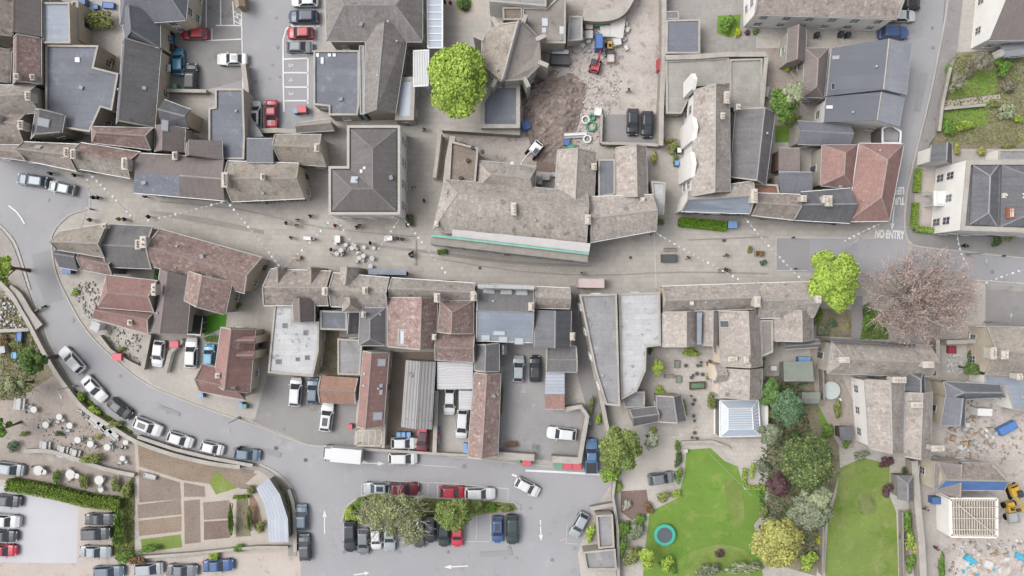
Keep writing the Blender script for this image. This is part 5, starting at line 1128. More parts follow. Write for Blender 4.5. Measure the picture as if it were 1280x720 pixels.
# =================================================================== VEHICLES
CARM = {}
def car_meshes(kind):
    if kind in CARM: return CARM[kind]
    # L, W, H, windscreen base x, roof front x, roof rear x, rear glass base x, nose z, belt z, tail z
    T = dict(hatch=(4.05,1.74,1.48,.95,.25,-1.35,-1.85,.72,.93,.95), mini=(3.6,1.64,1.5,.95,.35,-1.2,-1.66,.74,.93,.95), saloon=(4.6,1.8,1.44,.85,.1,-1.05,-1.6,.7,.92,.96), estate=(4.65,1.82,1.5,.95,.2,-1.75,-2.15,.72,.93,.95),
             suv=(4.5,1.88,1.68,1.0,.35,-1.6,-2.08,.88,1.08,1.08), coupe=(4.4,1.78,1.35,.7,0.,-.8,-1.6,.66,.88,.9), mpv=(4.4,1.8,1.66,1.3,.5,-1.6,-2.05,.8,.98,.98), van=(4.9,1.92,1.95,1.75,1.1,-2.3,-2.42,.95,1.15,1.15), pickup=(5.2,1.86,1.75,1.15,.6,-.5,-.75,.9,1.08,1.08))
    L, Wd, Hh, xf, rf, rr, xr, zn, zb, zt = T[kind]; h = L/2; w = Wd/2
    st = [(-h,.70,.55),(-h+.07,.86,.82*zt/.95),(-h+.25,.95,zt-.02),(xr,.985,zb),((xr+xf)/2,1.,zb),(xf,.985,zb),(xf+(h-xf)*.5,.965,(zb+zn)/2+.05),(h-.35,.91,zn+.03),(h-.1,.82,zn-.08),(h,.64,.5)]
    body = MB(); sec = []
    for x, k, z in st:
        W2 = w*k; sec.append([(x,-W2*.9,.2),(x,-W2,.38),(x,-W2,z*.72),(x,-W2*.95,z-.04),(x,-W2*.66,z+.015),(x,0,z+.04),(x,W2*.66,z+.015),(x,W2*.95,z-.04),(x,W2,z*.72),(x,W2,.38),(x,W2*.9,.2)])
    m = len(sec[0])
    vs = [p for s in sec for p in s]; fs = []
    for i in range(len(sec)-1):
        for j in range(m-1): fs.append((i*m+j+1, i*m+j, (i+1)*m+j, (i+1)*m+j+1))
        fs.append((i*m, i*m+m-1, (i+1)*m+m-1, (i+1)*m))
    fs.append(tuple(range(m))[::1]); fs.append(tuple((len(sec)-1)*m+j for j in range(m))[::-1])
    body.add(vs, fs, 0)
    # trim strip
    # cabin rings: 10 points
    def ring(xfr, xre, a, b, z, c=.16):
        xm = (xfr+xre)/2-.1
        return [(xfr,-a,z),(xfr,a,z),(xfr-c,b,z),(xm,b*1.01,z),(xre+c*.7,b*.97,z),(xre,a*.95,z),(xre,-a*.95,z),(xre+c*.7,-b*.97,z),(xm,-b*1.01,z),(xfr-c,-b,z)]
    r0 = ring(xf, xr, w*.76, w*.93, zb-.02); r1 = ring(rf, rr, w*.66, w*.75, Hh-.07, .1); r2 = ring(rf-.22, rr+.18, w*.48, w*.6, Hh, .08)
    V = r0+r1+r2
    def q(i, a): j = (i+1)%10; return (a+i, a+j, a+10+j, a+10+i)
    if kind == 'van': glassf, rearg, sideg = [0], [5], [2]
    elif kind == 'pickup': glassf, rearg, sideg = [0], [5], [2,3]
    else: glassf, rearg, sideg = [0], [5], [2,3]
    sideg2 = {2:9-1, 3:7}
    SA = [i for i in sideg]; SBk = [8 if i == 2 else 7 for i in sideg]
    allg = glassf+rearg+SA+SBk
    body.add(V, [q(i, 0) for i in range(10) if i not in allg]+[q(i, 10) for i in range(10)]+[tuple(range(20,30))], 0)
    # sills (black)
    body.box((0,0,.24),(L*.86,Wd*.9,.12), mi=1)
    if kind == 'pickup':
        body.box(((xr-h)/2-.1, w*.88, zb+.1),((xr+h)*-1 if False else (h+xr)-.1,.1,.2)); body.box(((xr-h)/2-.1, -w*.88, zb+.1),((h+xr)-.1,.1,.2)); body.box((-h+.12,0,zb+.1),(.1,Wd*.8,.2))
        body.box(((xr-h)/2-.05,0,zb+.045),((h+xr)-.3,Wd*.78,.03), mi=1)
    out = {}
    def fin(name, mb, mats, sm=False):
        me = mb.mesh(name, sm)
        for x in mats: me.materials.append(M(x))
        out[name] = me
    fin('body', body, ['car_white','black_plastic'])
    def panel(idx, nm):
        g = MB()
        for i in idx:
            f = [Vector(V[k]) for k in q(i, 0)]; c = sum(f, Vector())/4; n = (f[1]-f[0]).cross(f[3]-f[0]).normalized()
            if n.dot(c-Vector((0,0,zb-.4))) < 0: n = -n
            f2 = [p.lerp(c, .045)+n*.004 for p in f]; bk = [p-n*.03 for p in f2]
            g.face(f2 if (f2[1]-f2[0]).cross(f2[2]-f2[1]).dot(n) > 0 else f2[::-1])
            for a in range(4): b = (a+1)%4; g.face([f2[a], f2[b], bk[b], bk[a]])
        fin(nm, g, ['car_glass'])
    panel(glassf, 'windscreen'); panel(rearg, 'rear_window'); panel(SA, 'side_window'); 
    g = out['side_window']
    panel(SBk, 'side_window_r')
    wm = MB(); wm.tube([(0,-.1,0),(0,.1,0)], .32, 14, 0); wm.tube([(0,-.115,0),(0,.115,0)], .2, 10, 1); fin('wheel', wm, ['rubber','galv_steel'])
    lm = MB(); lm.box((0,0,0),(.16,.34,.13), taper=.8); fin('headlight', lm, ['headlight_glass'])
    lm = MB(); lm.box((0,0,0),(.1,.2,.28), taper=.9); fin('tail_light', lm, ['tail_red'])
    lm = MB(); lm.box((0,0,0),(.13,.2,.13), taper=.8); fin('wing_mirror', lm, ['black_plastic'])
    sm_ = MB(); sm_.box(((rf+rr)/2,0,Hh+.012),((rf-rr)*.62,Wd*.42,.02)); fin('sunroof', sm_, ['car_glass'])
    rm = MB(); rm.tube([(rf-.2,0,Hh+.05),(rr+.2,0,Hh+.05)], .025, 4); fin('roof_rail', rm, ['galv_steel'])
    CARM[kind] = (T[kind], out); return CARM[kind]
def car(px, py, ang, kind, color, label, extra='', name='parked_car', cat='car', group='cars parked around the town'):
    (L, Wd, Hh, xf, rf, rr, xr, zn, zb, zt), ms = car_meshes(kind); h = L/2; w = Wd/2
    p = W(px, py, .8); r = empty(name, label, cat, (p.x, p.y, .09 if False else .085), R(ang), group)
    inst('body', ms['body'], r, (0,0,0), mats=('car_'+color, None))
    inst('windscreen', ms['windscreen'], r, (0,0,0)); inst('rear_window', ms['rear_window'], r, (0,0,0)); inst('side_window', ms['side_window'], r, (0,0,0)); inst('side_window', ms['side_window_r'], r, (0,0,0))
    for x in (h-.82, -h+.78):
        for y in (-w+.1, w-.1): inst('wheel', ms['wheel'], r, (x, y, .32))
    for s in (-1, 1):
        inst('headlight', ms['headlight'], r, (h-.2, s*w*.62, zn-.1)); inst('tail_light', ms['tail_light'], r, (-h+.05, s*w*.76, .78)); inst('wing_mirror', ms['wing_mirror'], r, (xf-.25, s*(w+.06), zb+.05), mats=('car_'+color,))
    if 's' in extra: inst('sunroof', ms['sunroof'], r, (0,0,0))
    if 'r' in extra:
        for s in (-1, 1): inst('roof_rail', ms['roof_rail'], r, (0, s*w*.62, 0))
    if 'k' in extra:   # dark canvas top
        o = inst('soft_top', ms['sunroof'], r, (0,0,.005), mats=('black_plastic',), scale=(1.25, 1.5, 1))
    return r
CARS = [
 (40,225.5,172,'estate','steel','dark steel blue estate at the left junction, first of two on the street','r'), (77,235,168,'hatch','silver','silver blue hatchback right behind the dark estate at the left junction',''),
 (243,42,180,'hatch','red','bright red car beside the wheelie bins in the top left car park',''), (223,77,92,'hatch','ltblue','sky blue hatchback against the cream barn wall',''),
 (239,97,88,'mpv','dkgrey','dark grey car beside the sky blue hatchback','k'), (290,74,180,'saloon','white','white car with dark roof above the ramp in the top car park','s'),
 (381,1,180,'hatch','white','white car cut by the top edge in the car park',''), (379,21,180,'suv','dkblue','dark blue estate with roof rails in the top row of bays','rs'),
 (375,41,180,'hatch','red','red car between the dark blue estate and the grey hatchback',''), (375,59,0,'hatch','grey','grey hatchback just above the disabled bays',''),
 (319.5,144,90,'mpv','white','white car beside the dark red one at the foot of the car park','s'), (339.5,144,-90,'saloon','red','dark red saloon beside the stone wall at the foot of the car park',''),
 (791,152.5,-91,'hatch','black','left one of two black cars in the walled bays',''), (809,155.5,-91,'hatch','black','right one of two black cars in the walled bays',''),
 (1133,5,180,'hatch','black','dark car at the top end of the white terrace',''), (1128,20,0,'hatch','white','white car poking out beside the white terrace',''), (1117,41,0,'suv','blue','bright blue car in front of the white terrace',''),
 (90,450,133,'estate','white','white estate at the top of the curving line of parked cars',''), (118,486,-48,'saloon','white','white saloon second down the curving line of parked cars',''),
 (150.5,511,-38,'hatch','black','black hatchback in the curving line of parked cars','s'), (185,533,-22,'suv','white','white car with glass roof below the black hatchback','s'),
 (225,549.5,-18,'hatch','white','plain white hatchback in the middle of the lower curve',''), (265,560,-14,'mini','white','small white hatchback above the allotments',''),
 (309,568,-5,'hatch','steel','steel blue car with a person at its door',''), (377,647,90,'hatch','steel','upper steel blue car beside the curved shelter',''), (381,684,92,'hatch','dkgrey','lower dark grey car beside the curved shelter',''),
 (503.5,573,0,'mpv','white','white car on the lower road beside the large van',''), (505,554,0,'hatch','white','white hatchback parked beside the blue lidded bins',''),
 (528,550,-95,'hatch','maroon','dark red car tucked under the corrugated shed roof','s'), (562,502,-92,'hatch','white','white car under the end of the white car port',''), (577.5,530,-94,'mpv','white','white car close to the long rust brown shed',''),
 (648,461,88,'hatch','silver','silver blue hatchback in the courtyard',''), (669,461,90,'hatch','black','black hatchback in the courtyard',''), (702,542,174,'suv','white','white car alone in the lower courtyard',''),
 (659,609,-28,'hatch','white','white hatchback turning in the lower road',''), (471,610,180,'hatch','silver','silver car with dark glass roof at the left end of the island row','s'), (505,611,0,'estate','maroon','maroon estate in the north row of the tree island',''),
 (566,615,0,'hatch','red','crimson hatchback left of the white car by the island',''), (600,617,0,'estate','white','white estate at the right end of the island row',''),
 (437.5,671,-90,'estate','black','black estate at the far left of the bays under the trees',''), (454,677,-90,'hatch','grey','grey car half hidden under the island tree',''), (470,672,-88,'mini','white','small white car peeping from under the island tree',''),
 (487,670,-90,'estate','silver','silver estate under the thin branches of the island tree','s'), (524,668,-90,'hatch','dkgrey','dark grey car nose under the island tree',''), (538,662,-90,'hatch','black','black car with dark glass roof between the two island trees','s'),
 (555,667,-90,'hatch','green','dark green car left of the scarlet one under the tree',''), (571.5,667,-90,'hatch','brred','scarlet hatchback beside the empty bays',''),
 (622,662,-90,'hatch','blue','blue hatchback with black glass roof right of the empty bays','s'), (640.5,662,-90,'suv','green','large dark green car at the right end of the bays',''), (724,656,-118,'hatch','silver','silver hatchback parked askew by the lime green bush',''),
 (827,598,8,'hatch','grey','grey hatchback on the pale gravel drive',''), (198,442,-97,'hatch','white','white hatchback in the left yard beside the low wall',''), (239,441,88,'estate','white','white estate right of the low wall in the left yard',''),
 (261.5,445,88,'mini','ltblue','bright blue small car beside the red tiled pair',''), (369.5,490,86,'mpv','white','white car beside the dark blue one in the workshop yard',''), (391,489,88,'hatch','steel','steel blue car against the rust roofed shed',''),
 (408.5,521,83,'suv','white','white car with sunroof below the rust roofed shed','s'), (10,626,-6,'hatch','dkgrey','dark grey car at the top of the left edge row',''), (7,651,-4,'suv','white','white car second in the left edge row',''),
 (5,670,-2,'hatch','dkgrey','charcoal car third in the left edge row',''), (4,688,-2,'hatch','brred','bright red car at the bottom of the left edge row',''), (12,586,-8,'mpv','silver','silver car above the end of the thick hedge',''),
 (125,649,0,'coupe','dkgrey','dark coupe nearest the thick hedge end',''), (120,667,2,'suv','dkgrey','dark grey estate with roof rails, middle of the short row','r'), (119.5,690,-2,'saloon','silver','silver white saloon at the bottom of the short row',''),
 (136,715,2,'estate','steel','steel grey car at the left of the bottom row',''), (186,711,3,'mpv','silver','silver car in front of the round green shrubs',''), (228,713,-2,'saloon','grey','grey saloon between the silver and the royal blue car',''), (273,707,3,'saloon','blue','royal blue saloon at the right of the bottom row','')]
for c in CARS: car(c[0], c[1], c[2], c[3], c[4], c[5], c[6])
car(739,570,90,'pickup','midblue','blue pickup truck parked under the olive tree','', 'pickup_truck', 'pickup truck')
def big_van():
    p = W(428, 567.5, 1.5); r = empty('delivery_van', 'large white box van standing on the lower road', 'van', (p.x, p.y, .085), R(175))
    mb = MB(); mb.box((-.75,0,1.5),(4.5,2.1,2.1)); mb.box((-.75,0,2.57),(4.4,2.0,.05)); mb.build('cargo_box', 'car_white', r, world=False)
    mb = MB(); mb.prism([(2.95,-.7),(2.95,.7),(2.7,.95),(1.45,1.0),(1.45,-1.0),(2.7,-.95)], .35, 1.15); mb.box((2.0,0,1.7),(1.0,1.85,1.1), taper=.86); mb.build('cab', 'car_white', r, world=False)
    mb = MB(); mb.face([(2.52,-.8,1.2),(2.52,.8,1.2),(2.46,.7,2.1),(2.46,-.7,2.1)]); mb.face([(2.53,-.8,1.19),(2.53,.8,1.19),(2.9,.75,1.17),(2.9,-.75,1.17)]); mb.build('windscreen', 'car_glass', r, world=False)
    mb = MB(); mb.box((-.75,0,.5),(4.3,1.2,.2)); mb.build('chassis', 'black_plastic', r, world=False)
    ms = car_meshes('van')[1]
    for x in (2.1, -1.9):
        for y in (-.9, .9): inst('wheel', ms['wheel'], r, (x, y, .36), scale=(1.12,1.1,1.12))
    for s in (-1, 1): inst('headlight', ms['headlight'], r, (2.85, s*.62, .85)); inst('wing_mirror', ms['wing_mirror'], r, (2.4, s*1.12, 1.5), scale=(1,1.2,2))
big_van()
# =================================================================== SITE PLANT
def excavator(px, py, ang, paint_, cab, label, boom=28, s=1., name='excavator'):
    p = W(px, py, .5); r = empty(name, label, 'excavator', (p.x, p.y, .09), R(ang))
    def o(n, mb, m):
        x = mb.build(n, m, r, world=False); x.scale = (s, s, s); return x
    for y in (-.75, .75):
        mb = MB(); mb.tube([(-1.,y-.2,.33),(-1.,y+.2,.33)], .33, 10); mb.tube([(1.,y-.2,.33),(1.,y+.2,.33)], .33, 10); mb.box((0,y,.33),(2.,.4,.62)); o('track', mb, 'rubber')
    mb = MB(); mb.cyl((0,0,.6), .5, .2, 12); mb.box((-.35,0,1.2),(1.9,1.6,.8), taper=.93); mb.box((-1.15,0,1.25),(.4,1.5,.7), taper=.85); o('house', mb, paint_)
    mb = MB(); mb.box((.25,.38,1.75),(1.1,.8,1.2), taper=.9); o('cab', mb, cab)
    mb = MB(); mb.box((.25,.38,2.37),(.9,.65,.05)); mb.box((.82,.38,1.8),(.05,.6,.7)); o('cab_window', mb, 'car_glass')
    a = Vector((.6,-.2,1.3)); b = Vector((2.0,-.2,2.6)); c = Vector((3.4,-.2,1.6)); d = Vector((3.5,-.2,.5))
    mb = MB(); mb.tube([a, b], [.2,.16], 4); mb.tube([b, c], [.17,.13], 4); o('boom', mb, paint_)
    mb = MB(); mb.tube([c, d], [.13,.1], 4); o('dipper', mb, paint_)
    mb = MB(); mb.prism([(3.2,-.6),(3.75,-.6),(3.75,.2),(3.2,.2)], .15, .6); o('bucket', mb, 'dark_grey')
excavator(744,83,75,'red_paint','mid_grey','small red digger with grey cab in the builders yard', s=.8)
excavator(668,188,232,'white_plastic','white_plastic','white digger reaching over the dark pit beside the rear range', s=.95)
excavator(1266,614,-70,'yellow_paint','dark_grey','yellow digger right of the blue tarpaulin roof', s=.85)
def dumper(px, py, ang, m1, m2, label, s=1.):
    p = W(px, py, .5); r = empty('dumper', label, 'dumper', (p.x, p.y, .09), R(ang))
    def o(n, mb, m): x = mb.build(n, m, r, world=False); x.scale = (s, s, s)
    mb = MB(); mb.box((-.6,0,.8),(1.5,1.1,.6), taper=.9); o('chassis', mb, m1)
    mb = MB()
    for y in (-.75, .75): mb.box((.9,y,1.05),(1.5,.08,.6))
    mb.box((.18,0,1.05),(.08,1.5,.6)); mb.box((1.62,0,.95),(.08,1.5,.4)); mb.box((.9,0,.8),(1.5,1.5,.08)); o('skip', mb, m2)
    for x in (-.9, .8):
        for y in (-.75, .75): mb = MB(); mb.tube([(x,y-.15,.42),(x,y+.15,.42)], .42, 12); o('wheel', mb, 'rubber')
    mb = MB(); mb.box((-.4,0,1.25),(.4,.5,.15)); mb.box((-.6,0,1.5),(.1,.5,.4)); o('seat', mb, 'black_plastic')
    mb = MB(); mb.tube([(-.9,-.5,1.),(-.9,-.5,2.4),(-.9,.5,2.4),(-.9,.5,1.)], .05, 6); o('roll_bar', mb, m1)
dumper(762,61,-90,'yellow_paint','dark_grey','small yellow roller dumper above the pale crate in the yard', .75); dumper(1262,638,-80,'yellow_paint','pale_grey','yellow dumper with pale skip right of the timber frame', 1.05)
# =================================================================== PROPS
def bin_(px, py, ang, m, lid, label, big=False, group=None, name='wheelie_bin', cat='bin'):
    p = W(px, py, 1); r = empty(name, label, cat, (p.x, p.y, .09 if py > 530 and px < 760 and py > 570 else .05), R(ang), group)
    w, d, h = (1.35, 1.05, 1.3) if big else (.6, .72, 1.05)
    mb = MB(); mb.box((0,0,h/2+.05),(w*.9,d*.88,h), taper=1.1); mb.build('body', m, r, world=False)
    mb = MB(); mb.box((0,0,h+.1),(w*1.04,d*1.04,.1), taper=.92); mb.build('lid', lid, r, world=False)
    for s in (-1, 1): mb = MB(); mb.tube([(s*w*.42-.04,-d*.4,.12),(s*w*.42+.04,-d*.4,.12)], .12, 10); mb.build('wheel', 'rubber', r, world=False)
BINS = [(697.5,581,0,'bin_green','bin_green','pale green commercial bin, leftmost of three by the courtyard wall',1),(709,581.5,0,'bin_red','bin_red','red commercial bin between the pale green one and its twin',1),(721,582,0,'bin_red','bin_red','red commercial bin nearest the blue pickup',1),(658.5,577,0,'bin_red','bin_red','lone red commercial bin at the courtyard entrance',1),(648,576.5,0,'bin_green','bin_green','small green bin left of the lone red bin',0),
 (498.5,543,0,'bin_blue','bin_lid_blue','left blue lidded bin above the white hatchback',0),(504.5,543,0,'bin_blue','bin_lid_blue','middle blue lidded bin above the white hatchback',0),(511,543,0,'bin_blue','bin_lid_blue','right blue lidded bin above the white hatchback',0),(528,540,0,'bin_red','bin_red','red crate shaped bin above the dark red car',1),
 (547,538,0,'bin_blue','bin_blue','blue bin at the top of three by the mossy wall',0),(547,545,0,'bin_red','bin_red','red bin between a blue and a green bin by the mossy wall',0),(547,551,0,'bin_green','bin_green','green bin at the bottom of three by the mossy wall',0),(581.5,557,0,'bin_lid_blue','bin_lid_blue','upper pale blue bin against the long rust brown shed',0),(581.5,563,0,'bin_lid_blue','bin_lid_blue','lower pale blue bin against the long rust brown shed',0),
 (213,36,0,'bin_black','bin_black','black bin at the top of the row by the cream wall',0),(213,42,0,'bin_black','bin_black','second black bin down by the cream wall',0),(213,48,0,'bin_blue','bin_lid_blue','blue lidded bin in the row by the cream wall',0),(213,60,0,'bin_black','bin_black','lowest black bin by the cream wall',1),(219,108,0,'bin_green','green_paint','round green bin below the dark grey car',0),(209,86,0,'bin_black','white_plastic','white lidded bin left of the sky blue hatchback',1),
 (1232.5,0,0,'bin_black','bin_black','black bin at the top right house',0),(1022,43,0,'bin_black','bin_black','black bin in front of the white terrace wall',0),(1052,42,0,'bin_black','bin_black','left black bin of the pair by the white terrace',0),(1061,43,0,'bin_black','bin_black','right black bin of the pair by the white terrace',0),
 (1000,449,0,'bin_blue','bin_lid_blue','left blue bin behind the green grey shed',0),(1005,449,0,'bin_blue','bin_lid_blue','middle blue bin behind the green grey shed',0),(1010,449,0,'bin_blue','bin_lid_blue','right blue bin behind the green grey shed',0),(1169,625,0,'bin_blue','bin_blue','blue builders tub beside the lane',1),
 (301,506,0,'bin_blue','bin_lid_blue','blue bin in front of the red tiled pair',0),(306,508,0,'bin_green','bin_green','green bin in front of the red tiled pair',0),(219,430,0,'bin_red','bin_red','red box bin between the two white cars',1),(148,446,0,'bin_red','bin_red','red planter box by the pebble garden wall',1),(252,494,10,'bin_blue','bin_lid_blue','blue recycling bin left of the lower wing',0),
 (915,281,0,'bin_blue','bin_lid_blue','blue bin right of the clipped hedge by the shop',1),(846,204,0,'bin_blue','bin_lid_blue','blue bin in the narrow yard beside the white front',0),(849,188,0,'bin_black','white_plastic','white topped bin in the narrow yard',0),(378,137,0,'bin_green','bin_red','red lidded recycling bin below the disabled bays',1),(370,139,0,'bin_blue','bin_lid_blue','blue recycling bin below the disabled bays',0),
 (803,499,0,'bin_blue','bin_lid_blue','bright blue bin in the dark yard right of the white roof',0),(736,534,0,'bin_black','bin_black','black bin at the top of the alley mouth',0),(736,529,0,'bin_green','bin_green','green bin in the alley mouth',0),(740,551,0,'bin_black','bin_blue','bin with blue lid behind the blue pickup',0),
 (438,533,0,'bin_red','bin_red','red bin beside the white saloon with sunroof',0),(85,338,0,'bin_black','bin_blue','blue lidded bin at the wedge house garden',1),(171,319,0,'bin_black','bin_black','dark bin on the slate roofed house terrace',0)]
for b in BINS[:-1]: bin_(b[0], b[1], b[2], b[3], b[4], b[5], b[6])
def box_(name, label, cat, px, py, ang, d, m, z0=.1, parts=None, group=None):
    """crate / bag / tank: body with rim and lid"""
    p = W(px, py, z0+d[2]/2); r = empty(name, label, cat, (p.x, p.y, z0), R(ang), group)
    mb = MB(); mb.box((0,0,d[2]/2),d, taper=.94); mb.build('body', m, r, world=False)
    mb = MB()
    for sx, sy, w, l in ((-1,0,.08,d[1]),(1,0,.08,d[1]),(0,-1,d[0],.08),(0,1,d[0],.08)): mb.box((sx*d[0]*.46, sy*d[1]*.46, d[2]+.03),(w*.96,l*.96,.1))
    mb.build('rim', parts or m, r, world=False)
B3 = [('bulk_bag','white sheeted pallet of stone, largest in the builders yard','pallet',771,36,-8,(2.2,3.1,1.),'bulk_bag'),('bulk_bag','white bulk bags stacked left of the large pallet','pallet',756,40,-5,(1.6,1.7,.9),'bulk_bag'),('bulk_bag','pair of pale builders bags beside the glass store','bulk bag',736,44,0,(1.1,1.2,.9),'bulk_bag'),('bulk_bag','pinkish bag of sand above the pale bags','bulk bag',736,33,0,(1.1,1.1,.9),'pink_awning'),
 ('crate','green stillage box at the top of the yard','crate',749,29,0,(1.4,1.2,1.),'green_paint'),('portable_toilet','bright blue portable cabin in the builders yard','portable cabin',748,54,0,(1.0,2.2,2.1),'blue_paint'),('crate','pale pink crate below the yellow roller dumper','crate',763,74,0,(1.,1.1,1.),'pink_awning'),
 ('bulk_bag','round topped white bag near the large pallet','bulk bag',771,53,10,(1.2,1.1,.9),'bulk_bag'),('skip','dark blue skip full of rubble beside the octagonal hall','skip',700,76,-3,(2.9,1.4,1.2),'dark_grey'),('skip','pale skip lid leaning on the dark skip','skip cover',700,66,0,(2.6,.6,.9),'white_plastic'),
 ('pallet','stack of white sawn boards laid in the yard','timber stack',719,168,3,(3.6,.35,.4),'white_plastic'),('pallet','second stack of white sawn boards below the first','timber stack',719,171.5,3,(3.4,.25,.3),'pale_grey'),('crate','white square crate at the top of the pipe coils','crate',747,140,-5,(1.1,1.2,.8),'white_plastic'),
 ('cement_mixer','blue cement mixer beside the lower flat roof','mixer',657,157,20,(1.2,1.4,1.1),'blue_paint'),('crate','blue tub beside the green hose bundle','tub',708,178,0,(.9,.9,.7),'blue_paint'),('crate','green hose bundle at the tip of the stone wing','hose bundle',713,184,20,(1.1,.8,.6),'green_paint'),
 ('market_stall','pale pink awning of a market stall at the alley mouth','stall',738,354,-1,(4.1,1.4,2.3),'pink_awning'),('skip','yellow trailer with bright blue cover on the site','trailer',1258,535,27,(2.9,1.2,.9),'tarp_blue'),('crate','white cabin roof beside the blue slate gable','cabin',1226,514,-2,(2.3,1.1,2.),'white_plastic'),
 ('bulk_bag','cyan tarpaulin bundle on the rubble bank','tarpaulin',1212,700,-40,(1.9,1.,.5),'tarp_cyan'),('bulk_bag','blue tarpaulin heap at the right edge of the rubble','tarpaulin',1275,696,-25,(2.,.9,.5),'tarp_cyan'),('bulk_bag','white rubble sack beside the cyan bundle','bulk bag',1234,705,-20,(1.4,1.2,.7),'bulk_bag'),('bulk_bag','smaller white rubble sack on the bank','bulk bag',1250,712,30,(1.2,.9,.6),'bulk_bag'),
 ('garden_store','white table on the patio left of the green shed','table',966,460,0,(.9,.7,.75),'white_plastic'),('bench','wooden bench in the paved courtyard garden','bench',836,470,3,(1.4,.5,.5),'timber_grey'),('seat','dark red square seat cushion under the copper tree','seat',1189,437,0,(1.2,1.1,.5),'deep_red'),('planter','dark green tray planter in the courtyard garden','planter',846,455,0,(.7,1.2,.4),'green_shed'),
 ('planter','second green tray planter in the courtyard garden','planter',848,474,0,(.7,1.1,.4),'green_shed'),('table','pale wooden table on the hall terrace','table',577,186,-3,(1.,2.,.75),'timber'),('cabin','red machine by the tall yard wall','machine',824,82,0,(.7,1.8,1.4),'red_paint'),
 ('crate','blue garden box beside the scrub bank','box',25,421,-5,(.8,1.6,.6),'blue_paint'),('crate','small bright blue tub left of the evergreen tree','tub',19,444,0,(.7,.9,.5),'bright_blue'),('shed','pale grey pallet stack left of the evergreen tree','pallet stack',4,437,10,(1.2,1.,1.),'pale_grey'),
 ('crate','blue paddling pool box at the top left yard','tub',136,7,-5,(1.8,.9,.5),'blue_paint'),('crate','small blue tub beside the paddling pool box','tub',120,9,0,(.8,.7,.5),'blue_paint'),('crate','navy bin store at the top left yard','bin store',104,3,0,(1.2,1.,1.1),'bin_blue'),
 ('planter','dark double planter bench on the paved street','planter bench',836,323,1,(2.3,1.2,.7),'dark_grey'),('shed','pale tool cabinet right of the walled yard','cabinet',956,116,-8,(.7,1.6,1.5),'pale_grey'),('crate','red sunken hatch under the notched hall roof','hatch',137,76,0,(.9,.9,1.),'deep_red'),
 ('log_pile','log pile on the right hand allotment edge','log pile',1128,664,0,(.8,2.2,.6),'timber_dark'),('log_pile','second dark raised bed beside the lawn','raised bed',1130,688,0,(.9,2.8,.4),'soil_brown'),('cold_frame','pale cold frame by the allotment path','cold frame',188,595,-15,(1.9,.7,.4),'pale_grey'),
 ('picnic_bench','weathered bench block by the first lawn corner','bench',943,578,0,(.7,.6,.5),'bulk_bag'),('planter','square white planter at the top of the first lawn','planter',857,563,0,(.5,.5,.5),'bulk_bag'),('pond','raised dark pond trough in the courtyard garden','pond',872,482,3,(2.4,1.1,.5),'timber_dark')]
for t in B3: box_(t[2].replace(' ', '_'), t[1], t[2], t[3], t[4], t[5], t[6], t[7])
p = W(872,482,.6); mb = MB(); mb.box((p.x,p.y,.66),(1.9,.7,.03),R(3)); o = mb.build('pond_plants', 'leaf_bluegreen', loc=(p.x,p.y,.6)); tag(o, 'floating green plants in the raised pond trough', 'pond plants', kind='stuff')
def coil(px, py, m, label, r=.55):
    p = W(px, py, .2); mb = MB()
    for z in (.15, .3): 
        pts = [(r*math.cos(a*.5236), r*math.sin(a*.5236), z) for a in range(13)]; mb.tube(pts, .14, 6, caps=False)
    o = mb.build('pipe_coil', m, world=False); o.location = (p.x, p.y, .1); tag(o, label, 'pipe coil')
coil(732,150,'white_plastic','upper white pipe coil in the builders yard'); coil(734,174,'white_plastic','lower white pipe coil in the builders yard'); coil(739,158,'green_paint','green hose coil between the white coils',.7); coil(740,147,'green_paint','small green hose coil at the top',.4)
def rtable(px, py, label, r_=.5, m='table_white', group='round garden tables in the cafe garden'):
    p = W(px, py, .75); r = empty('garden_table', label, 'table', (p.x, p.y, .06), 0, group)
    mb = MB(); mb.cyl((0,0,.7), r_, .05, 16); mb.build('tabletop', m, r, world=False)
    mb = MB(); mb.cyl((0,0,0), .05, .7, 6); mb.cyl((0,0,0), .28, .04, 10); mb.build('pedestal', 'pale_grey', r, world=False)
def chair(px, py, ang, label, m='pale_grey', group='garden chairs'):
    p = W(px, py, .5); r = empty('garden_chair', label, 'chair', (p.x, p.y, .06), R(ang), group)
    mb = MB(); mb.box((0,0,.45),(.46,.46,.05)); mb.build('seat', m, r, world=False)
    mb = MB(); mb.box((-.22,0,.72),(.05,.46,.45)); mb.build('backrest', m, r, world=False)
    for x in (-.18, .18):
        for y in (-.18, .18): mb = MB(); mb.cyl((x,y,0), .025, .44, 5); mb.build('leg', m, r, world=False)
CG = [(42,512,.8,'leftmost white table of the cafe garden'),(57,531,.8,'white table below the leftmost one in the cafe garden'),(74,521,.75,'white table third from left in the cafe garden'),(87,532,.75,'white table beside the rockery litter'),(97,550,.8,'white table above the green border'),(113,555,.8,'white table right of the one above the border'),(134,559,.8,'white table near the small yellow shrub'),(157,553,.65,'white table closest to the curving road wall'),(153,573,.65,'white table at the south east corner of the cafe garden'),(48,588,1.15,'large white table left of three above the thick hedge'),(88,593,1.15,'large white table middle of three above the thick hedge'),(124,600,1.1,'large white table right of three above the thick hedge')]
for i, (x, y, r_, l) in enumerate(CG):
    rtable(x, y, l.replace('white table', 'round white table').replace('large round', 'large round'), r_*.62)
    for k in range(2):
        a = rnd.random()*6.28; q = (x+math.cos(a)*7, y+math.sin(a)*7)
        chair(q[0], q[1], -math.degrees(a)+180, 'pale garden chair set round a round white table of the cafe garden', 'pale_grey', 'chairs round the cafe garden tables')
rtable(55,590,'small white round table beside the left large table',.4); rtable(96,595,'small white round table beside the middle large table',.4); rtable(126,612,'small white table below the right large table',.4)
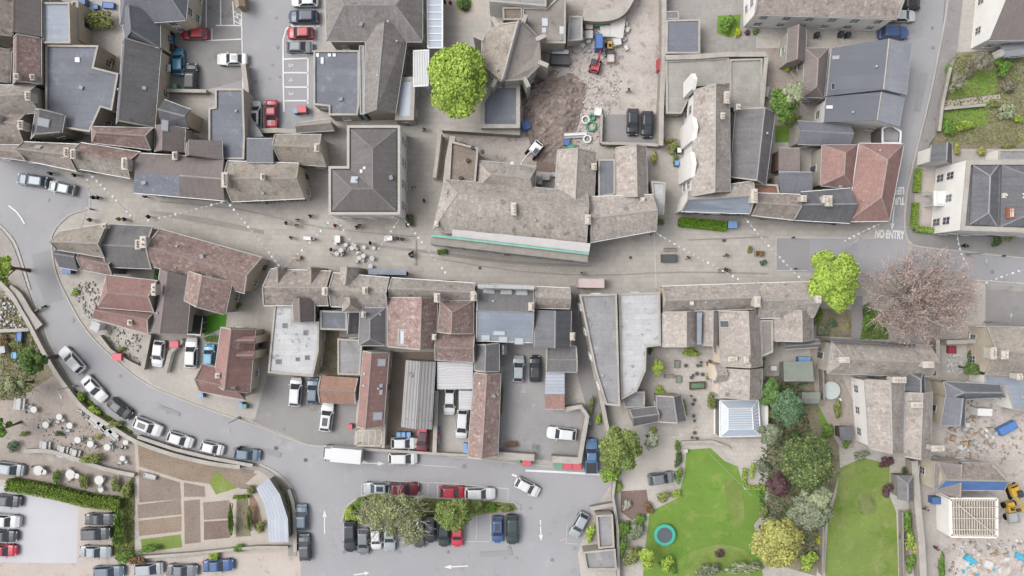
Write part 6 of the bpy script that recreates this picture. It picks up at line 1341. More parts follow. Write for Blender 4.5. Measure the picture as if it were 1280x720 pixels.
def picnic(px, py, ang, label, m='pale_grey'):
    p = W(px, py, .7); r = empty('picnic_table', label, 'picnic table', (p.x, p.y, .05), R(ang), 'picnic tables in the gardens')
    mb = MB(); mb.box((0,0,.72),(1.7,.7,.05)); mb.build('tabletop', m, r, world=False)
    for s in (-1, 1):
        mb = MB(); mb.box((0,s*.68,.44),(1.7,.26,.05)); mb.build('seat', m, r, world=False)
        mb = MB(); mb.tube([(s*.6,-.7,0),(s*.6,-.25,.7)], .05, 4); mb.tube([(s*.6,.7,0),(s*.6,.25,.7)], .05, 4); mb.box((s*.6,0,.4),(.08,1.5,.08)); mb.build('leg', m, r, world=False)
for x, y, a, l in ((23,505,85,'weathered picnic table right of the round hedge ball'),(55,559,85,'grey picnic table left of two by the curved garden wall'),(77,565,80,'grey picnic table right of two by the curved garden wall'),(92,569,75,'small grey picnic table at the green border'),(119,526,-45,'pale lounger table first in the slanting row'),(128,532,-45,'pale lounger table second in the slanting row'),(134,537,-45,'pale lounger table third in the slanting row'),(142,542,-45,'pale lounger table last in the slanting row')): picnic(x, y, a, l)
rtable(1039,488,'large pale round table with ribbed top in the small garden',1.35,'screen_pale',None)
rtable(1050,500,'small white stool beside the ribbed round table',.25,'white_plastic',None)
# trampoline
def tramp():
    p = W(831, 669, .9); r = empty('trampoline', 'round trampoline with teal edge pad on the first lawn', 'trampoline', (p.x, p.y, 0))
    mb = MB(); n = 28
    for i in range(n):
        a, b = i*2*math.pi/n, (i+1)*2*math.pi/n
        P = [(ra*math.cos(t), ra*math.sin(t), z) for ra, t, z in ((1.15,a,.9),(1.6,a,.88),(1.6,b,.88),(1.15,b,.9))]; mb.face(P); mb.face([P[1],(P[1][0]*1.01,P[1][1]*1.01,.78),(P[2][0]*1.01,P[2][1]*1.01,.78),P[2]])
    mb.build('edge_pad', 'teal_paint', r, world=False)
    mb = MB(); mb.cyl((0,0,.86), 1.16, .015, n); mb.build('mat', 'tramp_mat', r, world=False)
    for i in range(6): a = i*1.047; mb = MB(); mb.tube([(1.5*math.cos(a),1.5*math.sin(a),.85),(1.5*math.cos(a),1.5*math.sin(a),0)], .03, 6); mb.build('leg', 'galv_steel', r, world=False)
tramp()
# pots in the courtyard garden
for i, (x, y) in enumerate(((857,457),(876,453),(876,457),(872,457),(866,469),(871,467),(878,468),(864,472),(864,495),(868,500),(866,505),(867,520),(868,526),(865,547),(871,548),(868,541))):
    p = W(x, y, .4); mb = MB(); r_ = rnd.uniform(.16,.28); mb.lathe((0,0,0), [(r_*.7,0),(r_,.4),(r_*1.08,.45)], 10); o = mb.build('plant_pot', 'dark_grey', world=False); o.location = (p.x, p.y, .05)
    tag(o, 'dark round plant pot standing on the pale courtyard paving', 'plant pot', 'dark plant pots in the paved courtyard garden')
for (x, y) in ((591,185),(603,190),(585,201),(576,223)):
    p = W(x, y, 5.8); mb = MB(); mb.lathe((0,0,0), [(.28,0),(.3,.5),(.22,.6)], 10); o = mb.build('roof_vent', 'black_plastic', world=False); o.location = (p.x, p.y, 5.62)
    tag(o, 'round black vent on the mossy flat terrace roof', 'vent', 'black vents on the terrace roof')
mb = MB(); p = W(682,222,.5)
for a, b, s_ in ((0,0,1.2),(1.4,.4,.9),(-.9,-.8,.8)): mb.box((p.x+a,p.y+b,.6),(s_,s_*.8,1.2), taper=.95)
tag(mb.build('plant_unit', 'pale_grey', loc=(p.x,p.y,0)), 'grey ventilation plant in the nook east of the rear range', 'air unit')
# street furniture
def lamp(px, py, ang, label, hh=6.):
    p = W(px, py, 0); r = empty('street_lamp', label, 'street lamp', (p.x, p.y, .1), R(ang))
    mb = MB(); mb.tube([(0,0,0),(0,0,hh)], [.09,.05], 8); mb.cyl((0,0,0), .13, .9, 8); mb.build('pole', 'galv_steel', r, world=False)
    mb = MB(); mb.tube([(0,0,hh-.1),(.5,0,hh+.12),(.95,0,hh+.15)], .035, 6); mb.build('arm', 'galv_steel', r, world=False)
    mb = MB(); mb.box((1.2,0,hh+.14),(.6,.24,.12), taper=.8); mb.build('lantern', 'pale_grey', r, world=False)
lamp(524,645,60,'street lamp leaning over the cars between the island trees',7); lamp(300,522,-80,'street lamp at the foot of the side lane',5); lamp(1230,402,80,'street lamp beside the yard right of the copper tree',6); lamp(96,482,-60,'lamp post on the wall above the white saloon',5); lamp(1207,318,-90,'lamp post on the pavement below the white fronted house',5)
def bollard(px, py):
    p = W(px, py, 0); mb = MB(); mb.lathe((0,0,0), [(.1,0),(.1,.8),(.12,.84),(.1,.95),(.03,1.02)], 8); o = mb.build('bollard', 'black_plastic', world=False); o.location = (p.x, p.y, .05)
    tag(o, 'black cast bollard standing at the edge of the paved street', 'bollard', 'black bollards at the street edge')
for x, y in ((990,297),(993,336),(1180,320),(1252,320),(117,247),(117,262),(1041,281),(700,287),(813,293),(1206,308)): bollard(x, y)
def planter(px, py, ang, label, m='timber_dark', leaf='leaf_green', d=(1.3,.7,.5)):
    p = W(px, py, .4); r = empty('planter', label, 'planter', (p.x, p.y, .05), R(ang)); mb = MB(); mb.box((0,0,d[2]/2),d); mb.build('trough', m, r, world=False)
    mb = MB()
    for i in range(120):
        c = Vector((rnd.uniform(-d[0],d[0])*.45, rnd.uniform(-d[1],d[1])*.45, d[2]+rnd.uniform(0,.3))); u = Vector((rnd.gauss(0,1),rnd.gauss(0,1),rnd.gauss(0,.5))).normalized()*.1; v = u.orthogonal().normalized()*.09
        mb.face([c-u-v, c+u-v, c+u+v, c-u+v])
    mb.build('foliage', leaf, r, world=False)
planter(552,315,5,'wooden planter box left of the scaffold on the street','timber'); planter(949,317,0,'wooden planter by the loading marks near the corner','timber','leaf_brown'); planter(512,276,0,'green shrub tub at the corner of the market hall','timber_grey','leaf_dark',(1.2,1.8,.6)); planter(954,328,20,'teal planter on the paved street by the corner','green_paint','leaf_bluegreen',(.9,.6,.4)); planter(937,312,80,'narrow timber planter near the corner of the loading bay','timber','leaf_olive',(1.,.4,.4))
def bench(px, py, ang, label):
    p = W(px, py, .4); r = empty('bench', label, 'bench', (p.x, p.y, .05), R(ang))
    mb = MB(); mb.box((0,0,.45),(1.8,.45,.06)); mb.build('seat', 'timber_grey', r, world=False)
    mb = MB(); mb.box((0,.22,.75),(1.8,.05,.4)); mb.build('backrest', 'timber_grey', r, world=False)
    for s in (-1, 1): mb = MB(); mb.box((s*.75,0,.22),(.08,.42,.42)); mb.build('leg', 'dark_grey', r, world=False)
bench(837,312,0,'timber bench just above the dark double planter'); bench(560,352,0,'timber bench by the stone street house'); bench(905,338,0,'timber bench on the right part of the paved street')
# cafe tables in the market street
CT = [(419,304),(432,306),(443,307),(455,309),(467,310),(465,323),(463,333),(426,313),(421,317),(440,310),(454,320),(449,322)]
for i, (x, y) in enumerate(CT):
    p = W(x, y, .75); sq = i in (0,)
    rtable(x, y, 'small white cafe table set out on the paved market street', .27 if i < 5 else .36, 'table_white', 'cafe tables on the market street')
    for k in range(2 if i > 6 else 0): a = rnd.random()*6.28; chair(x+math.cos(a)*5.5, y+math.sin(a)*5.5, rnd.uniform(0,360), 'pale chair beside the white cafe tables in the market street', 'pale_grey', 'cafe chairs on the market street')
box_('table', 'white square table left of the cafe tables', 'table', 422, 299, 0, (.9,1.1,.8), 'white_plastic'); box_('display_board', 'white display board on the street right of the cafe tables', 'board', 486, 298, 5, (1.2,.7,1.), 'white_plastic'); box_('display_board', 'white low stand west of the cafe tables', 'stand', 385, 298, -5, (1.2,.45,.9), 'white_plastic'); box_('display_board', 'cream box by the small front gables', 'box', 372, 322, 0, (1.,.6,.7), 'timber')
# bunting
def bunting(a, b, ha, hb, label, beads=True, sag=.6):
    A, Bp = W(a[0], a[1], ha), W(b[0], b[1], hb); n = 12; pts = [A.lerp(Bp, i/n)+Vector((0,0,-sag*4*(i/n)*(1-i/n))) for i in range(n+1)]
    r = empty('bunting' if beads else 'overhead_cable', label, 'bunting' if beads else 'cable', (A.x, A.y, 0))
    mb = MB(); mb.tube(pts, .045 if beads else .022, 4); mb.build('cord', 'pale_grey', r)
    if beads:
        ln = (Bp-A).length; k = int(ln/.75); me = BEAD; rp = parent_loc(r)
        for i in range(1, k):
            t = i/k; p = A.lerp(Bp, t)+Vector((0,0,-sag*4*t*(1-t)-.14)); inst('pennant', me, r, p-rp, (0,0,rnd.random()*3), scale=(rnd.uniform(.9,1.7),)*3)
mb = MB(); mb.lathe((0,0,0), [(.01,-.16),(.11,-.02),(.12,.06),(.04,.12)], 6); BEAD = mb.mesh('pennant'); BEAD.materials.append(M('white_plastic'))
for i, (a, b, l) in enumerate((((105,216),(110,240),'short string of white bunting at the left end of the crossing'),((110,240),(100,286),'string of white bunting down to the wedge house'),((110,216),(171,279),'string of white bunting slanting to the corner house'),((171,279),(283,251),'long string of white bunting from the corner house to the lichen roofed house'),
    ((283,251),(352,337),'string of white bunting slanting down to the small front gables'),((352,337),(415,274),'string of white bunting rising to the market hall left corner'),((422,276),(457,332),'string of white bunting falling over the cafe tables'),((457,332),(500,273),'string of white bunting rising to the market hall right corner'),((506,275),(561,346),'string of white bunting right of the market hall'),
    ((820,291),(929,352),'string of white bunting across the street near the benches'),((931,272),(1004,351),'string of white bunting over the loading bay'),((1197,292),(1212,336),'short string of white bunting by the white fronted house'),((1228,356),(1290,334),'string of white bunting at the right edge of the road'),((1052,304),(1100,280),'string of white bunting by the big red roof'))): bunting(a, b, 6.2, 6.2, l)
bunting((929,275),(933,351), 6.4, 6.4, 'plain cable crossing the street at the lead roofed corner', False); bunting((1100,279),(1172,289), 6, 6, 'plain cable over the NO ENTRY marking', False); bunting((888,568),(940,620), 3, 3, 'washing line slanting over the first lawn', False, .2)
# motorcycle
def motorbike(px, py, ang, label):
    p = W(px, py, .6); r = empty('motorcycle', label, 'motorcycle', (p.x, p.y, .09), R(ang))
    for x in (-.7, .7): mb = MB(); mb.tube([(x,-.07,.32),(x,.07,.32)], .32, 14); mb.build('wheel', 'rubber', r, world=False)
    mb = MB(); mb.box((0,0,.6),(.8,.3,.35), taper=.8); mb.tube([(.35,0,.8),(.7,0,.32)], .05, 6); mb.tube([(-.3,0,.5),(-.7,0,.32)], .05, 6); mb.build('frame', 'bin_green', r, world=False)
    mb = MB(); mb.box((-.35,0,.84),(.75,.28,.1), taper=.85); mb.build('seat', 'black_plastic', r, world=False)
    mb = MB(); mb.tube([(.4,-.36,1.0),(.5,0,.95),(.4,.36,1.0)], .025, 6); mb.build('handlebar', 'dark_grey', r, world=False)
motorbike(50,386,30,'dark green motorcycle riding round the road bend')
# =================================================================== PEOPLE
def skin_mesh(name, J, E, rad, lvl=1):
    me = bpy.data.meshes.new(name); me.from_pydata(J, E, []); ob = bpy.data.objects.new(name, me); COL.objects.link(ob)
    md = ob.modifiers.new('s', 'SKIN'); md.use_smooth_shade = True
    for i, v in enumerate(me.skin_vertices[0].data): v.radius = (rad[i], rad[i]); v.use_root = (i == 0)
    s = ob.modifiers.new('u', 'SUBSURF'); s.levels = lvl; s.render_levels = lvl
    dg = bpy.context.evaluated_depsgraph_get(); dg.update(); m2 = bpy.data.meshes.new_from_object(ob.evaluated_get(dg)); bpy.data.objects.remove(ob); m2.name = name; return m2
def person_meshes(step):
    s = step
    J = [(0,0,.95),(0,0,1.15),(0,0,1.38),(0,0,1.5),(.01,0,1.62),(.015,0,1.7),  # pelvis..head
         (0,.17,1.4),(-.02-s*.1,.23,1.14),(.06-s*.2,.24,.9),(.08-s*.22,.24,.8), (0,-.17,1.4),(.0+s*.12,-.23,1.14),(.1+s*.2,-.24,.92),(.12+s*.22,-.24,.82),
         (0,.09,.9),(.04+s*.18,.1,.5),(-.02+s*.25,.1,.08),(.14+s*.25,.1,.04), (0,-.09,.9),(.02-s*.1,-.1,.5),(-.04-s*.35,-.1,.1),(.1-s*.33,-.1,.05)]
    E = [(0,1),(1,2),(2,3),(3,4),(4,5),(2,6),(6,7),(7,8),(8,9),(2,10),(10,11),(11,12),(12,13),(0,14),(14,15),(15,16),(16,17),(0,18),(18,19),(19,20),(20,21)]
    rad = [.13,.12,.13,.055,.095,.085,.065,.048,.036,.035,.065,.048,.036,.035,.085,.06,.045,.04,.085,.06,.045,.04]
    body = skin_mesh('person_body', J, E, rad)
    idx = [1,2,6,7,8,10,11,12,0]; jm = {k: i for i, k in enumerate(idx)}
    jk = skin_mesh('jacket', [J[k] for k in idx], [(jm[a], jm[b]) for a, b in E if a in jm and b in jm], [rad[k]+.03 for k in idx])
    idx = [0,14,15,16,18,19,20]; jm = {k: i for i, k in enumerate(idx)}
    tr = skin_mesh('trousers', [J[k] for k in idx], [(jm[a], jm[b]) for a, b in E if a in jm and b in jm], [rad[k]+.022 for k in idx])
    mb = MB(); mb.lathe((-.005,0,1.66), [(.115,-.02),(.125,.04),(.1,.11),(.04,.145),(.01,.15)], 10); hr = mb.mesh('hair', True); hr.materials.append(M('hair_dark'))
    for m_, k in ((body,'skin'),(jk,'cloth_black'),(tr,'denim')):
        m_.materials.clear(); m_.materials.append(M(k))
    return body, jk, tr, hr
PM = [person_meshes(0.), person_meshes(1.)]
def person(px, py, ang, pose, jk, tr, label, hair='hair_dark'):
    p = W(px, py, .9); bo, j, t, h = PM[pose]
    o = bpy.data.objects.new('person', bo); COL.objects.link(o); o.location = (p.x, p.y, .08); o.rotation_euler = (0,0,R(ang)); tag(o, label, 'person')
    inst('jacket', j, o, (0,0,0), mats=(jk,)); inst('trousers', t, o, (0,0,0), mats=(tr,)); inst('hair', h, o, (0,0,0), mats=(hair,))
PP = [(64,217,10,1,'cloth_black','cloth_black','person in black walking below the first street house'),(94,219,170,1,'cloth_black','denim','person in dark clothes near the second street house'),(117,247,0,0,'cloth_navy','cloth_black','person waiting at the left edge of the crossing paving'),(123,247,160,1,'cloth_black','cloth_black','person in black on the crossing paving'),
 (149,274,0,0,'hivis','cloth_navy','person in a yellow vest beside the wedge house'),(156,274,180,0,'cloth_navy','cloth_black','person in navy facing the yellow vest'),(182,246,90,0,'cloth_black','denim','person standing under the bluish roof front'),(186,271,0,0,'cloth_black','cloth_black','person in black below the bluish roof front'),(113,275,0,0,'dark_grey','denim','person in grey at the pavement corner'),
 (334,253,0,0,'cloth_black','cloth_white','person at the door of the lichen roofed house'),(388,270,20,1,'cloth_black','denim','person walking alone in the middle of the market street'),(372,275,-10,1,'cloth_white','cloth_black','person in white west of the lone walker'),(371,282,10,1,'cloth_white','denim','second person in white just below the first'),(358,279,0,0,'dark_grey','dark_grey','person in grey in the wide street'),(364,297,0,1,'cloth_tan','denim','person in tan left of the white stand'),
 (391,299,180,1,'cloth_black','denim','person behind the white stand'),(449,282,30,1,'cloth_tan','cloth_black','person in tan under the market hall front'),(446,284,30,1,'cloth_black','cloth_black','person in black under the market hall front'),(419,282,0,1,'cloth_red','denim','person in red at the market hall corner'),(463,304,10,0,'cloth_black','cloth_black','person in black north of the cafe tables'),(414,312,0,0,'cloth_black','denim','person seated west of the cafe tables'),
 (430,316,0,0,'cloth_white','denim','person in white between the cafe tables'),(497,298,0,1,'dark_grey','cloth_black','person right of the white display board'),(502,299,180,1,'cloth_tan','denim','person in tan right of the white display board'),(515,316,90,1,'cloth_black','cloth_black','person in black walking south of the market hall'),(515,321,90,0,'cloth_black','denim','person near the corner shop roof edge'),(509,342,0,0,'cloth_black','cloth_red','person below the blue awning'),
 (530,251,0,0,'cloth_black','cloth_black','person in black left of the hall terrace'),(517,235,0,1,'cloth_white','cloth_tan','person in white on the square'),(633,317,-90,1,'cloth_black','cloth_black','person in black passing the scaffold'),(512,318,0,0,'dark_grey','dark_grey','person in grey on the right of the market hall street'),(726,341,0,0,'cloth_white','cloth_tan','person in pale clothes above the market stall'),(860,322,20,1,'dark_grey','cloth_tan','person walking right of the dark double planter'),
 (907,337,0,1,'cloth_black','cloth_black','person in black by the right hand bench'),(908,319,0,1,'dark_grey','denim','person in grey in the right part of the street'),(556,3,90,0,'cloth_black','cloth_red','person in black beside the long glass canopy'),(563,4,90,0,'cloth_red','cloth_black','person in red beside the round flower bed'),(530,162,0,1,'cloth_tan','denim','person crossing the square below the lime tree'),(1205,307,0,0,'cloth_black','cloth_black','person in black at the pavement by the white fronted house'),
 (300,559,-60,0,'cloth_black','cloth_black','person in black leaning at the steel blue car door'),(1157,636,0,1,'cloth_tan','denim','worker in tan on the lane beside the shed'),(1170,685,0,0,'cloth_red','denim','worker in red at the foot of the lane'),(786,113,0,1,'dark_grey','denim','worker in grey in the middle of the yard')]
for q in PP: person(*q)
# =================================================================== VEGETATION
def leaf_cloud(mb, lobes, n, ls, mi=0, up=.35, fill=.25):
    """leaf-sized faces spread over and through a set of lobes"""
    tot = sum(l[1]**2 for l in lobes)
    for (c, r, sq) in lobes:
        k = int(n*r*r/tot)
        for _ in range(k):
            d = Vector((rnd.gauss(0,1), rnd.gauss(0,1), rnd.gauss(0,1)+.25)).normalized()
            if d.z < -.35: d.z *= -1
            rr = r*(rnd.uniform(.35,.9) if rnd.random() < fill else rnd.uniform(.82,1.1))
            p = c+Vector((d.x*rr, d.y*rr, d.z*rr*sq))
            hid = False
            for (c2, r2, s2) in lobes:
                q = p-c2; q.z /= s2
                if q.length < r2*.62 and c2 is not c: hid = True; break
            if hid: continue
            nn = (d+Vector((rnd.gauss(0,.5), rnd.gauss(0,.5), rnd.gauss(0,.5)+up))).normalized()
            u = nn.orthogonal().normalized(); a = rnd.random()*6.28; v = nn.cross(u); u, v = u*math.cos(a)+v*math.sin(a), v*math.cos(a)-u*math.sin(a)
            s = ls*rnd.uniform(.6,1.3); u *= s*.5; v *= s*.36
            mb.face([p-u, p-v*.9+u*.1, p+u, p+v*.9+u*.1], mi)
CL = [None]
def limb(mb, p, d, L, r, depth, spread, out, gr=.0, seg=3, nb=(2,3)):
    if CL[0] and ((p.x-CL[0][0])/CL[0][2])**2+((p.y-CL[0][1])/CL[0][3])**2 > 1: return
    pts = [p]; rs = [r]; dd = d.copy()
    for i in range(seg):
        dd = (dd+Vector((rnd.gauss(0,.12), rnd.gauss(0,.12), rnd.gauss(0,.08)+gr))).normalized(); pts.append(pts[-1]+dd*L/seg); rs.append(r*(1-.45*(i+1)/seg))
    rs = [max(x, .028) for x in rs]; mb.tube(pts, rs, 5 if r > .06 else 3, caps=False)
    out += pts[1:] if depth <= 1 else []
    if depth > 0:
        for k in range(rnd.randint(*nb)):
            t = rnd.randint(max(1,seg-2), seg); q = pts[t]; a = Vector((rnd.gauss(0,1), rnd.gauss(0,1), rnd.gauss(0,.6))).normalized()
            nd = (dd+a*spread).normalized(); limb(mb, q, nd, L*rnd.uniform(.58,.82), rs[t]*.68, depth-1, spread, out, gr, seg, nb)
def tree(px, py, rx, ry, h, leaf, label, n=5000, ls=.42, lob=16, bark='bark_brown', thin=1., flat=.7, branches=False, mix=None, trunk_px=None, name='tree', fill=.25, lr=(.3,.46)):
    hc = h*.62; c = W(px, py, hc+h*.15); k = (H-hc)/F; ax, ay, az = rx*k, ry*k, h*.33
    root = empty(name, label, 'tree', (c.x, c.y, 0))
    mb = MB(); base = Vector((c.x, c.y, 0)); mid = Vector((c.x+rnd.uniform(-.3,.3), c.y+rnd.uniform(-.3,.3), h*.35)); tr = max(.12, h*.028)
    mb.tube([base, base.lerp(mid, .5), mid], [tr*1.4, tr, tr*.85], 8); mb.build('trunk', bark, root)
    lobes = []
    for i in range(lob):
        a = 2.4*i+rnd.uniform(-.3,.3); q = math.sqrt((i+.3)/lob)*.76; r = rnd.uniform(*lr)*min(ax, ay)*(1.15-.35*q)
        lobes.append((Vector((c.x+math.cos(a)*q*ax, c.y+math.sin(a)*q*ay, hc+az*(1-q*q)*.9+rnd.uniform(-.25,.25)*az)), r, flat))
    mb = MB(); out = []
    for i in range(0, lob, 1 if branches else 2):
        t = lobes[i][0]; d = t-mid; mb.tube([mid, mid+d*.5+Vector((0,0,.3)), t], [tr*.6, tr*.35, tr*.12], 5, caps=False)
        if branches: limb(mb, mid+d*.5, d.normalized(), d.length*.5, tr*.3, 2, .7, out)
    mb.build('limbs', bark, root)
    mb = MB(); leaf_cloud(mb, lobes, int(n*thin), ls, 0, fill=fill)
    mats = [leaf]
    if mix:
        m2 = MB(); mats.append(mix)
        for i in range(len(mb.m)):
            mb.m[i] = 1 if rnd.random() < .3 else 0
    mb.build('crown', mats, root)
    return root
tree(572,100,36.5,50,12,'leaf_lime','big bright lime green tree beside the octagonal library',15000,.5,38, fill=.12, lr=(.3,.42))
tree(4,337,13,20,8,'leaf_lime','lime green tree cut by the left edge',3500,.42,12)
tree(1041,351,33,44,10,'leaf_lime','bright lime green tree at the east end of the paved street',11000,.46,28, fill=.15, lr=(.26,.38))
tree(40,450,22,17,8,'leaf_dark','dark green dense tree by the curved stone wall',6000,.34,16, mix='leaf_green')
tree(17,482,24,13,6,'leaf_willow','grey green weeping shrub tree at the left edge',4500,.3,14, thin=.8, branches=True)
tree(2,534,10,13,6,'leaf_green','round green tree cut by the left edge of the cafe garden',2500,.36,9)
tree(979,131,17,23,7,'leaf_green','deep green tree left of the bungalow',5500,.36,16, mix='leaf_dark')
tree(993,117,13,14,9,'leaf_palegreen','pale starry tree overlapping the deep green one',2800,.36,10, branches=True, bark='bark_grey')
tree(774,562,27,30,10,'leaf_olive','olive green tree over the blue pickup',9000,.4,22, mix='leaf_green', fill=.4)
tree(762,592,13,12,5,'leaf_green','fresh green small tree below the olive one',3000,.34,9, mix='leaf_lime')
tree(1009,577,33,34,10,'leaf_dark','large dark olive tree between the two lawns',13000,.36,26, mix='leaf_olive', fill=.15)
tree(1012,638,31,22,9,'leaf_greygreen','silvery grey green tree spreading over the fence',8000,.42,20, bark='bark_grey', fill=.4)
tree(1022,622,24,14,9,'leaf_palegreen','pale silver topped tree at the edge of the second lawn',4000,.4,12, bark='bark_grey', fill=.4)
tree(970,677,31,31,9,'leaf_yellow','round yellow flowering tree at the foot of the first lawn',11000,.4,26, mix='leaf_yellow', fill=.15)
tree(489,641,48,29,8,'leaf_willow','wide sparse olive tree on the car park island',8000,.3,40, branches=True, thin=1., mix='leaf_olive', bark='bark_grey', fill=.5, lr=(.2,.32))
tree(516,664,18,18,8,'leaf_willow','thin trailing tree over the dark grey car',1700,.32,16, branches=True, bark='bark_grey', fill=.6)
tree(566,643,24,21,7,'leaf_olive','denser green tree on the right of the island',6500,.34,18, mix='leaf_green', fill=.3)
tree(587,632,18,9,4,'leaf_olive','low green tree tapering off the island end',3000,.3,10, mix='leaf_green')
tree(972,606,16,15,5,'leaf_maroon','dark maroon tree beside the silver one',3500,.34,12)
tree(984,512,20,24,8,'leaf_bluegreen','blue green conifer like tree below the coach sheds',6500,.36,20, mix='leaf_dark')
tree(962,492,14,20,6,'leaf_green','green tree right of the conservatory wing',3500,.34,12, mix='leaf_bluegreen')
tree(963,543,14,14,6,'leaf_greygreen','soft grey green tree right of the conservatory',3000,.34,10)
tree(814,551,10,14,5,'leaf_blossom','white blossoming small tree above the gravel drive',1900,.32,9, mix='leaf_green')
tree(1213,461,10,10,4,'leaf_dark','small dark green round tree in the garden by the right house',2200,.28,9, mix='leaf_green')
tree(823,459,9,10,3.5,'leaf_lime','small lime green tree in the courtyard garden',1800,.28,8, mix='leaf_olive'); 
tree(809,697,11,17,5,'leaf_lime','bright lime bush tree left of the first lawn foot',3000,.32,11)
tree(1228,76,15,12,5,'leaf_grey','grey leafless bush tree below the cream gabled house',2600,.3,10, branches=True, bark='bark_grey'); tree(1196,103,10,11,4,'leaf_grey','small grey bush tree beside the east road',1500,.3,8, branches=True, bark='bark_grey')
# copper beech, nearly bare
def copper():
    c = W(1152, 371, 7); r = empty('copper_tree', 'large pinkish budding tree with bare branches over the east road', 'tree', (c.x, c.y, 0))
    mb = MB(); base = Vector((c.x, c.y, 0)); mb.tube([base, base+Vector((.1,.1,1.5)), base+Vector((.1,0,3.2))], [.6,.42,.36], 10); mb.build('trunk', 'bark_grey', r)
    mb = MB(); out = []; top = base+Vector((.1,0,3.1)); ax, ay = 8.6, 7.3; CL[0] = (c.x, c.y, 7.4, 6.1)
    for i in range(52):
        a = i*2.4; q = math.sqrt((i+.5)/52); L = 1.3+q*2.3
        d = Vector((math.cos(a)*q, math.sin(a)*q*.84, 1.25-q*.95)).normalized(); p = top+Vector((math.cos(a)*q*2.6, math.sin(a)*q*2.2, rnd.uniform(0,1.2)))
        mb.tube([top, p], [.2,.13], 5, caps=False); limb(mb, p, d, L+.7, .17, 4, .55, out, .02, 3, (2,3))
    CL[0] = None; mb.build('limbs', 'bark_pale', r)
    mb = MB(); rnd.shuffle(out)
    for p in out[:15000]:
        if ((p.x-c.x)/ax)**2+((p.y-c.y)/ay)**2 > 1.05: continue
        for _ in range(2):
            q = p+Vector((rnd.gauss(0,.22), rnd.gauss(0,.22), rnd.gauss(0,.15))); u = Vector((rnd.gauss(0,1),rnd.gauss(0,1),rnd.gauss(0,1))).normalized(); v = u.orthogonal().normalized(); s = rnd.uniform(.06,.13)
            mb.face([q-u*s, q-v*s*.8, q+u*s, q+v*s*.8])
    mb.build('crown', 'bud_pink', r)
copper()
# shrub prototypes
def shrub_mesh(seed, n=700, ls=.24):
    st = rnd.getstate(); rnd.seed(seed); mb = MB()
    lob = [(Vector((rnd.uniform(-.5,.5), rnd.uniform(-.5,.5), rnd.uniform(.35,.75))), rnd.uniform(.34,.52), .8) for _ in range(7)]
    leaf_cloud(mb, lob, n, ls); me = mb.mesh('shrub'); me.materials.append(M('leaf_green')); rnd.setstate(st); return me
SH = [shrub_mesh(i) for i in range(5)]
def shrub(px, py, rx, ry, leaf, label, h=None, group=None, cat='shrub', name='shrub'):
    p = W(px, py, .8); k = .118; h = h or (rx+ry)*.5*k*1.1
    o = bpy.data.objects.new(name, SH[rnd.randrange(5)]); COL.objects.link(o); o.location = (p.x, p.y, 0); o.scale = (rx*k, ry*k, h); o.rotation_euler = (0,0,0)
    o.material_slots[0].link = 'OBJECT'; o.material_slots[0].material = M(leaf); tag(o, label, cat, group); return o
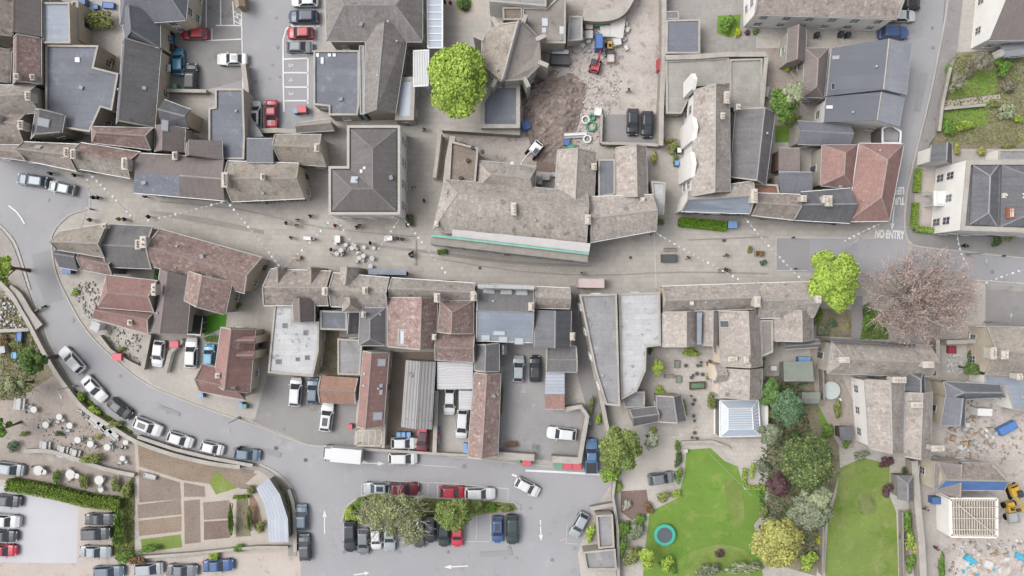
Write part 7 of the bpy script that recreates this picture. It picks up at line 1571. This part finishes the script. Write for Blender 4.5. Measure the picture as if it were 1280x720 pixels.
SHR = [(907,32,13,12,'leaf_green','round clipped green shrub in front of the white terrace'),(923,40,5,7,'leaf_brightyellow','acid yellow shrub beside the white terrace'),(935,39,5,4,'leaf_maroon','small dark red shrub under the white terrace wall'),(945,39,6,4,'leaf_green','small green shrub under the white terrace wall'),(985,85,7,5,'leaf_lime','small bright shrub below the brown link roof'),(978,63,5,6,'leaf_green','small green shrub left of the brown link roof'),(986,150,17,6,'leaf_lime','fresh green shrub along the small bright lawn'),
 (826,488,8,8,'leaf_lime','low lime shrub above the coach house'),(817,538,7,4,'leaf_lime','lime shrub below the coach house'),(1253,88,12,12,'leaf_green','green shrub right of the upper small lawn'),(1188,86,7,8,'leaf_green','green shrub above the grey bush tree'),(1210,92,9,9,'leaf_grey','grey shrub between two bushes on the upper small lawn'),(1262,108,12,8,'leaf_grey','grey flowering shrub right of the upper small lawn'),(1250,76,8,6,'leaf_green','green shrub under the porch'),
 (1187,158,10,12,'leaf_green','dark fresh shrub at the road end of the lower garden'),(1207,157,14,8,'leaf_lime','bright lime shrub along the lower garden'),(1258,138,13,12,'leaf_palegreen','pale flowering shrub right of the lower garden'),(1245,128,8,6,'leaf_olive','olive shrub by the garden path'),(1275,147,8,6,'leaf_lime','lime shrub at the right edge of the lower garden'),(1228,188,8,7,'leaf_yellow','yellow green shrub above the white fronted house'),(1198,185,5,9,'leaf_yellow','narrow yellow shrub beside the white gabled lodge'),(1258,184,10,5,'leaf_olive','olive shrub above the flat garage'),
 (1216,445,8,10,'leaf_dark','dark shrub above the round tree by the right house'),(1247,302,8,8,'leaf_dark','dark green shrub below the white fronted house'),(1262,298,8,5,'leaf_olive','light shrub beside the dark one below the white fronted house'),(1170,284,5,4,'leaf_dark','small dark ball shrub at the white facade foot'),
 (778,662,13,13,'leaf_green','green shrub top left of the first lawn border'),(795,664,13,14,'leaf_greygreen','grey green shrub in the first lawn border'),(790,695,14,14,'leaf_olive','brownish olive shrub at the bottom of the border'),(776,686,9,14,'leaf_green','green shrub on the left of the border'),(784,632,7,8,'leaf_blossom','white flecked shrub in the maroon soil bed'),(812,634,8,9,'leaf_brown','rusty shrub at the edge of the soil bed'),(828,622,12,8,'leaf_olive','olive shrub between drive and first lawn'),(846,617,7,7,'leaf_lime','lime shrub at the corner of the first lawn'),(800,650,10,8,'leaf_green','fresh shrub above the grey green one'),
 (848,557,5,8,'leaf_green','upper shrub of the strip beside the drive'),(848,575,6,12,'leaf_dark','middle shrub of the strip beside the drive'),(848,596,6,12,'leaf_green','lower shrub of the strip beside the drive'),(772,610,7,10,'leaf_lime','lime shrub at the gate of the gravel drive'),(954,582,14,9,'leaf_greygreen','low grey shrub below the small patio'),(940,590,4,12,'leaf_lime','lime clipped edge beside the grey bed'),(955,640,7,9,'leaf_olive','olive shrub on the right rim of the first lawn'),(930,708,30,8,'leaf_palegreen','flowering border at the foot of the first lawn'),(885,712,20,9,'leaf_greygreen','grey flowering border at the foot of the first lawn'),(900,692,8,6,'leaf_maroon','purple shrub at the foot of the first lawn'),(832,706,11,12,'leaf_lime','lime square bush near the trampoline'),(1008,702,14,14,'leaf_lime','lime shrub under the silver tree'),(1026,675,6,7,'leaf_brightyellow','bright yellow tuft at the second lawn edge'),
 (996,548,14,14,'leaf_dark','dark shrub joining the large dark olive tree'),(963,517,9,7,'leaf_yellow','yellow shrub right of the conservatory'),(1000,475,14,7,'leaf_bluegreen','blue green shrub below the green shed'),(950,450,8,14,'leaf_green','shrub strip right of the south wing'),(1047,510,6,14,'leaf_olive','narrow shrub beside the ribbed table'),(1034,540,10,12,'leaf_green','green shrub below the small middle lawn'),(1058,556,7,7,'leaf_green','green shrub at the top of the second lawn'),(1075,570,13,7,'leaf_greygreen','grey rockery shrub at the top of the second lawn'),(1108,578,12,8,'leaf_maroon','brown shrub at the top right of the second lawn'),(1108,614,9,10,'leaf_maroon','dull purple shrub on the right of the second lawn'),(1133,588,5,5,'leaf_dark','dark shrub above the boarded shed'),
 (1133,650,7,16,'leaf_green','upper green shrub between fence and lane wall'),(1137,676,7,14,'leaf_lime','middle lime shrub between fence and lane wall'),(1147,684,8,12,'leaf_yellow','yellow green shrub against the lane wall'),(1137,706,7,14,'leaf_green','lower green shrub between fence and lane wall'),(1176,706,4,22,'leaf_green','narrow green hedge strip along the lane'),
 (1043,403,7,6,'leaf_bluegreen','round shrub behind the lime tree'),(1061,407,5,5,'leaf_yellow','small yellow shrub behind the lime tree'),(1086,403,9,14,'leaf_green','green shrub under the copper tree'),(1023,395,6,14,'leaf_green','green shrub at the end of the street range'),(1030,412,10,8,'leaf_greygreen','grey green shrub above the long stone house'),(1083,388,8,10,'leaf_dark','dark green clump left of the copper tree'),
 (865,440,14,6,'leaf_lime','raised bed of bright shrubs in the courtyard'),(887,454,5,5,'leaf_brown','upper round pot shrub against the pink wall'),(888,470,6,6,'leaf_olive','lower round pot shrub against the pink wall'),(890,500,7,12,'leaf_olive','leafy bed left of the conservatory'),(856,510,4,13,'leaf_lime','narrow lime strip right of the coach house'),(813,440,4,5,'leaf_green','small shrub at the corner of the white roof'),
 (440,641,11,10,'leaf_lime','lime shrub at the west tip of the island'),(450,628,9,7,'leaf_green','green shrub near the west tip of the island'),(612,634,12,6,'leaf_green','low green shrub on the right of the island'),(630,636,13,5,'leaf_olive','low olive shrub at the east tip of the island'),(737,668,8,13,'leaf_lime','lime green bush beside the silver hatchback'),(765,667,6,7,'leaf_lime','lime bush right of the slim store'),
 (15,559,9,9,'leaf_bluegreen','round grey green hedge ball in the cafe garden'),(70,598,6,12,'leaf_green','green divider shrub left of the middle large table'),(105,600,7,12,'leaf_olive','green divider shrub right of the middle large table'),(146,604,7,12,'leaf_olive','green divider shrub at the end of the hedge'),(115,572,20,7,'leaf_olive','long leafy border in the middle of the cafe garden'),(120,547,7,4,'leaf_yellow','small yellow shrub in the cafe garden'),(73,542,7,4,'leaf_dark','dark low plant in the cafe garden'),(28,543,7,4,'leaf_olive','low olive plant in the cafe garden'),(158,612,9,12,'leaf_olive','olive shrub at the allotment fence top'),(152,655,6,28,'leaf_green','ragged green strip along the allotment fence'),
 (155,697,16,9,'leaf_green','left round green shrub below the allotments'),(172,699,13,8,'leaf_brown','reddish green shrub below the allotments'),(187,686,16,6,'leaf_green','bushy green row at the foot of the allotment beds'),(298,685,10,6,'leaf_green','clipped green bush beside the shelf wall'),(267,694,9,7,'leaf_lime','bright lime bush behind the royal blue saloon'),(290,645,3,26,'leaf_hedge','narrow clipped hedge in the right allotment'),(313,645,4,20,'leaf_olive','leafy strip beside the orange soil'),(324,660,7,9,'leaf_olive','olive shrub near the curved shelter'),(313,612,7,7,'leaf_olive','green tuft above the orange soil'),
 (351,615,7,14,'leaf_olive','upper shrub between shelter and pavement'),(358,640,6,16,'leaf_olive','lower shrub between shelter and pavement'),(100,498,7,10,'leaf_hedge','bright shrub at the top of the roadside strip'),(118,512,10,7,'leaf_lime','lime shrub in the middle of the roadside strip'),(142,531,14,6,'leaf_olive','olive shrub at the low end of the roadside strip'),(20,430,10,6,'leaf_olive','olive scrub by the blue garden box'),(5,425,7,7,'leaf_brown','brown scrub at the left edge'),
 (92,366,6,5,'leaf_lime','lime shrub at the corner of the wedge house garden'),(107,330,8,4,'leaf_dark','dark shrub on the wedge house terrace'),(195,345,5,10,'leaf_green','green plants between the two rear roofs'),(293,383,9,5,'leaf_green','green garden plants beside the artificial lawn'),(265,423,12,5,'leaf_green','shrub row above the bright blue small car'),(150,437,6,4,'leaf_olive','small shrub by the red planter box'),
 (835,176,14,3,'leaf_yellow','yellow green plants along the lower wall of the black car bays'),(765,180,14,4,'leaf_olive','olive plants below the wall of the black car bays'),(840,186,9,9,'leaf_olive','green plants at the narrow yard top'),(818,196,5,10,'leaf_yellow','yellow plants along the yard side of the wing'),(826,277,6,5,'leaf_green','green plant below the pale metal roof'),(845,198,4,8,'leaf_green','green plants beside the white front'),
 (128,25,20,14,'leaf_olive','rough shrubs in the small yard by the slate wing'),(106,45,6,8,'leaf_green','green shrub right of the stone annex'),(770,52,3,3,'leaf_green','small weed by the white bags'),(580,4,9,10,'leaf_dark','dark shrubs in the round flower bed'),(640,555,9,5,'leaf_brown','dry weeds in the courtyard corner'),(739,508,4,14,'leaf_olive','ivy on the alley wall'),(748,524,5,8,'leaf_lime','lime ivy at the alley mouth'),(627,500,3,22,'leaf_olive','weeds along the right side of the rust brown shed')]
for s in SHR: shrub(*s)
def hedge(pts, w, h, leaf, label, n=2500, ls=.24):
    P = [W(x, y, h*.8) for x, y in smooth(pts)]; r = empty('hedge', label, 'hedge', (P[0].x, P[0].y, 0)); mb = MB(); tot = sum((b-a).length for a, b in zip(P, P[1:]))
    core = MB(); 
    for a, b in zip(P, P[1:]):
        e = (b-a); ln = e.length; e.normalize(); s = Vector((-e.y, e.x, 0))
        m = (a+b)/2; core.box((m.x, m.y, h*.45), (ln*1.02, w*.78, h*.86), math.atan2(e.y, e.x), taper=.96)
        for _ in range(int(n*ln/tot)):
            t = rnd.random(); k = rnd.random()
            if k < .6: off = rnd.uniform(-w/2, w/2); z = h+rnd.gauss(0,.07)
            else: off = (w/2+rnd.gauss(0,.05))*rnd.choice((-1,1)); z = rnd.uniform(.1, h)
            p = Vector((a.x, a.y, 0))+e*ln*t+s*off; p.z = z; u = Vector((rnd.gauss(0,1),rnd.gauss(0,1),rnd.gauss(0,.5))).normalized(); v = u.orthogonal().normalized(); q = ls*rnd.uniform(.3,.6)
            mb.face([p-u*q, p-v*q*.8, p+u*q, p+v*q*.8])
    core.build('stems', 'leaf_dark', r); mb.build('foliage', leaf, r)
hedge([(8,606),(40,611),(75,618),(112,627),(150,631)], 1.7, 1.7, 'leaf_hedge', 'thick yellow green hedge above the pale car park', 5200, .3)
hedge([(849,277),(908,283)], 1.25, 1.2, 'leaf_clipped', 'clipped green hedge below the white street front', 2200)
hedge([(1149,211),(1146,240)], .75, 1.1, 'leaf_hedge', 'upper clipped hedge in front of the white fronted house', 1000, .2); hedge([(1145,253),(1143,285)], .75, 1.1, 'leaf_hedge', 'lower clipped hedge in front of the white fronted house', 1000, .2); hedge([(1144,286),(1169,288)], .75, 1.1, 'leaf_hedge', 'short clipped hedge along the pavement of the white fronted house', 900, .2)
hedge([(932,586),(932,608),(956,609)], .5, .7, 'leaf_lime', 'low box hedge round the grey bed of the first lawn', 900, .18); hedge([(824,706),(840,700),(843,718)], .5, .7, 'leaf_green', 'low box hedge near the trampoline', 700, .18); hedge([(291,622),(310,621)], .4, .8, 'leaf_hedge', 'low hedge closing the right allotment', 400, .18)
# grass tufts where verges are rough
def tufts(label, poly, n, leaf, s=.16):
    P = [tuple(W(x, y, 0))[:2] for x, y in poly]; xs = [p[0] for p in P]; ys = [p[1] for p in P]; mb = MB(); k = 0
    while k < n:
        p = (rnd.uniform(min(xs), max(xs)), rnd.uniform(min(ys), max(ys)))
        if not inside(p, P): continue
        k += 1; c = Vector((p[0], p[1], .16)); u = Vector((rnd.gauss(0,1),rnd.gauss(0,1),rnd.gauss(0,.6))).normalized()*s*rnd.uniform(.5,1.4); v = u.orthogonal().normalized()*s*.6
        mb.face([c-u, c-v, c+u, c+v])
    tag(mb.build('grass', leaf, loc=(P[0][0], P[0][1], 0)), label, 'grass', kind='stuff')
tufts('rough grass and weeds on the car park island', [(430,650),(440,630),(462,619),(642,630),(646,637),(600,641),(520,648),(445,654)], 4200, 'leaf_olive'); tufts('rough grass along the roadside strip', [(92,486),(104,492),(130,516),(166,540),(160,546),(128,524),(100,502)], 1600, 'leaf_hedge')
tufts('scrubby undergrowth in the garden between the lawns', [(955,470),(1000,484),(1030,600),(1020,700),(960,700),(948,620)], 3000, 'leaf_dark', .22); tufts('weeds on the scrub bank at the left edge', [(0,370),(28,368),(60,440),(30,500),(0,500)], 1800, 'leaf_olive'); tufts('weeds in the small gardens at the top right', [(1186,70),(1280,64),(1280,180),(1176,180)], 2600, 'leaf_olive')
tufts('low plants between allotment beds', [(140,636),(168,590),(168,694),(140,694)], 1300, 'leaf_olive'); tufts('flowers and weeds in the copper tree garden', [(1080,385),(1110,390),(1110,424),(1075,424)], 900, 'leaf_green')
# =================================================================== LIGHT, SKY, CAMERA
w = bpy.data.worlds.new('World'); sc.world = w; w.use_nodes = True; nt = w.node_tree; bg = nt.nodes['Background']
EL, AZ = 58, 285       # azimuth measured clockwise from +Y
sky = nt.nodes.new('ShaderNodeTexSky'); sky.sky_type = 'NISHITA'; sky.sun_disc = False; sky.sun_elevation = R(EL); sky.sun_rotation = R(AZ); sky.air_density = 1.; sky.dust_density = 6.; sky.ozone_density = .6
hs = nt.nodes.new('ShaderNodeHueSaturation'); hs.inputs['Saturation'].default_value = .25
nt.links.new(sky.outputs[0], hs.inputs['Color']); nt.links.new(hs.outputs[0], bg.inputs[0]); bg.inputs[1].default_value = .15
sd = bpy.data.lights.new('sun', 'SUN'); sd.energy = .8; sd.angle = R(28); sd.color = (1,.97,.93)
so = bpy.data.objects.new('sun', sd); COL.objects.link(so); so.location = (0,0,100)
dv = Vector((math.sin(R(AZ))*math.cos(R(EL)), math.cos(R(AZ))*math.cos(R(EL)), math.sin(R(EL))))
so.rotation_euler = (-dv).to_track_quat('-Z', 'Y').to_euler()
cd = bpy.data.cameras.new('camera'); cam = bpy.data.objects.new('camera', cd); COL.objects.link(cam); cam.location = (0,0,H); cam.rotation_euler = (0,0,0)
cd.sensor_width = 36; cd.lens = 36*F/1280; cd.clip_end = 2000; cd.clip_start = .5; sc.camera = cam
sc.render.engine = 'CYCLES'
vs_ = sc.view_settings; vs_.view_transform = 'Standard'; vs_.look = 'None'; vs_.gamma = 1; vs_.exposure = EXPO; vs_.use_curve_mapping = False
from collections import Counter
_c = Counter(o['label'] for o in COL.objects if o.parent is None and 'label' in o.keys() and 'group' not in o.keys())
for k, v in _c.items():
    if v > 1: print('DUPLABEL', k, v)
    if not 4 <= len(k.split()) <= 16: print('LEN', len(k.split()), k)
print('objects', len(COL.objects))
